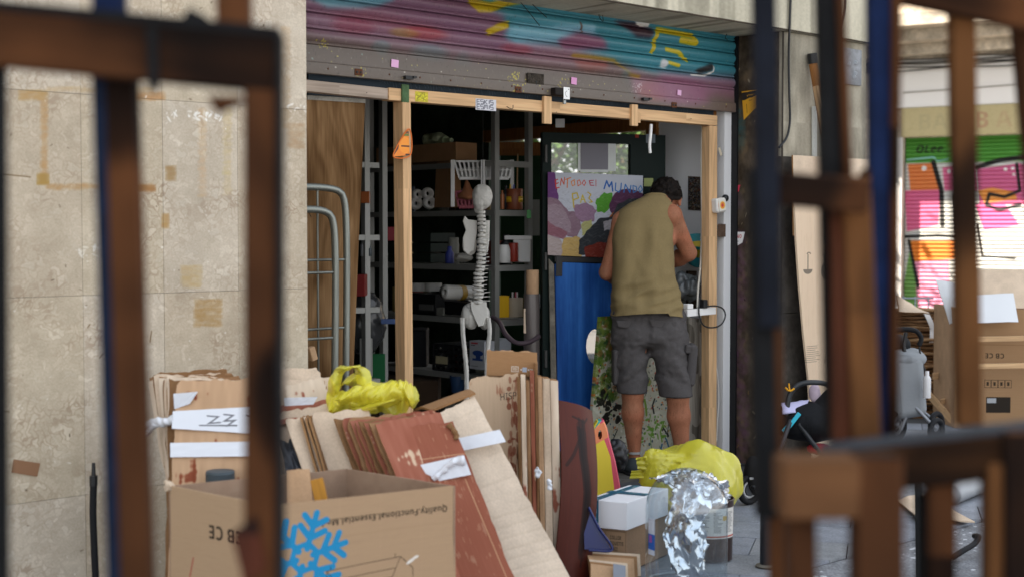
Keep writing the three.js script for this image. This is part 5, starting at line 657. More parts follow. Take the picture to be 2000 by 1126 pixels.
    [[-0.031, 0.066], [-0.0105, 0.076], [0.0105, 0.07], [0.03, 0.054]].forEach(([a, L]) => hbns.push([Q(a * 0.95, 0, 0.085), Q(a * 1.08, -0.006, 0.085 + L * 0.45), 0.0092, 0.0086], [Q(a * 1.08, -0.006, 0.085 + L * 0.45), Q(a * 1.05, -0.036, 0.085 + L * 0.8), 0.0086, 0.0076])); hbns.push([Q(-0.03 * s, -0.004, 0.03), Q(-0.055 * s, -0.016, 0.065), 0.013, 0.0105], [Q(-0.055 * s, -0.016, 0.065), Q(-0.048 * s, -0.03, 0.095), 0.0105, 0.009]);
    const b = bounds(hbns, 0.015); geos.push(nets(chain(hbns, 0.006), b.min, b.max, 0.0042));
  }
  part(t, 'body', geos, skin);
  // hair
  { const core = [[H(0, 0.04, -0.03), H(0, 0.052, 0.028), 0.086, 0.08], [H(0, 0.0, -0.042), H(0, -0.02, -0.05), 0.07, 0.05], [H(-0.06, 0.02, -0.01), H(0.06, 0.02, -0.01), 0.03, 0.03]], b = bounds(core, 0.03), f0 = chain(core, 0.02); const hairT = texFrom(256, 256, (u, v) => { const s = 150 + 160 * (tn(u * 90, v * 14, 4096) - 0.5) + 60 * (tn(u * 20, v * 20, 20) - 0.5); return s; });
    const f = (x, y, z) => { const p = V(x, y, z).sub(hd), a = p.dot(sd), bq = p.dot(up), c = p.dot(fw); let s = f0(x, y, z) + 0.012 * n3(x * 48, y * 48, z * 48) + 0.007 * n3(x * 110, y * 110, z * 110); s = Math.max(s, c - 0.055 - bq * 0.35); s = Math.max(s, -(bq + 0.055 + (Math.abs(a) > 0.05 ? -0.03 : 0) - (c + 0.04) * 0.6)); return s; };
    part(t, 'hair', nets(f, b.min, b.max, 0.0045), M(0x2a2019, 0.75, { map: scaled(hairT, 4) })); }
  // shirt: rings from neckline to hem; sightline outline on the width, folds on the surface
  {
    const L = [[384, 1262, 1298, 7.88, 0.062], [390, 1248, 1306, 7.87, 0.075], [400, 1226, 1314, 7.86, 0.088], [412, 1209, 1318, 7.85, 0.1], [428, 1201, 1318, 7.845, 0.112], [450, 1198, 1316, 7.84, 0.122], [480, 1197, 1317, 7.83, 0.13], [530, 1195, 1321, 7.81, 0.132], [575, 1194, 1328, 7.795, 0.134], [600, 1192, 1333, 7.785, 0.138], [612, 1191, 1336, 7.78, 0.14]];
    const NL = 70, NA = 96, pos = [], idx = [], get = (y) => { let i = 0; while (i < L.length - 2 && L[i + 1][0] < y) i++; const a = L[i], b = L[i + 1], u = clamp((y - a[0]) / (b[0] - a[0])); return [1, 2, 3, 4].map((k) => lerp(a[k], b[k], u)); };
    for (let j = 0; j <= NL; j++) { const v = j / NL, y = lerp(384, 612, v), [l, r, d, dep] = get(y); for (let i = 0; i < NA; i++) {
      const a = i / NA * 2 * Math.PI, ca = Math.cos(a), sa = Math.sin(a), e = 0.78, cx = Math.sign(ca) * Math.pow(Math.abs(ca), e), cz = Math.sign(sa) * Math.pow(Math.abs(sa), e);
      const px = (l + r) / 2 + cx * (r - l) / 2, hem = v > 0.9 ? (v - 0.9) / 0.1 * (6 * Math.sin(a * 2 + 1) * 0.6 + 5 * (cx > 0.5 ? 1 : 0)) : 0, shoulder = 0;
      // folds: long soft pulls from the shoulders, cross creases at the waist
      let w = 0.015 * Math.sin((px - 1200) * 0.11 + 3 * n3(px * 0.02, y * 0.012, 1)) * sstep(0.08, 0.4, v) * (0.6 + 0.6 * n3(px * 0.015, y * 0.01, 7)); w += 0.03 * fbm(px * 0.024, y * 0.009, 3, 3) * sstep(0.1, 0.5, v); w += 0.014 * (1 - Math.abs(n3(px * 0.018 + y * 0.03, y * 0.02 - px * 0.008, 5)) * 3) * sstep(0.55, 0.9, v); w += 0.008 * Math.sin(a * 9 + y * 0.03) * sstep(0.8, 1, v);
      const p = at(px, y + hem + shoulder - Math.abs(cz) * 6 * (1 - v), d - 0.0).addScaledVector(AWAY, cz * (dep + w)).addScaledVector(ALONG, cx * w * 0.6); if (v > 0.97) p.addScaledVector(AWAY, cz * 0.002);
      pos.push(p.x, p.y, p.z); } }
    for (let j = 0; j < NL; j++) for (let i = 0; i < NA; i++) { const a = j * NA + i, b = j * NA + (i + 1) % NA; idx.push(a, a + NA, b, b, a + NA, b + NA); }
    const g = new THREE.BufferGeometry(); g.setAttribute('position', new THREE.Float32BufferAttribute(pos, 3)); g.setIndex(idx); g.computeVertexNormals(); boxUV(g);
    const knit = texFrom(256, 256, (u, v) => { const s = 222 + 8 * (tn(u * 5, v * 5, 5) - 0.5) + 6 * (tn(u * 30, v * 30, 30) - 0.5) + 22 * (tn(u * 128, v * 128, 128) - 0.5); return [s, s, s - 3]; });
    const sm = M(0x93805a, 0.95, { map: scaled(knit, 4), sheen: 0.3, sheenRoughness: 0.6 }), s = part(t, 'shirt', g, sm);
    const ring = (y, off, rad) => { const [l, r, d, dep] = get(y), pts = []; for (let i = 0; i < 40; i++) { const a = i / 40 * 6.283, ca = Math.cos(a), sa = Math.sin(a), cx = Math.sign(ca) * Math.pow(Math.abs(ca), 0.78), cz = Math.sign(sa) * Math.pow(Math.abs(sa), 0.78); pts.push(at((l + r) / 2 + cx * (r - l) / 2, y - Math.abs(cz) * off, d).addScaledVector(AWAY, cz * dep)); } return tube(pts, rad, 120, 6, true); };
    part(s, 'collar_band', ring(385, 6, 0.007), sm);
  }
  // shorts
  {
    const lg = [[J(1232, 622, 7.785), J(1302, 622, 7.785), 0.112, 0.112], [J(1231, 640, 7.785), J(1235, 775, 7.745), 0.112, 0.083], [J(1303, 640, 7.785), J(1322, 780, 7.725), 0.114, 0.092], [J(1240, 655, 7.74), J(1294, 655, 7.74), 0.088, 0.088], [J(1266, 660, 7.77), J(1270, 684, 7.765), 0.07, 0.03]], b = bounds(lg, 0.03), f0 = chain(lg, 0.016);
    const yT = J(1266, 596, 7.78).y, yL = J(1236, 767, 7.745).y, yR = J(1322, 774, 7.725).y, mid = J(1276, 700, 7.76);
    const f = (x, y, z) => { const p = V(x, y, z), r = p.clone().sub(mid).dot(ALONG), left = r < 0; let s = f0(x, y, z); const v = clamp((yT - y) / (yT - yL)); const hemk = 1 - 0.85 * sstep(0.8, 0.95, v); s += hemk * 0.012 * Math.sin(y * 52 + r * (left ? -40 : 40) + 4 * n3(x * 5, y * 5, z * 5)) * (0.3 + v) * (0.5 + n3(x * 9, y * 6, z * 9)) + hemk * 0.006 * n3(x * 10, y * 20, z * 10) + hemk * 0.004 * (1 - Math.abs(n3(x * 26, y * 34, z * 26)) * 3); s = Math.max(s, y - yT, (left ? yL : yR) - y); const crease = Math.abs(r + 0.035 + 0.0 * v); if (v < 0.55) s += 0.008 * Math.exp(-crease * crease * 3500); return s; };
    const cl = texFrom(256, 256, (u, v) => { const s = 222 + 12 * (tn(u * 6, v * 6, 6) - 0.5) + 8 * (tn(u * 26, v * 26, 26) - 0.5) + 26 * (tn(u * 128, v * 128, 128) - 0.5); return s; }), sm = M(0x5a5655, 0.95, { map: scaled(cl, 3) });
    const s = part(t, 'shorts', nets(f, b.min, b.max, 0.0085), sm);
    const flap = (pts, d) => crumple(sheet(pts.map(([a, c]) => J(a, c, d)), 0.006, { nx: 10, ny: 4 }), (x, y, z) => 0.002 * n3(x * 40, y * 40, z * 40));
    part(s, 'back_pocket_flap', flap([[1269, 624], [1322, 628], [1316, 643], [1274, 639]], 7.672), sm); part(s, 'back_pocket_flap', flap([[1204, 626], [1234, 626], [1228, 640], [1208, 638]], 7.672), sm);
    part(s, 'cargo_pocket', crumple(new RoundedBoxGeometry(0.05, 0.235, 0.16, 6, 0.022).rotateZ(-0.1).rotateY(CY).translate(...J(1349, 712, 7.76)), (x, y, z) => 0.006 * n3(x * 18, y * 26, z * 18)), sm); part(s, 'cargo_flap', crumple(new RoundedBoxGeometry(0.056, 0.05, 0.165, 4, 0.012).rotateZ(-0.16).rotateY(CY).translate(...J(1345, 680, 7.76)), (x, y, z) => 0.003 * n3(x * 30, y * 30, z * 30)), sm);
    part(s, 'cargo_pocket', crumple(new RoundedBoxGeometry(0.035, 0.2, 0.14, 6, 0.016).rotateY(CY).translate(...J(1202, 716, 7.78)), (x, y, z) => 0.005 * n3(x * 18, y * 26, z * 18)), sm);
  }
  // shoes
  for (const [heel, toe] of [[J(1240, 917, 7.79), J(1212, 924, 7.98)], [J(1333, 920, 7.74), J(1345, 914, 7.98)]]) {
    const a = V(heel.x, 0.045, heel.z), b = V(toe.x, 0.035, toe.z), m2 = a.clone().lerp(b, 0.55), sh = [[a, m2, 0.044, 0.046], [m2, b, 0.046, 0.034], [a, a.clone().add(V(0, 0.03, 0)), 0.04, 0.036]], bx = bounds(sh, 0.02), f0 = chain(sh, 0.02); const s = part(t, 'shoe', nets((x, y, z) => Math.max(f0(x, y, z), 0.012 - y), bx.min, bx.max, 0.006), M(0x3a3f42, 0.8));
    part(s, 'sole', nets((x, y, z) => Math.max(f0(x, 0.04, z) - 0.004, Math.abs(y - 0.008) - 0.008), V(bx.min.x, -0.02, bx.min.z), V(bx.max.x, 0.06, bx.max.z), 0.006), m.rubber);
    part(s, 'sock', rod(a.clone().add(V(0, 0.075, 0)), a.clone().add(V(0, 0.088, 0)), 0.036, 0.033, 20), M(0x8f8d8a, 0.9));
  }
}

// ================================================================ THE HEAP OF CARDBOARD IN FRONT OF THE WALL
const down = (p, y = 0.003) => V(p.x, y, p.z);
const edgeM = M(0x8a6848, 0.95, { map: T.card });
const paintedTex = (base, paint, amt, seedZ) => texFrom(384, 384, (u, v) => { const n = fbm(u * 4, v * 9, seedZ, 4) + 0.25 * n3(u * 60, v * 8, seedZ), k = sstep(-0.02, 0.08, n + amt), f = 14 * (tn(u * 80, v * 12, 4096) - 0.5) + 10 * (tn(u * 8, v * 8, 8) - 0.5); return base.map((b, i) => lerp(b, paint[i], k) + f); });
const RUST = [154, 94, 74], CARD = [206, 178, 150];
const rustT = paintedTex(CARD, RUST, 0.34, 3), rustT2 = paintedTex(CARD, RUST, 0.24, 8), spotT = paintedTex([216, 197, 174], RUST, -0.24, 5);
const mRust = M(0xffffff, 0.8, { map: rustT }), mRust2 = M(0xf0ece8, 0.8, { map: rustT2 }), mSpot = M(0xffffff, 0.88, { map: spotT });
for (const k of [edgeM, mRust, mRust2, mSpot]) k.userData.card = true;
const wav = (amp, f, s = 0) => (u, v) => amp * (n3(u * f + s, v * f, s) + 0.4 * Math.sin(u * 3 + s));
const band = (pts, d, mt, parent, name, label) => part(parent, name, sheet(pts.map(([a, b, e = 0]) => at(a, b, d + e)), 0.0015, { nx: 14, ny: 5, warp: (u, v) => 0.003 * n3(u * 9, v * 4, pts[0][0]) + 0.0025 * Math.abs(n3(u * 22, v * 3 + u * 4, 2)) }), mt, label);
// open carton at the front, its print upside down
{
  const Y = 0.572, A = onY(530, 987, Y), B = onY(889, 948, Y), D = onY(329, 948, Y), C = B.clone().add(D).sub(A), th = 0.006;
  const t = thing('open_carton', 'large open carton printed with a blue snowflake, lettering upside down', 'box');
  const right = canvasTex(1220, 1144, (x, w, h) => {
    x.fillStyle = '#b99c7e'; x.fillRect(0, 0, w, h); for (let k = 0; k < 2600; k++) { x.globalAlpha = 0.06; x.fillStyle = rnd() < 0.5 ? '#7a5a3c' : '#d8b48c'; x.fillRect(rr(0, w), rr(0, h), rr(20, 160), rr(1, 3)); } x.globalAlpha = 0.25; x.strokeStyle = '#d2b390'; x.lineWidth = 3; for (const a of [430, 700, 980]) { x.beginPath(); x.moveTo(a, 0); x.lineTo(a, h); x.stroke(); } x.strokeStyle = '#8a6a48'; x.beginPath(); x.moveTo(0, 236); x.lineTo(w, 222); x.stroke(); x.globalAlpha = 1;
    x.save(); x.translate(w * 0.955, 118); x.rotate(Math.PI); x.fillStyle = '#2a2420'; x.font = 'bold 54px sans-serif'; x.fillText('Quality.Functional.Essential.Modern', 0, 0, 940); x.restore();
    // snowflake
    x.save(); x.translate(205, 330); x.rotate(0.3); x.scale(0.9, 0.9); x.strokeStyle = '#2b94cc'; x.lineCap = 'round'; x.lineWidth = 42; for (let k = 0; k < 6; k++) { x.rotate(Math.PI / 3); x.beginPath(); x.moveTo(0, 60); x.lineTo(0, 300); for (const s of [-1, 1]) for (const [a, b] of [[130, 90], [210, 80]]) { x.moveTo(0, a); x.lineTo(s * b, a + b * 0.75); } x.stroke(); } x.lineWidth = 36; x.beginPath(); for (let k = 0; k <= 6; k++) x.lineTo(95 * Math.sin(k * Math.PI / 3), 95 * Math.cos(k * Math.PI / 3)); x.stroke(); x.restore();
    x.strokeStyle = '#3c322a'; x.lineWidth = 4; const ln = (...p) => { x.beginPath(); p.forEach(([a, b], i) => x[i ? 'lineTo' : 'moveTo'](a, b)); x.stroke(); }; ln([345, 1144], [345, 430], [835, 400], [920, 480], [920, 1144]); ln([345, 430], [430, 540], [780, 520], [835, 400]); ln([430, 540], [430, 1144]); ln([375, 470], [375, 1144]); ln([780, 520], [800, 1144]); ln([398, 492], [800, 466]); ln([370, 400], [370, 430]); ln([800, 376], [800, 402]);
    x.fillStyle = '#efeae4'; x.beginPath(); x.ellipse(905, 436, 34, 10, -0.5, 0, 7); x.fill(); x.beginPath(); x.ellipse(940, 416, 20, 9, -0.3, 0, 7); x.fill();
  });
  const left = canvasTex(768, 900, (x, w, h) => {
    x.fillStyle = '#c4a88a'; x.fillRect(0, 0, w, h); for (let k = 0; k < 1600; k++) { x.globalAlpha = 0.06; x.fillStyle = rnd() < 0.5 ? '#8a6848' : '#dcbc98'; x.fillRect(rr(0, w), rr(0, h), rr(20, 120), rr(1, 3)); } x.globalAlpha = 1;
    x.save(); x.translate(560, 190); x.rotate(Math.PI); x.fillStyle = '#38302a'; x.font = 'bold 92px sans-serif'; x.fillText('CB CE', 0, 40, 300); x.restore();
    x.strokeStyle = '#b5564a'; x.lineWidth = 8; x.lineCap = 'round'; x.beginPath(); x.moveTo(190, 330); x.bezierCurveTo(150, 470, 130, 500, 240, 430); x.bezierCurveTo(330, 380, 270, 560, 170, 590); x.bezierCurveTo(70, 640, 60, 700, 150, 660); x.bezierCurveTo(210, 640, 190, 740, 240, 800); x.stroke();
  });
  const face = (p, q, mt, nm) => part(t, nm, sheet([p, q, down(q), down(p)], th, { nx: 10, ny: 8, unit: true, warp: (u, v) => 0.004 * n3(u * 3, v * 3, 1) }), mt);
  face(A, B, M(0xf4f0ea, 0.9, { map: right }), 'printed_side'); face(D, A, M(0xf4f0ea, 0.9, { map: left }), 'printed_side'); face(B, C, m.cardGrey, 'side'); face(C, D, m.cardGrey, 'side'); part(t, 'carton_bottom', sheet([down(D, 0.012), down(C, 0.012), down(B, 0.012), down(A, 0.012)], 0.006, { nx: 1, ny: 1 }), m.card);
  const fold = (p, q, dx, dy) => part(t, 'inner_flap', sheet([p, q, q.clone().add(V(dx, dy, 0)), p.clone().add(V(dx, dy, 0))], 0.005, { nx: 4, ny: 2, warp: wav(0.004, 3) }), m.cardGrey); void fold;
  part(t, 'torn_corner', crumple(new THREE.IcosahedronGeometry(0.016, 4).translate(...D), (x, y, z) => 0.008 * n3(x * 90, y * 90, z * 90)), m.cardPale);
  // what stands in it
  single('dark_can', upr(432, 917, 1215, 56, 4.78, [[0, 0], [1, 0], [1, 0.985], [0.97, 1], [0, 1]]), M(0x3f4a50, 0.5), 'dark grey cylinder standing behind the open carton', 'canister');
  single('yellow_wood_offcut', beam(at(618, 935, 4.35), at(648, 1070, 4.3), 0.04, 0.02, ALONG), M(0xc8923a, 0.6, { map: T.wood }), 'short yellow wooden offcut standing in the open carton', 'offcut');
  single('brown_offcut', sheet([at(560, 918, 4.5), at(604, 915, 4.5), at(618, 1060, 4.35), at(562, 1060, 4.35)], 0.012, { nx: 6, ny: 6, warp: wav(0.006, 3) }), m.card, 'torn brown cardboard piece standing in the open carton', 'cardboard');
}
// taped bundle leaning on the stone wall
{
  const t = thing('taped_bundle', 'taped bundle of flattened cartons leaning on the stone wall', 'cardboard bundle');
  const S = (x0, y0, x1, y1, xb, d, nm, mt, k) => { const a = at(x0, y0, d), b = at(x1, y1, d); part(t, nm, sheet([a, b, down(at(x1 + xb, 1200, d - 0.3)), down(at(x0 + xb, 1200, d - 0.3))], 0.011, { nx: 8, ny: 10, ragged: 0.006, warp: wav(0.008, 2.5, k) }), mt); };
  for (let k = 0; k < 11; k++) { const u = k / 10; S(287 + u * 46 + rr(-4, 4), 738 - 4 * u + rr(-10, 8), 430 + u * 55, 716 + u * 24 + rr(-5, 5), 84 - u * 96, 5.15 - u * 0.17, 'sheet', [m.cardDark, mSpot, edgeM, m.cardPale][k % 4], k); }
  S(342, 742, 520, 734, -20, 4.93, 'front_sheet', M(0xe6cfba, 0.9, { map: spotT }), 3);
  band([[338, 768, 0.0], [386, 764], [370, 788], [340, 798]], 4.895, m.tapeWhite, t, 'tape_band');
  const scr = canvasTex(512, 128, (x, w, h) => { x.fillStyle = '#dfe2e8'; x.fillRect(0, 0, w, h); x.strokeStyle = '#6a6a70'; x.lineWidth = 8; x.lineCap = 'round'; x.beginPath(); x.moveTo(190, 40); x.lineTo(250, 46); x.lineTo(200, 84); x.lineTo(262, 78); x.moveTo(280, 34); x.lineTo(330, 40); x.lineTo(285, 70); x.lineTo(340, 66); x.lineTo(296, 96); x.moveTo(150, 98); x.lineTo(350, 92); x.moveTo(400, 40); x.lineTo(460, 60); x.stroke(); });
  part(t, 'tape_band', sheet([at(337, 802, 4.89), at(520, 792, 4.89), at(520, 848, 4.86), at(335, 836, 4.86)], 0.0015, { nx: 16, ny: 4, unit: true, warp: (u, v) => 0.004 * Math.abs(n3(u * 12, v * 3, 2)) }), M(0xffffff, 0.45, { map: scr }), 'white tape band with a scribble');
  band([[332, 864], [520, 861], [520, 890, -0.02], [332, 892, -0.02]], 4.85, m.tapeWhite, t, 'tape_band');
  part(t, 'tape_knot', [crumple(tube([at(284, 834, 4.98), at(305, 822, 4.92), at(322, 824, 4.9), at(342, 816, 4.885)], 0.014, 40, 10), (x, y, z) => 0.009 * n3(x * 50, y * 50, z * 50)), crumple(tube([at(288, 846, 4.97), at(298, 834, 4.93), at(310, 826, 4.91)], 0.01, 24, 8), (x, y, z) => 0.008 * n3(x * 60, y * 60, z * 60))], m.tapeWhite);
}
// pale cartons behind, near the wall corner
{
  const t = thing('pale_carton_stack', 'pale flattened cartons propped at the wall corner under the cages', 'cardboard stack');
  const S = (pts, d, mt, k) => part(t, 'sheet', sheet(pts.map(([a, b, e = 0]) => at(a, b, d + e)), 0.009, { nx: 8, ny: 6, ragged: 0.006, warp: wav(0.008, 2.5, k) }), mt);
  S([[540, 722], [622, 715], [640, 760, -0.06], [540, 770, -0.06]], 5.45, m.cardPale, 1); S([[545, 742], [650, 734], [662, 800, -0.1], [548, 812, -0.1]], 5.35, m.cardPale, 2); S([[556, 752], [632, 734], [656, 806, -0.12], [560, 830, -0.12]], 5.28, mSpot, 3); S([[540, 790], [650, 778], [660, 812, -0.1], [545, 830, -0.1]], 5.2, mRust, 4); S([[545, 800], [660, 786], [700, 1180, -0.4], [540, 1180, -0.4]], 5.15, m.cardPale, 5);
  band([[555, 776], [620, 774], [612, 789], [556, 792]], 5.14, m.tapeWhite, t, 'tape_band');
  single('grey_bag', sheet([at(548, 862, 5.0), at(576, 856, 5.0), at(606, 912, 4.92), at(560, 930, 4.9)], 0.01, { nx: 16, ny: 16, warp: (u, v) => 0.02 * facet(u * 3, v * 3, 2) + 0.006 * facet(u * 9, v * 9, 4) }), M(0x3a3e46, 0.5), 'dark grey plastic sack squeezed between the leaning sheets', 'bag');
  single('cardboard_scrap', rbox(0.03, 0.06, 0.03, 0.004).rotateZ(0.3).translate(...onZ(609, 690, 0.2)), m.card, 'small cardboard scrap caught in the steel cage panel', 'scrap');
}
// leaning sheets in the middle
const lean = (name, label, mt, pts, th = 0.01, k = 1, opt = {}, group) => single(name, sheet(pts.map(([a, b, d]) => at(a, b, d)), th, { nx: 12, ny: 20, ragged: 0.005, warp: wav(0.007, 2.2, k), ...opt }), mt, label, 'cardboard', group);
lean('leaning_sheet', 'pale cardboard sheet leaning over the open carton', m.cardPale, [[556, 820, 4.98], [598, 808, 5.0], [720, 1130, 4.7], [680, 1180, 4.66]], 0.012, 2);
for (let k = 0; k < 3; k++) lean('corrugated_edge_sheet', ['outer corrugated sheet seen edge-on beside the pale leaning sheet', 'middle corrugated sheet seen edge-on beside the pale leaning sheet', 'inner corrugated sheet seen edge-on beside the pale leaning sheet'][k], [edgeM, m.cardDark, edgeM][k], [[588 + k * 7, 812, 4.97], [604 + k * 7, 808, 5.2], [700 + k * 7, 1130, 4.9], [686 + k * 7, 1140, 4.67]], 0.007, k);
lean('pale_leaning_sheet', 'broad pale cardboard sheet in front of the rust-painted stack', m.cardPale, [[606, 806, 5.02], [720, 796, 5.05], [790, 1150, 4.75], [712, 1170, 4.7]], 0.01, 5);
{ const t = thing('rust_sheet_stack', 'stack of rust-painted cardboard sheets leaning beside the pale ones', 'cardboard stack');
  for (let k = 0; k < 9; k++) { const u = k / 8, x = 652 + u * 78; part(t, 'sheet', sheet([at(x, 818 + 6 * u + rr(-3, 3), 4.98 - 0.02 * k), at(x + 150 - u * 20, 806 + rr(-6, 6), 5.12 - 0.02 * k), at(x + 260, 1150, 4.85 - 0.02 * k), at(x + 130, 1160, 4.7 - 0.02 * k)], 0.008, { nx: 8, ny: 10, ragged: 0.006, warp: wav(0.006, 2.4, k) }), [mRust, edgeM, mRust2, m.cardDark, mRust][(k + 1) % 5]); } }
const zig = (n, a, b) => (u, v) => 0.0022 * ((n * v) % 1 < 0.06 ? -1 : 0) + a * n3(u * 2, v * 2, b);
lean('rust_board', 'rust-painted board standing highest behind the rust panels', M(0xe0cfc6, 0.85, { map: rustT2 }), [[714, 820, 5.0], [850, 796, 5.05], [1000, 1150, 4.66], [880, 1180, 4.62]], 0.01, 3);
{ const t = thing('rust_painted_carton', 'long rust-painted carton panel with a white tape band', 'cardboard'), tx = canvasTex(512, 1024, (x, w, h) => { x.drawImage(toCanvas(rustT), 0, 0, w, h); x.globalAlpha = 0.55; x.fillStyle = '#9c604a'; x.fillRect(0, 0, w, h); x.globalAlpha = 1; x.strokeStyle = '#c49a78'; x.lineWidth = 5; x.beginPath(); x.moveTo(0, 196); x.lineTo(w, 186); x.stroke(); x.lineWidth = 8; x.beginPath(); x.moveTo(w * 0.86, 320); x.lineTo(w * 0.9, h); x.stroke(); for (let k = 0; k < 160; k++) { x.globalAlpha = rr(0.2, 0.6); x.fillStyle = '#cfa888'; x.fillRect(rnd() < 0.5 ? rr(w * 0.5, w) : rr(0, w), rnd() < 0.5 ? rr(180, 330) : rr(0, h), rr(2, 9), rr(4, 36)); } x.globalAlpha = 1; });
  part(t, 'panel', sheet([at(744, 836, 4.86), at(884, 822, 4.9), at(1030, 1190, 4.58), at(890, 1210, 4.55)], 0.012, { nx: 16, ny: 24, unit: true, ragged: 0.005, warp: wav(0.006, 2, 6) }), M(0xf0e8e4, 0.75, { map: tx }));
  band([[772, 918], [906, 888], [920, 926, -0.02], [850, 940, -0.02]], 4.8, m.tapeWhite, t, 'tape_band'); part(t, 'tape_wrinkle', crumple(tube([at(846, 936, 4.78), at(868, 916, 4.785), at(890, 900, 4.79), at(908, 898, 4.79)], 0.012, 40, 10), (x, y, z) => 0.01 * n3(x * 45, y * 45, z * 45)), m.tapeWhite);
  part(t, 'torn_edge', crumple(tube([at(876, 828, 4.88), at(888, 842, 4.87), at(892, 858, 4.86)], 0.01, 20, 8), (x, y, z) => 0.008 * n3(x * 70, y * 70, z * 70)), edgeM); }
const paleM = M(0xe2d2be, 0.92, { map: T.card }); paleM.userData.card = true;
{ // long creased pale board
  const t = thing('creased_board', 'long pale corrugated board with cross creases and a tape band', 'cardboard'), ys = [0.02, 0.07, 0.17, 0.28, 0.4, 0.47, 0.55, 0.6, 0.65, 0.7, 0.74, 0.79, 0.84, 0.9, 0.95];
  const g = sheet([at(852, 806, 5.05), at(926, 772, 5.1), at(1142, 1180, 4.85), at(1032, 1200, 4.8)], 0.008, { nx: 8, ny: 170, ragged: 0.003, warp: (u, v) => { let w = 0.006 * n3(u * 2, v * 3, 4) + 0.004 * Math.sin(v * 40) * 0.3; for (const y of ys) w -= 0.0022 * Math.exp(-(((v - y + 0.01 * (u - 0.5)) / 0.005) ** 2)); return w; } });
  part(t, 'board', g, paleM);
  band([[890, 856], [976, 838], [988, 862, -0.02], [900, 880, -0.02]], 5.0, m.tapeWhite, t, 'tape_band');
  part(t, 'folded_flap', sheet([at(806, 800, 5.2), at(905, 764, 5.25), at(928, 766, 5.08), at(842, 800, 5.06)], 0.008, { nx: 10, ny: 6, warp: (u, v) => 0.012 * Math.sin(v * 3.1) }), m.cardDark); }
// yellow bag slung over the heap
const yellowM = M(0xf0e850, 0.28, { transmission: 0.45, thickness: 0 });
{
  // crumpled film: ribbons along a curve, creased in sharp folds
  const ribbon = (pts, w, dir, k, N = 60, K = 22) => { const P = pts.map(([a, b, e = 0]) => at(a, b, 5.12 + e)), cv = new THREE.CatmullRomCurve3(P), pos = [], idx = []; for (let i = 0; i <= N; i++) { const p = cv.getPoint(i / N), end = Math.min(1, 0.45 + 4 * Math.min(i / N, 1 - i / N)); for (let j = 0; j <= K; j++) { const v = j / K - 0.5, ww = w * end * (0.85 + 0.3 * facet(i * 0.13, v * 2, k)), x = i / N * cv.getLength(), y = v * w; const q = p.clone().addScaledVector(dir, v * ww).addScaledVector(AWAY, 0.034 * facet(x * 17, y * 13, k) + 0.016 * facet(x * 38 + 3, y * 34, k) + 0.03 * Math.cos(v * 3.1) * -1 + 0.012 * Math.abs(Math.sin((x * 0.9 + y * 0.6) * 42))); q.y += 0.012 * facet(x * 22, y * 22, k + 5); pos.push(q.x, q.y, q.z); } } for (let i = 0; i < N; i++) for (let j = 0; j < K; j++) { const a = i * (K + 1) + j; idx.push(a, a + K + 1, a + 1, a + 1, a + K + 1, a + K + 2); } const g = new THREE.BufferGeometry(); g.setAttribute('position', new THREE.Float32BufferAttribute(pos, 3)); g.setIndex(idx); g.computeVertexNormals(); return boxUV(g); };
  const U = UPV, D = V(0, 0.8, 0).addScaledVector(ALONG, 0.6), t = thing('yellow_bag', 'crumpled yellow plastic bag lying on top of the cardboard heap', 'bag');
  part(t, 'bag_film', [ribbon([[642, 796], [690, 784], [740, 782], [786, 778], [806, 774]], 0.13, U, 1.3), ribbon([[660, 776, -0.03], [706, 768, -0.05], [748, 768, -0.05], [790, 772, -0.02]], 0.11, D, 4.7), ribbon([[690, 800, -0.04], [728, 792, -0.06], [760, 776, -0.04], [776, 744, 0]], 0.09, ALONG, 8.1), ribbon([[756, 762], [782, 756, -0.02], [800, 772], [819, 778, 0.02]], 0.09, U, 11.9)], yellowM);
  part(t, 'bag_handle', [ribbon([[646, 800], [652, 762], [664, 724], [688, 712], [706, 734], [720, 776]], 0.062, ALONG, 15.3), ribbon([[652, 780, 0.03], [668, 750, 0.04], [690, 738, 0.03], [712, 764, 0.02]], 0.06, D, 19.3)], yellowM);
}
const tiedM = M(0xe6de48, 0.26, { transmission: 0.4, thickness: 0 });
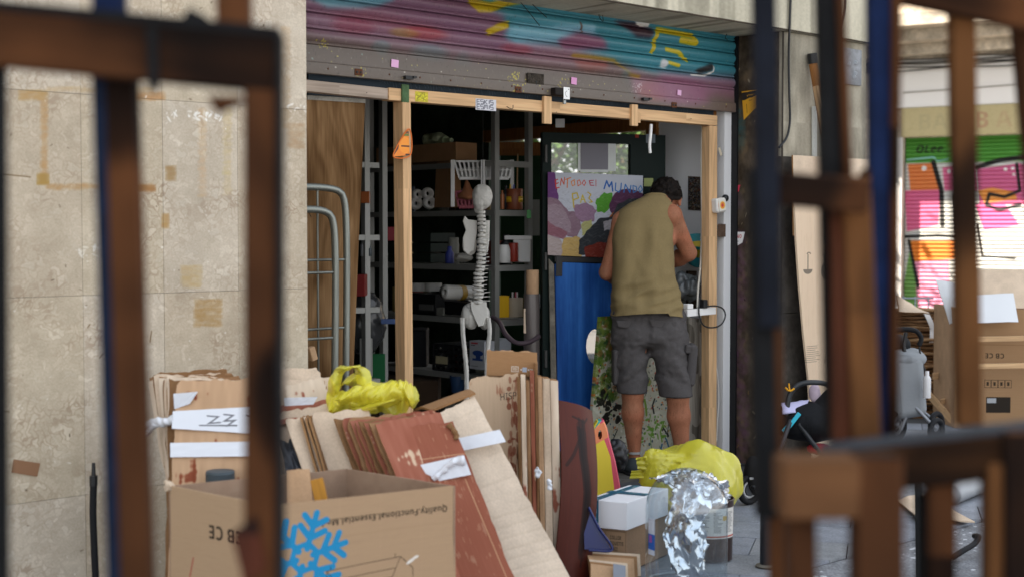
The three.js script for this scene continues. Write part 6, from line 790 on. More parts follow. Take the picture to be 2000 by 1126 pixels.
// upright cartons, edges to the street
{
  const t = thing('upright_carton_bundle', 'upright folded cartons standing edge-on beside the brown bent board', 'cardboard bundle');
  const hisp = canvasTex(512, 768, (x, w, h) => { x.drawImage(toCanvas(spotT), 0, 0, w, h); x.globalAlpha = 0.5; x.fillStyle = '#cbac8c'; x.fillRect(0, 0, w, h); x.globalAlpha = 1; x.fillStyle = '#3a342e'; x.font = '84px sans-serif'; x.save(); x.translate(318, 96); x.scale(1, 0.42); x.fillText('HISP', 0, 0); x.restore(); x.fillStyle = '#8a4e3a'; for (let k = 0; k < 90; k++) { x.globalAlpha = rr(0.4, 0.9); x.beginPath(); x.ellipse(rr(400, 512), rr(20, 768), rr(4, 26), rr(4, 22), 0, 0, 7); x.fill(); } x.fillStyle = '#3a3430'; x.globalAlpha = 0.6; for (let k = 0; k < 14; k++) x.fillRect(rr(90, 260), rr(230, 330), rr(6, 20), rr(3, 8)); });
  part(t, 'front_carton', sheet([at(914, 738, 5.42), at(1012, 726, 5.42), at(1016, 1120, 5.36), at(930, 1130, 5.36)].map((p, i) => (i > 1 ? down(p) : p)), 0.014, { nx: 8, ny: 8, unit: true, ragged: 0.006, warp: wav(0.006, 2, 1) }), M(0xf4f0ec, 0.9, { map: hisp }), 'pale carton with lettering and rust paint');
  const icons = canvasTex(400, 180, (x, w, h) => { x.fillStyle = '#ab8560'; x.fillRect(0, 0, w, h); for (let k = 0; k < 600; k++) { x.globalAlpha = 0.07; x.fillStyle = rnd() < 0.5 ? '#7a5a3c' : '#d8b48c'; x.fillRect(rr(0, w), rr(0, h), rr(10, 60), 2); } x.globalAlpha = 0.9; x.strokeStyle = '#e8e4e0'; x.lineWidth = 5; x.strokeRect(196, 108, 54, 36); x.lineWidth = 3; x.beginPath(); for (let k = 0; k < 4; k++) { x.moveTo(204, 116 + k * 6); x.lineTo(242, 116 + k * 6); } x.stroke(); x.fillStyle = '#b9cdea'; x.fillRect(284, 112, 34, 34); x.fillStyle = '#e4e8ee'; for (const [a, b] of [[272, 129], [330, 129]]) { x.beginPath(); x.moveTo(a - 8, b); x.lineTo(a + 8, b - 9); x.lineTo(a + 8, b + 9); x.fill(); } x.beginPath(); x.moveTo(356, 142); x.lineTo(342, 122); x.lineTo(372, 122); x.fill(); x.fillRect(388, 112, 6, 34); });
  part(t, 'back_carton', sheet([at(950, 682, 5.5), at(1050, 686, 5.5), down(at(1050, 1100, 5.5)), down(at(948, 1100, 5.5))], 0.012, { nx: 4, ny: 4, ragged: 0.006, warp: wav(0.004, 2, 3) }), m.card);
  part(t, 'carton_print', sheet([at(951, 684, 5.494), at(1049, 688, 5.494), at(1049, 736, 5.494), at(951, 732, 5.494)], 0.002, { nx: 1, ny: 1, unit: true }), M(0xf0ece6, 0.9, { map: icons }));
  const xs = [[1010, 6], [1017, 9], [1027, 7], [1035, 8], [1044, 5], [1050, 9], [1060, 14], [1075, 15]], tops = [736, 730, 742, 722, 708, 735, 738, 742];
  xs.forEach(([x, w], k) => { const d = 5.32 + 0.02 * k; for (let i = 0; i < 1; i++) part(t, 'edge_sheet', sheet([at(x, tops[k], d), at(x + w, tops[k] + 1, d), down(at(x + w + 8, 1120, d - 0.03)), down(at(x + 8, 1120, d - 0.03))], 0.28, { nx: 3, ny: 18, warp: (u, v) => 0.008 * n3(u * 2, v * 5, k * 3) }), [edgeM, mSpot, m.cardDark, mRust2, edgeM, m.card, m.cardPale, mSpot][k]); });
  for (const [x, y] of [[1050, 920], [1073, 945]]) part(t, 'tape_scrap', crumple(new THREE.IcosahedronGeometry(0.016, 6).scale(0.6, 1.2, 0.6).translate(...at(x, y, 5.31)), (a, b, c) => 0.012 * n3(a * 80, b * 80, c * 80)), m.tapeWhite);
}
// brown bent board
{ const tx = canvasTex(256, 1024, (x, w, h) => { x.fillStyle = '#6e3b2a'; x.fillRect(0, 0, w, h); for (let k = 0; k < 500; k++) { x.globalAlpha = 0.08; x.fillStyle = rnd() < 0.5 ? '#8a5038' : '#4a2418'; x.fillRect(rr(0, w), rr(0, h), rr(2, 7), rr(30, 200)); } x.strokeStyle = '#191210'; x.lineCap = 'round'; const st = (pts, lw, a) => { x.globalAlpha = a; x.lineWidth = lw; x.beginPath(); pts.forEach(([p, q], i) => x[i ? 'lineTo' : 'moveTo'](p * w, q * h)); x.stroke(); }; for (let k = 0; k < 26; k++) { const o = rr(-0.14, 0.14); st([[0.5 + o, 0.08 + rr(0, 0.08)], [0.5 + o * 0.9, 0.3], [0.62 + o, 0.5], [0.6 + o, 0.72 + rr(0, 0.2)]], rr(4, 22), 0.25); } st([[0.45, 0.18], [0.25, 0.3], [0.1, 0.36]], 18, 0.5); st([[0.3, 0.08], [0.6, 0.1], [0.7, 0.07]], 14, 0.5); x.globalAlpha = 1; });
  single('bent_board', sheet([at(1088, 780, 5.5), at(1156, 802, 5.6), at(1160, 1130, 5.42), at(1088, 1145, 5.36)].map((p, i) => (i > 1 ? down(p) : p)), 0.006, { nx: 14, ny: 20, unit: true, warp: (u, v) => 0.03 * Math.sin(u * 3.1) + 0.03 * Math.sin(v * 4) }), M(0xc0988a, 0.55, { map: tx, specularIntensity: 0.6 }), 'bent brown board smeared with black, standing upright in the heap', 'board'); }
// flat brown cartons by the blue lid
{ const t = thing('flat_carton_bundle', 'small flattened brown cartons standing below the white parcel', 'cardboard bundle'); for (let k = 0; k < 7; k++) part(t, 'sheet', sheet([at(1154 - k * 1.5, 1100 - k * 4.2, 5.3 + k * 0.03), at(1214 + k * 6, 1108 - k * 4.4, 5.34 + k * 0.03), down(at(1216 + k * 6, 1150, 5.3 + k * 0.03)), down(at(1154, 1150, 5.26 + k * 0.03))], 0.008, { nx: 4, ny: 3, warp: wav(0.003, 2, k) }), [m.card, m.cardDark, m.cardPale, m.card][k % 4]); part(t, 'grey_label', sheet([at(1198, 1100, 5.29), at(1222, 1104, 5.3), at(1222, 1140, 5.29), at(1198, 1140, 5.28)], 0.002, { nx: 1, ny: 1 }), M(0x8c919a, 0.7)); }
{ const t = thing('blue_plastic_cover', 'deep blue plastic lid propped against the parcel', 'lid'); const b = M(0x061858, 0.3); part(t, 'lid_panel', sheet([at(1142, 975, 5.46), at(1152, 996, 5.44), at(1195, 1074, 5.4), at(1142, 1072, 5.4)], 0.006, { nx: 6, ny: 6, warp: (u, v) => 0.01 * Math.sin(v * 3) }), b); part(t, 'lid_rim', tube([at(1150, 990, 5.43), at(1170, 1030, 5.4), at(1196, 1073, 5.38), at(1150, 1074, 5.38)], 0.005, 30, 6), b); }
// white parcel on a brown carton
{
  const Y = 0.288, F = onY(1224, 981, Y), L = onY(1146, 974, Y), R = onY(1304, 953, Y), B = L.clone().add(R).sub(F);
  const prism = (pts, y0, y1) => { const g = new THREE.ExtrudeGeometry(new THREE.Shape(pts.map((p) => new THREE.Vector2(p.x, -p.z))), { depth: y1 - y0 - 0.004, bevelEnabled: true, bevelSize: 0.002, bevelThickness: 0.002, bevelSegments: 1 }); return g.rotateX(-Math.PI / 2).translate(0, y0 + 0.002, 0); };
  const t = thing('white_parcel', 'white parcel box closed with teal printed tape', 'parcel'); part(t, 'box_body', prism([F, R, B, L], Y - 0.112, Y), M(0xe9e9ec, 0.55));
  const tape = canvasTex(512, 64, (x, w, h) => { x.fillStyle = '#1c5c74'; x.fillRect(0, 0, w, h); for (let k = 0; k < 26; k++) { x.fillStyle = ['#7fb8c4', '#0f3a4c', '#d8d2b8', '#2a7a94', '#8a4a5a'][k % 5]; x.globalAlpha = 0.7; x.beginPath(); x.ellipse(rr(0, w), rr(8, h - 8), rr(4, 20), rr(3, 12), 0, 0, 7); x.fill(); } x.globalAlpha = 1; }), tm = M(0xffffff, 0.35, { map: tape });
  const mix = (a, b, u) => a.clone().lerp(b, u), up = V(0, 0.0025, 0), strip = (a, b, c, d) => part(t, 'tape_strip', sheet([a, b, c, d].map((p) => p.clone().add(up)), 0.001, { nx: 4, ny: 1, unit: true }), tm);
  strip(mix(L, F, 0.12), mix(B, R, 0.12), mix(B, R, 0.3), mix(L, F, 0.3)); strip(mix(L, B, 0.44), mix(F, R, 0.44), mix(F, R, 0.56), mix(L, B, 0.56));
  const out = F.clone().sub(B).setY(0).normalize().multiplyScalar(0.004), lb = canvasTex(64, 128, (x) => { x.fillStyle = '#1a6a88'; x.fillRect(0, 0, 64, 128); x.strokeStyle = '#e4f0f4'; x.lineWidth = 4; x.beginPath(); x.arc(32, 28, 14, 0, 7); x.arc(32, 66, 14, 0, 7); x.stroke(); x.fillStyle = '#e4f0f4'; x.fillRect(30, 58, 4, 16); x.fillRect(20, 94, 4, 22); x.fillRect(30, 94, 4, 22); x.fillRect(40, 94, 4, 22); });
  const a = mix(L, F, 0.12).add(out), b = mix(L, F, 0.3).add(out); part(t, 'teal_label', sheet([a.clone().setY(Y), b.clone().setY(Y), b.clone().setY(Y - 0.09), a.clone().setY(Y - 0.09)], 0.001, { nx: 1, ny: 1, unit: true }), M(0xffffff, 0.45, { map: lb }));
  const ct = thing('brown_carton', 'brown carton with French lettering under the white parcel', 'box'), s = F.clone().sub(B).setY(0).multiplyScalar(-0.04), g = prism([F, R, B, L].map((p) => p.clone().add(s)), 0.004, Y - 0.114); part(ct, 'box_body', g, M(0x9a8068, 0.9, { map: T.card }));
  const pr = canvasTex(256, 256, (x) => { x.fillStyle = '#a58a70'; x.fillRect(0, 0, 256, 256); x.fillStyle = '#3a342e'; x.font = 'bold 38px sans-serif'; x.textAlign = 'center'; x.fillText('COLLER', 128, 70); x.fillText('ETIQUETTE', 128, 112); x.fillText('ICI', 128, 154); x.strokeStyle = '#4a4238'; x.lineWidth = 3; x.strokeRect(6, 10, 244, 236); });
  const c0 = mix(L, F, 0.46).add(s).add(out), c1 = mix(L, F, 0.985).add(s).add(out); part(ct, 'print', sheet([c0.clone().setY(0.172), c1.clone().setY(0.172), c1.clone().setY(0.03), c0.clone().setY(0.03)], 0.001, { nx: 1, ny: 1, unit: true }), M(0xeeeae4, 0.9, { map: pr }));
}
// clear dome with crumpled foil, brown pail behind
{
  const d = 5.36, c = down(at(1341, 1000, d), 0), r = 80 * d / FPX, prof = []; for (let k = 0; k <= 16; k++) { const a = k / 16 * Math.PI / 2; prof.push([r * Math.cos(a) + 1e-4, 0.452 - r + r * Math.sin(a)]); } 
  const t = thing('clear_dome', 'clear plastic dome standing on the pavement before the white parcel', 'dome'); part(t, 'shell', lathe([[r * 0.985, 0.004], [r, 0.02], [r * 1.0, 0.15], ...prof], c, 56), M(0xeaf2f6, 0.06, { transmission: 1, thickness: 0, ior: 2.2, bumpMap: T.bump, bumpScale: 0.0006 })); part(t, 'rim', new THREE.TorusGeometry(r * 0.99, 0.004, 8, 60).rotateX(Math.PI / 2).translate(c.x, 0.006, c.z), M(0xd8e0e4, 0.15, { transmission: 0.7 }));
  const lt = canvasTex(64, 256, (x) => { x.fillStyle = '#c9d2e2'; x.fillRect(0, 0, 64, 256); x.fillStyle = '#2a62b8'; x.fillRect(0, 110, 64, 110); x.fillStyle = '#9a5aa8'; x.fillRect(10, 120, 30, 50); x.fillStyle = '#e8eef8'; x.fillRect(8, 20, 44, 60); x.fillStyle = '#7a8aa8'; for (let k = 0; k < 8; k++) x.fillRect(12, 26 + k * 7, 36, 2); }); const A0 = Math.PI * 0.5 + CY + 0.0; const pts = []; void A0; void pts;
  const lab = new THREE.CylinderGeometry(r + 0.002, r + 0.002, 0.14, 12, 1, true, CY - 1.25, 0.28).translate(c.x, 0.2, c.z); part(t, 'label', lab, M(0xffffff, 0.4, { map: lt }));
  const foil = M(0xeceef2, 0.2, { metalness: 1 }), fd = d; const strip = (pts, w, k) => { const P = pts.map(([a, b, e = 0]) => at(a, b, fd + e)), nn = 90, pos = [], idx = [], cv = new THREE.CatmullRomCurve3(P), K = 28; for (let i = 0; i <= nn; i++) { const p = cv.getPoint(i / nn); for (let j = 0; j <= K; j++) { const v = j / K - 0.5, ww = w * (0.75 + 0.35 * n3(i * 0.1, k, 2)); const q = p.clone().addScaledVector(ALONG, v * ww + 0.02 * n3(i * 0.15, j * 0.25, k)).addScaledVector(AWAY, 0.1 * facet(i * 0.05, j * 0.12, k * 3.3) + 0.016 * facet(i * 0.17, j * 0.25, k)); q.y = Math.max(0.012, q.y + 0.02 * n3(i * 0.25, j * 0.3, k + 9)); pos.push(q.x, q.y, q.z); } } for (let i = 0; i < nn; i++) for (let j = 0; j < K; j++) { const a = i * (K + 1) + j; idx.push(a, a + K + 1, a + 1, a + 1, a + K + 1, a + K + 2); } const g = new THREE.BufferGeometry(); g.setAttribute('position', new THREE.Float32BufferAttribute(pos, 3)); g.setIndex(idx); g.computeVertexNormals(); return boxUV(g); };
  const f = thing('crumpled_foil', 'crumpled silver foil stuffed inside the clear dome', 'foil'); part(f, 'foil_sheet', strip([[1300, 930], [1330, 935, -0.04], [1350, 980, -0.05], [1330, 1040, -0.05], [1350, 1122, -0.04]], 0.17, 1), foil); part(f, 'foil_sheet', strip([[1390, 945, 0.03], [1365, 950, -0.02], [1350, 1010, -0.03], [1360, 1060], [1340, 1120]], 0.13, 7), foil); part(f, 'foil_sheet', strip([[1310, 935, 0.03], [1350, 925, 0.02], [1390, 945, 0.04], [1400, 980, 0.03]], 0.16, 13), foil);
  const pc = down(at(1388, 1000, 5.78), 0), pr = 45 * 5.78 / FPX, h = 0.255; const p = thing('brown_pail', 'dark brown pail with a white printed label behind the dome', 'pail'); part(p, 'pail_body', lathe([[0, 0.004], [pr * 0.94, 0.004], [pr, h], [pr * 0.97, h], [pr * 0.9, 0.01]], pc, 40), M(0x35211c, 0.35));
  const pl = canvasTex(512, 160, (x, w, hh) => { x.fillStyle = '#dedbd4'; x.fillRect(0, 0, w, hh); x.fillStyle = '#b8452c'; x.fillRect(0, 146, w, 8); x.fillStyle = '#d8a030'; x.fillRect(30, 60, 34, 40); x.fillStyle = '#555'; for (let k = 0; k < 16; k++) for (let j = 0; j < 3; j++) x.fillRect(90 + j * 140, 20 + k * 7, rr(40, 110), 2.4); x.fillStyle = '#d8b040'; x.fillRect(330, 40, 50, 24); x.fillStyle = '#8a8a86'; x.fillRect(22, 14, 34, 34); });
  part(p, 'printed_label', new THREE.CylinderGeometry(pr * 1.004, pr * 0.985, 0.125, 40, 1, true, CY - 1.0, 2.2).translate(pc.x, 0.165, pc.z), M(0xffffff, 0.5, { map: pl })); part(p, 'pail_rim', new THREE.TorusGeometry(pr, 0.004, 8, 48).rotateX(Math.PI / 2).translate(pc.x, h, pc.z), M(0x35211c, 0.35));
  const tp = at(1407, 962, 5.75); single('white_paper_wad', crumple(new THREE.IcosahedronGeometry(0.035, 10).translate(tp.x, tp.y, tp.z), (x, y, z) => 0.02 * n3(x * 40, y * 40, z * 40)), m.white, 'crumpled white paper on top of the brown pail', 'paper');
}
// tied yellow bag on the threshold
{
  const c = at(1352, 938, 6.52), kn = at(1276, 890, 6.45), rx = 0.225, ry = 0.188; const t = thing('tied_yellow_bag', 'full yellow bin bag tied at the neck on the threshold', 'bag');
  const f = (x, y, z) => { const p = V(x, y, z), d = p.clone().sub(c), a = d.dot(ALONG), b = d.y, e = d.dot(AWAY); let s = (Math.hypot(a / rx, b / ry, e / 0.2) - 1) * 0.18; const k = kn.clone().sub(c), u = clamp(d.dot(k) / k.lengthSq()), nd = d.clone().addScaledVector(k, -u).length() - lerp(0.15, 0.022, Math.pow(u, 0.75)); const h = clamp(0.5 + 0.5 * (nd - s) / 0.05); s = lerp(nd, s, h) - 0.05 * h * (1 - h); const q = p.clone().sub(kn), an = Math.atan2(q.y, q.dot(ALONG)), rad = q.length(), fo = Math.abs(Math.sin(an * 7 + 3 * n3(x * 4, y * 4, z * 4))); s -= 0.011 * Math.pow(1 - Math.abs(Math.sin(an * 11 + 4 * n3(x * 5, y * 5, z * 5) + rad * 3)), 5) * sstep(0.34, 0.08, rad); s -= 0.003 * (1 - fo) * Math.exp(-rad * 4.5) * 2.2; s -= 0.02 * facet(x * 8, y * 8, z * 8) + 0.009 * facet(x * 20, y * 20, z * 20); return Math.max(s, 0.006 - y); };
  part(t, 'sack', nets(f, c.clone().add(V(-0.42, -0.32, -0.42)), c.clone().add(V(0.42, 0.3, 0.42)), 0.0085), tiedM);
  const tail = (pts) => sheet(pts.map(([a, b, e = 0]) => at(a, b, 6.42 + e)), 0.003, { nx: 14, ny: 8, warp: (u, v) => 0.014 * n3(u * 5, v * 7, 2) + 0.006 * Math.sin(v * 16) }); part(t, 'bag_tail', tail([[1242, 894, 0.02], [1276, 886], [1300, 922], [1246, 916, 0.02]]), tiedM); part(t, 'bag_tail', tail([[1234, 918, 0.05], [1300, 914, 0.02], [1290, 932], [1230, 934, 0.04]]), tiedM); part(t, 'knot', crumple(new THREE.IcosahedronGeometry(0.024, 8).translate(kn.x, kn.y, kn.z), (x, y, z) => 0.01 * n3(x * 70, y * 70, z * 70)), tiedM);
}
// shopping bag and small black bag
{
  const d = 6.75, q = (a, b) => at(a, b, d), n = AWAY; const tx = canvasTex(128, 384, (x, w, h) => { x.fillStyle = '#e6cc3c'; x.fillRect(0, 0, w, h); x.fillStyle = '#d85468'; x.beginPath(); x.moveTo(40, 0); x.lineTo(128, 0); x.lineTo(128, h); x.lineTo(110, h); x.lineTo(84, 150); x.lineTo(60, 80); x.fill(); x.fillStyle = '#e88a5c'; x.beginPath(); x.moveTo(24, 30); x.lineTo(70, 0); x.lineTo(76, 70); x.lineTo(10, 110); x.fill(); x.fillStyle = '#3aa09a'; x.beginPath(); x.moveTo(20, 40); x.lineTo(52, 0); x.lineTo(40, 0); x.fill(); x.fillStyle = '#222'; x.fillRect(4, 250, 18, 30); });
  const pts = [[1152, 1000], [1152, 858], [1160, 836], [1168, 824], [1178, 822], [1184, 836], [1188, 856], [1200, 900], [1209, 946], [1212, 1000]].map((p) => q(...p)), hole = []; for (let k = 0; k < 10; k++) { const a = k / 10 * 6.283; hole.push(q(1172 + 4 * Math.cos(a), 848 + 9 * Math.sin(a))); } void n;
  const t = thing('shopping_bag', 'upright yellow and pink plastic shopping bag with a punched handle', 'bag'); part(t, 'bag_front', cut(pts, 0.09, { holes: [hole], unit: true, bevel: 0.006 }), M(0xffffff, 0.4, { map: tx }));
  single('black_bag', crumple(new THREE.IcosahedronGeometry(0.07, 12).scale(0.8, 1.15, 0.7).translate(...at(1205, 888, 6.98)), (x, y, z) => 0.018 * Math.abs(n3(x * 24, y * 24, z * 24))), M(0x1b1c1f, 0.45), 'small black bag behind the shopping bag', 'bag');
}
// beside the stone wall
{ const d = 4.95, q = (a, b) => at(a, b, d); const t = thing('black_hose_end', 'upright black rubber hose with a narrow nozzle against the stone wall', 'hose'); part(t, 'hose_body', tube([q(182, 946), q(181, 1000), q(183, 1060), q(186, 1130), down(q(188, 1180), 0.0)], 0.0125, 50, 12), m.rubber); part(t, 'collar', rod(q(182, 948), q(182, 928), 0.0145, 0.0145, 16), m.blackPlastic); part(t, 'nozzle', rod(q(182, 928), q(182, 903), 0.008, 0.006, 12), m.blackPlastic); }
single('brown_tape_scrap', sheet([[26, 896], [78, 904], [72, 930], [22, 922]].map(([a, b]) => onZ(a, b, WZ + 0.003)), 0.001, { nx: 6, ny: 4, warp: (u, v) => 0.002 * n3(u * 4, v * 4, 1) }), M(0x8f6a4e, 0.6), 'brown tape scrap stuck low on the stone wall', 'tape');

// ================================================================ AT THE CORNER PILLAR AND BEYOND
{
  const z = WZ + 0.006, q = (a, b, e = 0) => onZ(a, b, z + e);
  const cover = thing('meter_cover', 'grey square service cover on the corner pillar', 'cover'); const a = q(1643, 92), b = q(1682, 168); part(cover, 'plate', rbox(Math.abs(b.x - a.x), a.y - b.y, 0.012, 0.004).translate((a.x + b.x) / 2, (a.y + b.y) / 2, z), M(0x8f949a, 0.55, { map: T.grime })); for (const [x, y] of [[1659, 124], [1672, 122], [1671, 143], [1669, 150]]) part(cover, 'boss', rod(q(x, y, 0.004), q(x, y, 0.014), 0.012, 0.01, 14), M(0x9a9fa4, 0.5));
  single('black_cable', tube([q(1546, -30, 0.03), q(1543, 40, 0.03), q(1541, 110, 0.012), q(1542, 180, 0.012), q(1543, 240, 0.01), q(1537, 268, 0.01), q(1522, 288, 0.008)], 0.007, 70, 7), m.black, 'black cable hanging down the light part of the pillar', 'cable');
  single('upper_cable', tube([q(1652, -30, 0.03), q(1650, 20, 0.03), q(1642, 55, 0.02), q(1637, 90, 0.01), q(1636, 170, 0.01)], 0.008, 50, 7), m.black, 'short black cable dropping from the lintel beside the cover', 'cable');
  single('conduit', rod(q(1591, 208, 0.008), q(1591, 330, 0.008), 0.016, 0.016, 14), M(0xd4d6d0, 0.5), 'pale conduit pipe down the pillar behind the wooden pole', 'pipe');
  const pole = thing('wooden_pole', 'slanting wooden pole with a black cap leaning on the pillar', 'pole'); part(pole, 'shaft', rod(q(1589, 125, 0.03), V(q(1660, 600, 0.2).x, 0.02, WZ + 0.42), 0.026, 0.022, 16), m.pineDark); part(pole, 'cap', rod(q(1589, 124, 0.03), q(1587, 104, 0.028), 0.03, 0.029, 16), m.blackPlastic); part(pole, 'batten', beam(q(1594, 168, 0.06), V(q(1665, 600, 0.22).x, 0.02, WZ + 0.47), 0.022, 0.03, V(1, 0, 0)), m.pine);
  const sx = (a, b) => onX(a, b, X1 - 0.001), st = canvasTex(128, 256, (x) => { x.fillStyle = '#d8a022'; x.fillRect(0, 0, 128, 256); x.fillStyle = '#1c1a18'; x.fillRect(0, 10, 128, 70); x.fillStyle = '#d8a022'; x.font = 'bold 26px serif'; x.fillText('Tours', 40, 56); x.fillStyle = '#3a2a10'; x.fillText('Gr', 60, 118); x.fillRect(34, 130, 4, 90); });
  single('yellow_notice', sheet([sx(1449, 179), sx(1478, 175), sx(1477, 210), sx(1453, 234)], 0.002, { nx: 2, ny: 2, unit: true }), M(0xffffff, 0.55, { map: st }), 'torn yellow and black sticker on the dark side of the pillar', 'sticker');
  const no = canvasTex(96, 96, (x) => { x.fillStyle = '#e4e4e4'; x.fillRect(0, 0, 96, 96); x.fillStyle = '#c03030'; x.font = 'bold 34px sans-serif'; x.fillText('NO', 14, 40); x.fillStyle = '#444'; x.fillText('C', 14, 82); }); single('no_sign', sheet([sx(1436, 453), sx(1455, 453), sx(1450, 474), sx(1436, 482)], 0.002, { nx: 1, ny: 1, unit: true }), M(0xffffff, 0.6, { map: no }), 'small white sticker with red lettering on the pillar side', 'sticker'); single('red_sticker', sheet([sx(1436, 362), sx(1446, 361), sx(1443, 374), sx(1436, 376)], 0.002, { nx: 1, ny: 1 }), M(0xd04058, 0.6), 'tiny red sticker on the pillar side above the white one', 'sticker');
  // tall carton board with printed symbols
  const pt = canvasTex(420, 1200, (x, w, h) => { x.fillStyle = '#dcc4a8'; x.fillRect(0, 0, w, h); for (let k = 0; k < 1500; k++) { x.globalAlpha = 0.06; x.fillStyle = rnd() < 0.5 ? '#a8845e' : '#ecd2b0'; x.fillRect(rr(0, w), rr(0, h), rr(2, 5), rr(20, 90)); } x.globalAlpha = 0.7; x.strokeStyle = x.fillStyle = '#5a544c'; x.lineWidth = 5; x.beginPath(); x.moveTo(64, 222); x.lineTo(64, 290); x.stroke(); x.beginPath(); x.arc(64, 290, 22, 0, 3.14); x.fill(); x.beginPath(); x.arc(68, 222, 8, 3.14, 6.2); x.stroke(); x.fillRect(142, 222, 8, 60); x.fillRect(134, 222, 24, 8); x.beginPath(); x.ellipse(146, 300, 17, 36, 0, 0, 7); x.fill(); x.globalAlpha = 0.5; for (let k = 0; k < 9; k++) x.fillRect(60, 640 + k * 9, rr(40, 70), 3); x.lineWidth = 4; x.beginPath(); x.moveTo(170, 620); x.lineTo(150, 720); x.lineTo(190, 700); x.stroke(); x.globalAlpha = 1; });
  const P = [[1553, 404], [1556, 470], [1562, 560], [1570, 650], [1580, 742]], zz = 0.1; const pts = [...P.map(([x, y]) => q(x, y, zz)), down(q(1590, 850, zz)), down(q(1712, 850, zz)), q(1712, 404, zz)];
  const t = thing('tall_carton', 'tall pale carton with kitchen symbols leaning on the pillar', 'cardboard'); part(t, 'front_sheet', cut(pts, 0.012, { unit: true }), M(0xffffff, 0.9, { map: pt })); part(t, 'upper_sheet', sheet([q(1549, 303, 0.07), q(1712, 312, 0.07), q(1712, 470, 0.085), q(1551, 460, 0.085)], 0.01, { nx: 6, ny: 4, warp: wav(0.004, 2, 2) }), m.cardPale);
}
// black pushchair
{
  const d = 7.25, q = (a, b, e = 0) => at(a, b, d + e), fab = M(0x16171a, 0.8, { bumpMap: T.bump, bumpScale: 0.003 }), t = thing('black_pushchair', 'black pushchair with a teal bar and lilac blanket beside the pillar', 'pushchair');
  part(t, 'seat_shell', crumple(new THREE.SphereGeometry(0.17, 30, 20).scale(1.25, 0.62, 0.9).rotateY(CY).rotateZ(0.0).translate(...q(1585, 822, 0.08)), (x, y, z) => 0.012 * n3(x * 12, y * 12, z * 12)), fab); part(t, 'hood', sheet([q(1612, 762, 0.1), q(1640, 770, 0.1), q(1630, 850, 0), q(1552, 826, -0.04)], 0.01, { nx: 10, ny: 10, warp: (u, v) => 0.05 * Math.sin(u * 3.14) }), fab);
  part(t, 'carry_handle', tube([q(1538, 812), q(1539, 786), q(1546, 764), q(1562, 750), q(1590, 746), q(1620, 752, 0.04), q(1640, 775, 0.08)], 0.014, 60, 10), M(0x25282b, 0.45)); part(t, 'teal_bar', [beam(q(1540, 834, -0.06), q(1562, 806, -0.06), 0.022, 0.014, ALONG), beam(q(1529, 842, -0.06), q(1538, 832, -0.06), 0.018, 0.014, ALONG)], M(0x22b0c8, 0.4));
  part(t, 'blanket', crumple(sheet([q(1527, 786, 0), q(1580, 780, 0.06), q(1574, 804, 0.0), q(1530, 806, -0.05)], 0.012, { nx: 12, ny: 8 }), (x, y, z) => 0.006 * n3(x * 30, y * 30, z * 30)), M(0xb9b6d6, 0.85)); part(t, 'head_pad', crumple(new THREE.SphereGeometry(0.04, 16, 12).scale(0.8, 1.3, 0.8).translate(...q(1592, 768, 0.1)), (x, y, z) => 0.006 * n3(x * 30, y * 30, z * 30)), M(0xc0aebc, 0.85));
  part(t, 'ribbon', [crumple(tube([q(1534, 756, -0.03), q(1542, 762, -0.035), q(1552, 758, -0.03)], 0.005, 20, 6), (x, y, z) => 0.004 * n3(x * 90, y * 90, z * 90)), tube([q(1541, 748, -0.03), q(1543, 762, -0.035)], 0.004, 8, 6)], M(0xd89a20, 0.6));
  part(t, 'red_cushion', crumple(new THREE.SphereGeometry(0.06, 18, 12).scale(1.1, 0.5, 1).translate(...q(1600, 876, 0.0)), (x, y, z) => 0.008 * n3(x * 25, y * 25, z * 25)), M(0x9a1c2c, 0.7));
  const steel = M(0x2a2c30, 0.4, { metalness: 0.3 }), g = (a, b, e, y = 0.1) => { const p = q(a, b, e); p.y = y; return p; };
  for (const e of [-0.05, 0.3]) { part(t, 'frame_leg', tube([q(1545, 820, e), q(1520, 880, e - 0.1), g(1470, 950, e - 0.3, 0.09)], 0.013, 30, 8), steel); part(t, 'frame_leg', tube([q(1560, 826, e), q(1600, 880, e), g(1640, 950, e + 0.05, 0.1)], 0.013, 30, 8), steel); }
  const wheel = (p, r, nm) => { const w = part(t, nm, new THREE.TorusGeometry(r, r * 0.24, 12, 32).rotateY(CY + 0.55).translate(p.x, r * 1.24, p.z), m.rubber); part(w, 'rim', new THREE.TorusGeometry(r * 0.62, r * 0.1, 8, 28).rotateY(CY + 0.55).translate(p.x, r * 1.24, p.z), M(0xb4b4b4, 0.4)); part(w, 'hub', new THREE.CylinderGeometry(r * 0.5, r * 0.5, r * 0.3, 20).rotateX(Math.PI / 2).rotateY(CY + 0.55).translate(p.x, r * 1.24, p.z), M(0x3a3c40, 0.5)); };
  wheel(onY(1464, 985, 0), 0.062, 'wheel'); wheel(g(1500, 960, 0.1), 0.062, 'wheel'); wheel(g(1640, 950, 0.0), 0.08, 'wheel'); wheel(g(1640, 950, 0.4), 0.08, 'wheel');
  part(t, 'wheel_guard', crumple(new THREE.SphereGeometry(0.1, 22, 16).scale(0.5, 1.0, 0.55).rotateY(CY).translate(...at(1472, 928, 6.95)), (x, y, z) => 0.006 * n3(x * 20, y * 20, z * 20)), M(0x1a1a1c, 0.6)); part(t, 'brake_lever', rbox(0.02, 0.012, 0.01, 0.003).rotateY(CY).translate(...at(1468, 934, 6.89)), M(0xb0b0b0, 0.4));
  part(t, 'push_bar', tube([q(1640, 775, 0.1), q(1680, 720, 0.15), q(1690, 690, 0.3), q(1655, 700, 0.45), q(1640, 775, 0.4)], 0.013, 40, 8), steel);
}
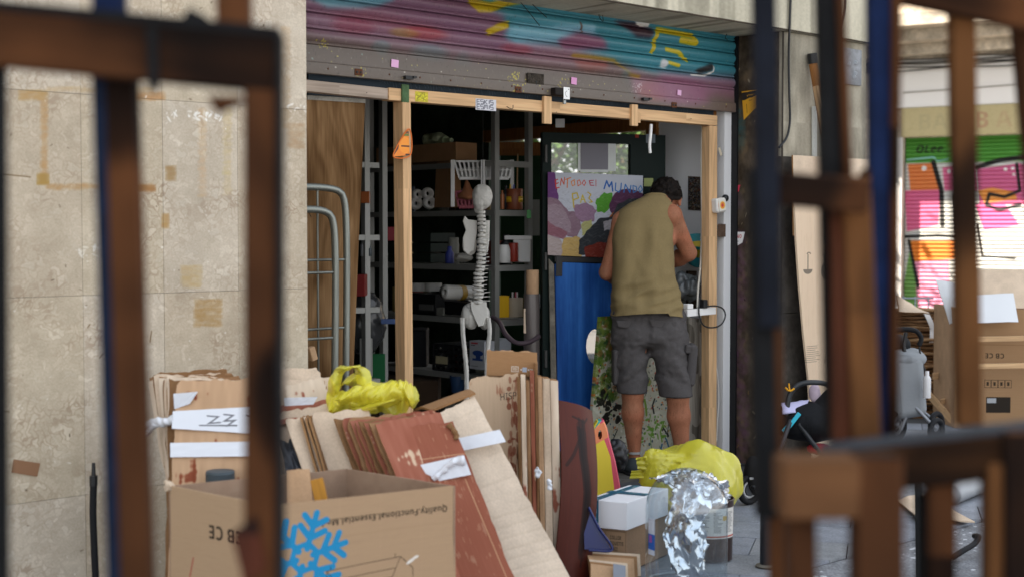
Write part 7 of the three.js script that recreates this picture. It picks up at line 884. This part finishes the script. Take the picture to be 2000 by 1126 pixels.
// bollard
{ const p = onY(1497, 1106, 0); const t = thing('bollard', 'dark metal bollard standing on the pavement in front of the pushchair', 'bollard'), bm = M(0x2b3038, 0.5, { metalness: 0.3, map: T.grime }); part(t, 'shaft', lathe([[0.0, 0.004], [0.026, 0.004], [0.026, 0.88], [0.031, 0.885], [0.031, 0.9], [0.026, 0.91], [0.026, 0.95], [0.02, 0.97], [0, 0.975]], p, 28), bm); part(t, 'base_flange', lathe([[0.0, 0.0], [0.045, 0.0], [0.042, 0.008], [0.028, 0.012], [0, 0.013]], p, 28), M(0x6a655c, 0.8)); }
// grey pushchair
{
  const d = 9.0, q = (a, b, e = 0) => at(a, b, d + e), gm = M(0x8d9092, 0.9, { bumpMap: T.bump, bumpScale: 0.003 }), t = thing('grey_pushchair', 'light grey pushchair with a black handle in front of the cardboard bundles', 'pushchair');
  part(t, 'seat_back', crumple(boxUV(new RoundedBoxGeometry(0.24, 0.42, 0.2, 6, 0.06)).rotateZ(0.1).rotateY(CY).translate(...q(1768, 752, 0.06)), (x, y, z) => 0.01 * n3(x * 10, y * 10, z * 10)), gm); part(t, 'hood', crumple(new THREE.SphereGeometry(0.15, 26, 18).scale(1.0, 0.5, 0.9).rotateY(CY).translate(...q(1765, 700, 0.08)), (x, y, z) => 0.01 * n3(x * 12, y * 12, z * 12)), gm); part(t, 'black_trim', crumple(new THREE.SphereGeometry(0.1, 20, 14).scale(0.9, 0.7, 0.8).rotateY(CY).translate(...q(1752, 674, 0.1)), (x, y, z) => 0.008 * n3(x * 14, y * 14, z * 14)), M(0x1c1d20, 0.7));
  part(t, 'handle', tube([q(1740, 646), q(1765, 642), q(1790, 646), q(1800, 660), q(1796, 674)], 0.016, 40, 10), m.rubber); part(t, 'handle_arm', tube([q(1770, 648), q(1766, 680), q(1776, 706), q(1792, 716)], 0.014, 30, 8), m.blackPlastic);
  part(t, 'bottle', upr(1811, 724, 776, 15, 8.9, [[0, 0], [1, 0], [1, 0.72], [0.7, 0.8], [0.5, 0.84], [0.5, 1], [0, 1]]), M(0xdcdad8, 0.4)); part(t, 'bottle_strap', tube([q(1796, 676), q(1800, 700), q(1809, 728)], 0.006, 16, 6), m.black);
  const steel = M(0x8a8c90, 0.4, { metalness: 0.6 }), gr = (a, e, y) => { const p = q(a, 800, e); p.y = y; return p; }; for (const e of [0, 0.32]) { part(t, 'frame_leg', tube([q(1795, 715, e), q(1775, 800, e), gr(1760, e, 0.08)], 0.012, 24, 8), steel); const p = gr(1752, e, 0); const w = part(t, 'wheel', new THREE.TorusGeometry(0.085, 0.02, 10, 28).rotateY(CY + 0.7).translate(p.x, 0.105, p.z), m.rubber); part(w, 'rim', new THREE.TorusGeometry(0.05, 0.01, 8, 24).rotateY(CY + 0.7).translate(p.x, 0.105, p.z), steel); const p2 = gr(1830, e - 0.1, 0); part(t, 'wheel', new THREE.TorusGeometry(0.07, 0.018, 10, 28).rotateY(CY + 0.7).translate(p2.x, 0.088, p2.z), m.rubber); part(t, 'frame_leg', tube([q(1775, 780, e), gr(1830, e - 0.1, 0.1)], 0.012, 10, 8), steel); }
}
// bundles of flattened cardboard, stacked
{
  const lay = [0x8a6a4a, 0x9c7a58, 0x7a5c40, 0xa88864].map((c) => M(c, 0.95, { map: T.card }));
  const bundle = (x0, x1, y0, y1, d, n, label, tie) => {
    const t = thing('cardboard_bundle', label, 'cardboard bundle', 'tied bundles of flattened cardboard'); const w = (x1 - x0) * d / FPX, c = at((x0 + x1) / 2, y1, d + w * 0.4), yT = at((x0 + x1) / 2, y0, d).y, yB = c.y, h = (yT - yB) / n;
    for (let k = 0; k < n; k++) { const g = crumple(new THREE.BoxGeometry(w * rr(0.9, 1.04), h * 0.8, w * rr(0.7, 0.85), 10, 1, 8), (x, y, z) => 0.006 * n3(x * 9, k, z * 9)); const s = k * 0.31; const p = g.attributes.position; for (let i = 0; i < p.count; i++) p.setY(i, p.getY(i) + 0.014 * n3(p.getX(i) * 6 + s, s, p.getZ(i) * 6) - 0.05 * p.getX(i) * p.getX(i)); g.computeVertexNormals(); part(t, 'sheet', g.rotateY(CY + rr(-0.06, 0.06)).translate(c.x + rr(-0.012, 0.012), yB + (k + 0.5) * h, c.z), lay[k % 4]); }
    for (const [a0, b0, a1, b1] of tie) part(t, 'tie_band', sheet([at(a0 - 5, b0, d - 0.03), at(a0 + 6, b0 + 1, d - 0.03), at(a1 + 6, b1 + 1, d - 0.05), at(a1 - 5, b1, d - 0.05)], 0.003, { nx: 3, ny: 8, warp: (u, v) => 0.01 * Math.sin(v * 3) }), m.white);
  };
  bundle(1725, 1850, 770, 838, 10.3, 10, 'lowest tied cardboard bundle of the stack behind the grey pushchair', []); bundle(1745, 1858, 712, 768, 10.4, 8, 'third tied cardboard bundle, just above the lowest one', [[1812, 770, 1826, 812]]); bundle(1752, 1856, 660, 711, 10.4, 8, 'second tied cardboard bundle with a white band at its corner', [[1842, 678, 1850, 706], [1842, 706, 1834, 726]]); bundle(1740, 1828, 604, 658, 10.45, 9, 'topmost tied cardboard bundle with white bands', [[1808, 608, 1822, 640], [1822, 640, 1820, 672]]);
  single('pale_flap', sheet([at(1752, 576, 10.4), at(1790, 600, 10.4), at(1818, 612, 10.2), at(1756, 608, 10.2)], 0.01, { nx: 4, ny: 4, warp: wav(0.01, 2) }), m.cardPale, 'pale cardboard flap on the topmost bundle', 'cardboard');
  single('dark_offcut', sheet([at(1826, 612, 10.2), at(1840, 626, 10.2), at(1858, 680, 10.1), at(1840, 690, 10.1)], 0.01, { nx: 4, ny: 6, warp: wav(0.01, 2) }), M(0x5c3828, 0.85), 'dark brown offcut leaning on the topmost bundle', 'cardboard');
  const wd = thing('broken_crate', 'pale broken wooden crate lying against the cardboard bundles', 'crate'); for (const [a, b, w] of [[[1815, 770, 9.9], [1862, 822, 9.7], 0.05], [[1822, 734, 10.0], [1852, 732, 10.0], 0.05], [[1850, 735, 9.95], [1874, 784, 9.8], 0.035], [[1838, 784, 9.85], [1870, 778, 9.85], 0.04], [[1836, 790, 9.8], [1868, 826, 9.7], 0.03]]) part(wd, 'slat', beam(at(...a), at(...b), w, 0.014, V(0, 1, 0.3)), m.pine);
}
// big open carton and slats at the frame's edge
{
  const d = 9.6, q = (a, b, e = 0) => at(a, b, d + e), tx = canvasTex(600, 760, (x, w, h) => { x.fillStyle = '#ab8a68'; x.fillRect(0, 0, w, h); for (let k = 0; k < 1600; k++) { x.globalAlpha = 0.06; x.fillStyle = rnd() < 0.5 ? '#8a6848' : '#d2b08a'; x.fillRect(rr(0, w), rr(0, h), rr(20, 120), rr(1, 3)); } x.globalAlpha = 0.85; x.fillStyle = '#2e2822'; x.save(); x.translate(300, 312); x.rotate(Math.PI); x.font = 'bold 44px sans-serif'; x.fillText('CB CE', 0, 30, 130); x.restore(); x.lineWidth = 3; x.strokeStyle = '#3a322a'; for (let k = 0; k < 4; k++) { x.strokeRect(180 + k * 42, 452, 38, 48); x.fillRect(192 + k * 42, 464, 14, 24); } x.fillStyle = '#1f1d1c'; x.fillRect(190, 560, 150, 100); x.fillStyle = '#cdd6e0'; x.fillRect(196, 568, 56, 30); x.globalAlpha = 1; x.strokeStyle = '#8a6a48'; x.beginPath(); x.moveTo(0, 230); x.lineTo(w, 226); x.stroke(); });
  const t = thing('big_carton', 'big open carton with black shipping marks standing by the bundles', 'box'); const A = q(1868, 600), B = q(2060, 606), n = AWAY.clone().multiplyScalar(0.5); part(t, 'front', sheet([A, B, down(B), down(A)], 0.008, { nx: 4, ny: 4, unit: true, warp: wav(0.005, 2) }), M(0xf4efe8, 0.9, { map: tx })); part(t, 'side', sheet([A.clone().add(n), A, down(A), down(A.clone().add(n))], 0.008, { nx: 3, ny: 3 }), m.card); part(t, 'back', sheet([B.clone().add(n), A.clone().add(n), down(A.clone().add(n)), down(B.clone().add(n))], 0.008, { nx: 2, ny: 2 }), m.cardGrey);
  part(t, 'flap', sheet([q(1902, 527, 0.16), q(2060, 527, 0.16), q(2060, 604), q(1880, 600)], 0.007, { nx: 4, ny: 4, warp: wav(0.01, 2) }), m.cardPale); part(t, 'flap', sheet([q(1906, 576, -0.06), q(1980, 572, -0.06), q(1990, 628, -0.14), q(1904, 630, -0.14)], 0.007, { nx: 4, ny: 3, warp: wav(0.008, 2) }), m.whiteWall); part(t, 'flap', sheet([q(1828, 545, 0.2), q(1866, 552, 0.2), q(1876, 624), q(1856, 632, 0.1)], 0.007, { nx: 4, ny: 3, warp: wav(0.008, 2) }), m.whiteWall);
  for (const [y, l] of [[661, 'upper pale wooden slat across the big open carton'], [714, 'lower pale wooden slat across the big open carton']]) single('wooden_lath', beam(at(1900, y + 1, 9.45), at(2070, y - 2, 9.45), 0.035, 0.03, UPV), m.pine, l, 'slat', 'slats before the big carton');
  single('floor_sheet', sheet([onY(1752, 978, 0.012), onY(1800, 966, 0.014), onY(1905, 1022, 0.01), onY(1790, 1010, 0.02)], 0.006, { nx: 8, ny: 6, warp: (u, v) => 0.01 + 0.012 * n3(u * 3, v * 3, 1) }), m.cardPale, 'pale cardboard sheet lying on the road', 'cardboard'); { const a = onY(1858, 985, 0), b = onY(1915, 962, 0); a.y = b.y = 0.05; single('grey_roll', crumple(rod(a, b, 0.05, 0.05, 24), (x, y, z) => 0.006 * n3(x * 20, y * 20, z * 20)), M(0x9a9c9e, 0.5), 'grey rolled sheet lying beside the cardboard on the road', 'roll'); }
  single('black_strap', tube([onY(1862, 1088, 0.012), onY(1880, 1076, 0.03), onY(1905, 1060, 0.05), onY(1912, 1048, 0.07), onY(1904, 1046, 0.06)], 0.012, 40, 8), m.rubber, 'black strap curling on the asphalt', 'strap'); single('dark_pole', rod(onY(1796, 1130, 0), at(1794, 905, 5.4), 0.014, 0.014, 14), M(0x2c3032, 0.5), 'thin dark pole on the road behind the wooden frames', 'pole');
  single('small_rack', [beam(at(1758, 582, 11), at(1824, 582, 11), 0.012, 0.012, UPV), beam(at(1758, 604, 11), at(1824, 604, 11), 0.012, 0.012, UPV), ...[1764, 1788, 1814].map((x) => beam(at(x, 578, 11), at(x, 720, 11), 0.01, 0.01, ALONG))], M(0x9aa4b0, 0.5), 'light metal rack standing behind the topmost bundle', 'rack');
}

// ================================================================ WOODEN FRAMES CLOSE TO THE CAMERA
{
  const stainT = texFrom(512, 512, (u, v) => { const g = tn(u * 40 + 6 * tn(u * 5, v * 3, 32), v * 4, 4096), a = tn(u * 6, v * 6, 6), b = tn(u * 22, v * 22, 22), k = sstep(0.62, 0.8, tn(u * 9 + 2, v * 5, 9)); const s = 200 + 60 * (g - 0.5) + 50 * (a - 0.5) + 30 * (b - 0.5) - 120 * k; return [s + 5, s, s - 5]; });
  const wood = M(0x5a381f, 0.95, { map: stainT, bumpMap: T.bump, bumpScale: 0.001 }), woodL = M(0x7c5431, 0.95, { map: stainT, bumpMap: T.bump, bumpScale: 0.001 }), blue = M(0x161a24, 0.95, { map: T.grime }), royal = M(0x17284f, 0.95, { map: T.grime }), tar = M(0x1a1b1d, 0.95, { map: T.grime });
  const Q = (d) => (a, b, e = 0) => at(a, b, d + e); let q = Q(1.55);
  // legs that leave the view run on down to the road
  const toFloor = (A, B, py) => (py >= 1240 ? A.clone().lerp(B, (A.y - 0.002) / (A.y - B.y)) : B);
  // a rail between two sight-line points, px wide
  const rail = (t, nm, a, b, wpx, dep, mt, d, side = ALONG, dd = 0) => { const A = at(a[0], a[1], d + dep / 2), B = toFloor(A, at(b[0], b[1], d + dep / 2 + dd), b[1]); return part(t, nm, beam(A, B, wpx * d / FPX, dep, side, 0.004), mt); };
  const T1 = thing('wooden_stretcher', 'blurred brown wooden frame standing before the stone wall', 'wooden frame', 'wooden frames in front');
  rail(T1, 'top_rail', [-80, 66], [546, 126], 116, 0.03, wood, 1.55, UPV); part(T1, 'painted_edge', beam(q(-80, 6, 0.014), q(546, 66, 0.014), 0.012, 0.034, UPV, 0.002), tar, 'grey-blue painted upper edge'); rail(T1, 'stile', [512, 60], [512, 1250], 66, 0.03, wood, 1.552, ALONG, 0.0); part(T1, 'painted_edge', beam(q(547, 66, 0.012), toFloor(q(547, 66, 0.012), q(549, 1250, 0.012), 1250), 0.006, 0.034, ALONG, 0.002), tar, 'dark painted outer edge'); rail(T1, 'batten', [236, 120], [272, 1250], 62, 0.03, wood, 1.585); part(T1, 'painted_side', beam(q(198, 150, 0.05), toFloor(q(198, 150, 0.05), q(232, 1250, 0.05), 1250), 0.016, 0.032, ALONG, 0.002), M(0x17243c, 0.95, { map: T.grime }), 'blue painted side of the batten'); rail(T1, 'stile', [-8, 20], [-2, 1250], 30, 0.03, tar, 1.56); part(T1, 'joint_strip', beam(q(296, 52, -0.003), q(300, 178, -0.003), 0.012, 0.004, ALONG, 0.001), tar);
  part(T1, 'corner_wedge', cut([q(402, 186, 0.001), q(470, 188, 0.001), q(470, 196, 0.001), q(420, 218, 0.001)], 0.02), wood); part(T1, 'corner_wedge', cut([q(452, 1042, -0.002), q(500, 1006, -0.002), q(520, 1110, -0.002), q(476, 1140, -0.002)], 0.02), M(0x5c2e1c, 0.75, { map: stainT }));
  part(T1, 'upper_block', beam(q(456, -60, 0.02), q(458, 58, 0.02), 0.038, 0.03, ALONG), wood); part(T1, 'upper_block', beam(q(212, -60, 0.04), q(214, 30, 0.04), 0.035, 0.03, ALONG), royal); part(T1, 'corner_wedge', cut([q(352, 40, 0.006), q(368, 14, 0.006), q(400, 30, 0.006), q(404, 60, 0.006)], 0.02), tar);
  const T2 = thing('wooden_stretcher', 'tall dark blue wooden stretcher standing beside the pillar view', 'wooden frame', 'wooden frames in front'); rail(T2, 'stile', [1491, -60], [1502, 640], 44, 0.03, blue, 1.72); rail(T2, 'stile', [1482, 330], [1497, 1008], 42, 0.03, tar, 1.74); rail(T2, 'inner_stile', [1512, 640], [1518, 1300], 26, 0.03, wood, 1.75); rail(T2, 'cross_rail', [1516, 368], [1694, 384], 66, 0.03, wood, 1.73, UPV); 
  const T3 = thing('wooden_stretcher', 'dark stained stretcher with a torn brown inner edge, middle of the cluster', 'wooden frame', 'wooden frames in front'); rail(T3, 'stile', [1611, -60], [1632, 860], 38, 0.03, tar, 1.8); rail(T3, 'brown_edge', [1637, -60], [1656, 400], 18, 0.03, wood, 1.79); rail(T3, 'brown_stile', [1668, 345], [1690, 860], 56, 0.03, woodL, 1.77); rail(T3, 'brown_stile', [1638, 400], [1642, 860], 34, 0.03, M(0x6a3a22, 0.75, { map: stainT }), 1.78); part(T3, 'corner_wedge', cut([at(1600, 340, 1.76), at(1650, 344, 1.76), at(1660, 410, 1.76), at(1612, 400, 1.76)], 0.02), wood);
  const T4 = thing('wooden_stretcher', 'royal blue painted stretcher stile with a bare brown edge', 'wooden frame', 'wooden frames in front'); rail(T4, 'stile', [1716, -60], [1722, 860], 46, 0.03, royal, 1.86); rail(T4, 'brown_edge', [1748, -60], [1742, 860], 20, 0.03, wood, 1.85); rail(T4, 'brown_edge', [1690, 330], [1694, 860], 14, 0.03, woodL, 1.84);
  const T5 = thing('wooden_stretcher', 'plain brown post crossing the view of the graffiti shutter', 'wooden frame', 'wooden frames in front'); rail(T5, 'stile', [1876, -60], [1892, 830], 48, 0.03, woodL, 1.95); rail(T5, 'top_rail', [1740, -26], [2080, 44], 60, 0.03, wood, 1.93, UPV); rail(T5, 'stile', [1988, -60], [2030, 420], 40, 0.03, wood, 1.97);
  const T6 = thing('wooden_trestle', 'weathered brown wooden trestle with thick block and legs', 'trestle'); rail(T6, 'block', [1520, 948], [1672, 946], 118, 0.06, M(0x6a4a30, 0.95, { map: stainT, bumpMap: T.bump, bumpScale: 0.002 }), 1.5, UPV); rail(T6, 'end_block', [1710, 886], [1712, 1260], 92, 0.05, wood, 1.5); rail(T6, 'leg', [1562, 1006], [1566, 1260], 54, 0.04, wood, 1.52); rail(T6, 'back_rail', [1600, 924], [2090, 872], 88, 0.04, woodL, 1.66, UPV, -0.06); rail(T6, 'top_edge', [1600, 876], [2090, 822], 12, 0.05, M(0x3a3f46, 0.7, { map: T.grime }), 1.66, UPV, -0.06); rail(T6, 'leg', [1836, 930], [1836, 1260], 56, 0.03, wood, 1.64); rail(T6, 'dark_strip', [1804, 960], [1806, 1260], 20, 0.03, tar, 1.65); rail(T6, 'leg', [1940, 900], [1940, 1260], 34, 0.04, woodL, 1.61); rail(T6, 'leg', [1990, 840], [1992, 1260], 74, 0.04, wood, 1.6);
}

// ---------------------------------------------------------------- every thing gets its origin at its base
for (const o of [...scene.children]) {
  if (o.isLight || o.isCamera || !(o.isGroup || o.isMesh) || o.userData.placed) continue;
  const b = new THREE.Box3().setFromObject(o); if (b.isEmpty()) continue;
  const c = V((b.min.x + b.max.x) / 2, b.min.y, (b.min.z + b.max.z) / 2);
  if (o.isMesh) { o.geometry.translate(-c.x, -c.y, -c.z); o.position.copy(c); } else { for (const k of o.children) k.position.sub(c); o.position.copy(c); }
}
scene.add(camera);
renderer.render(scene, camera);
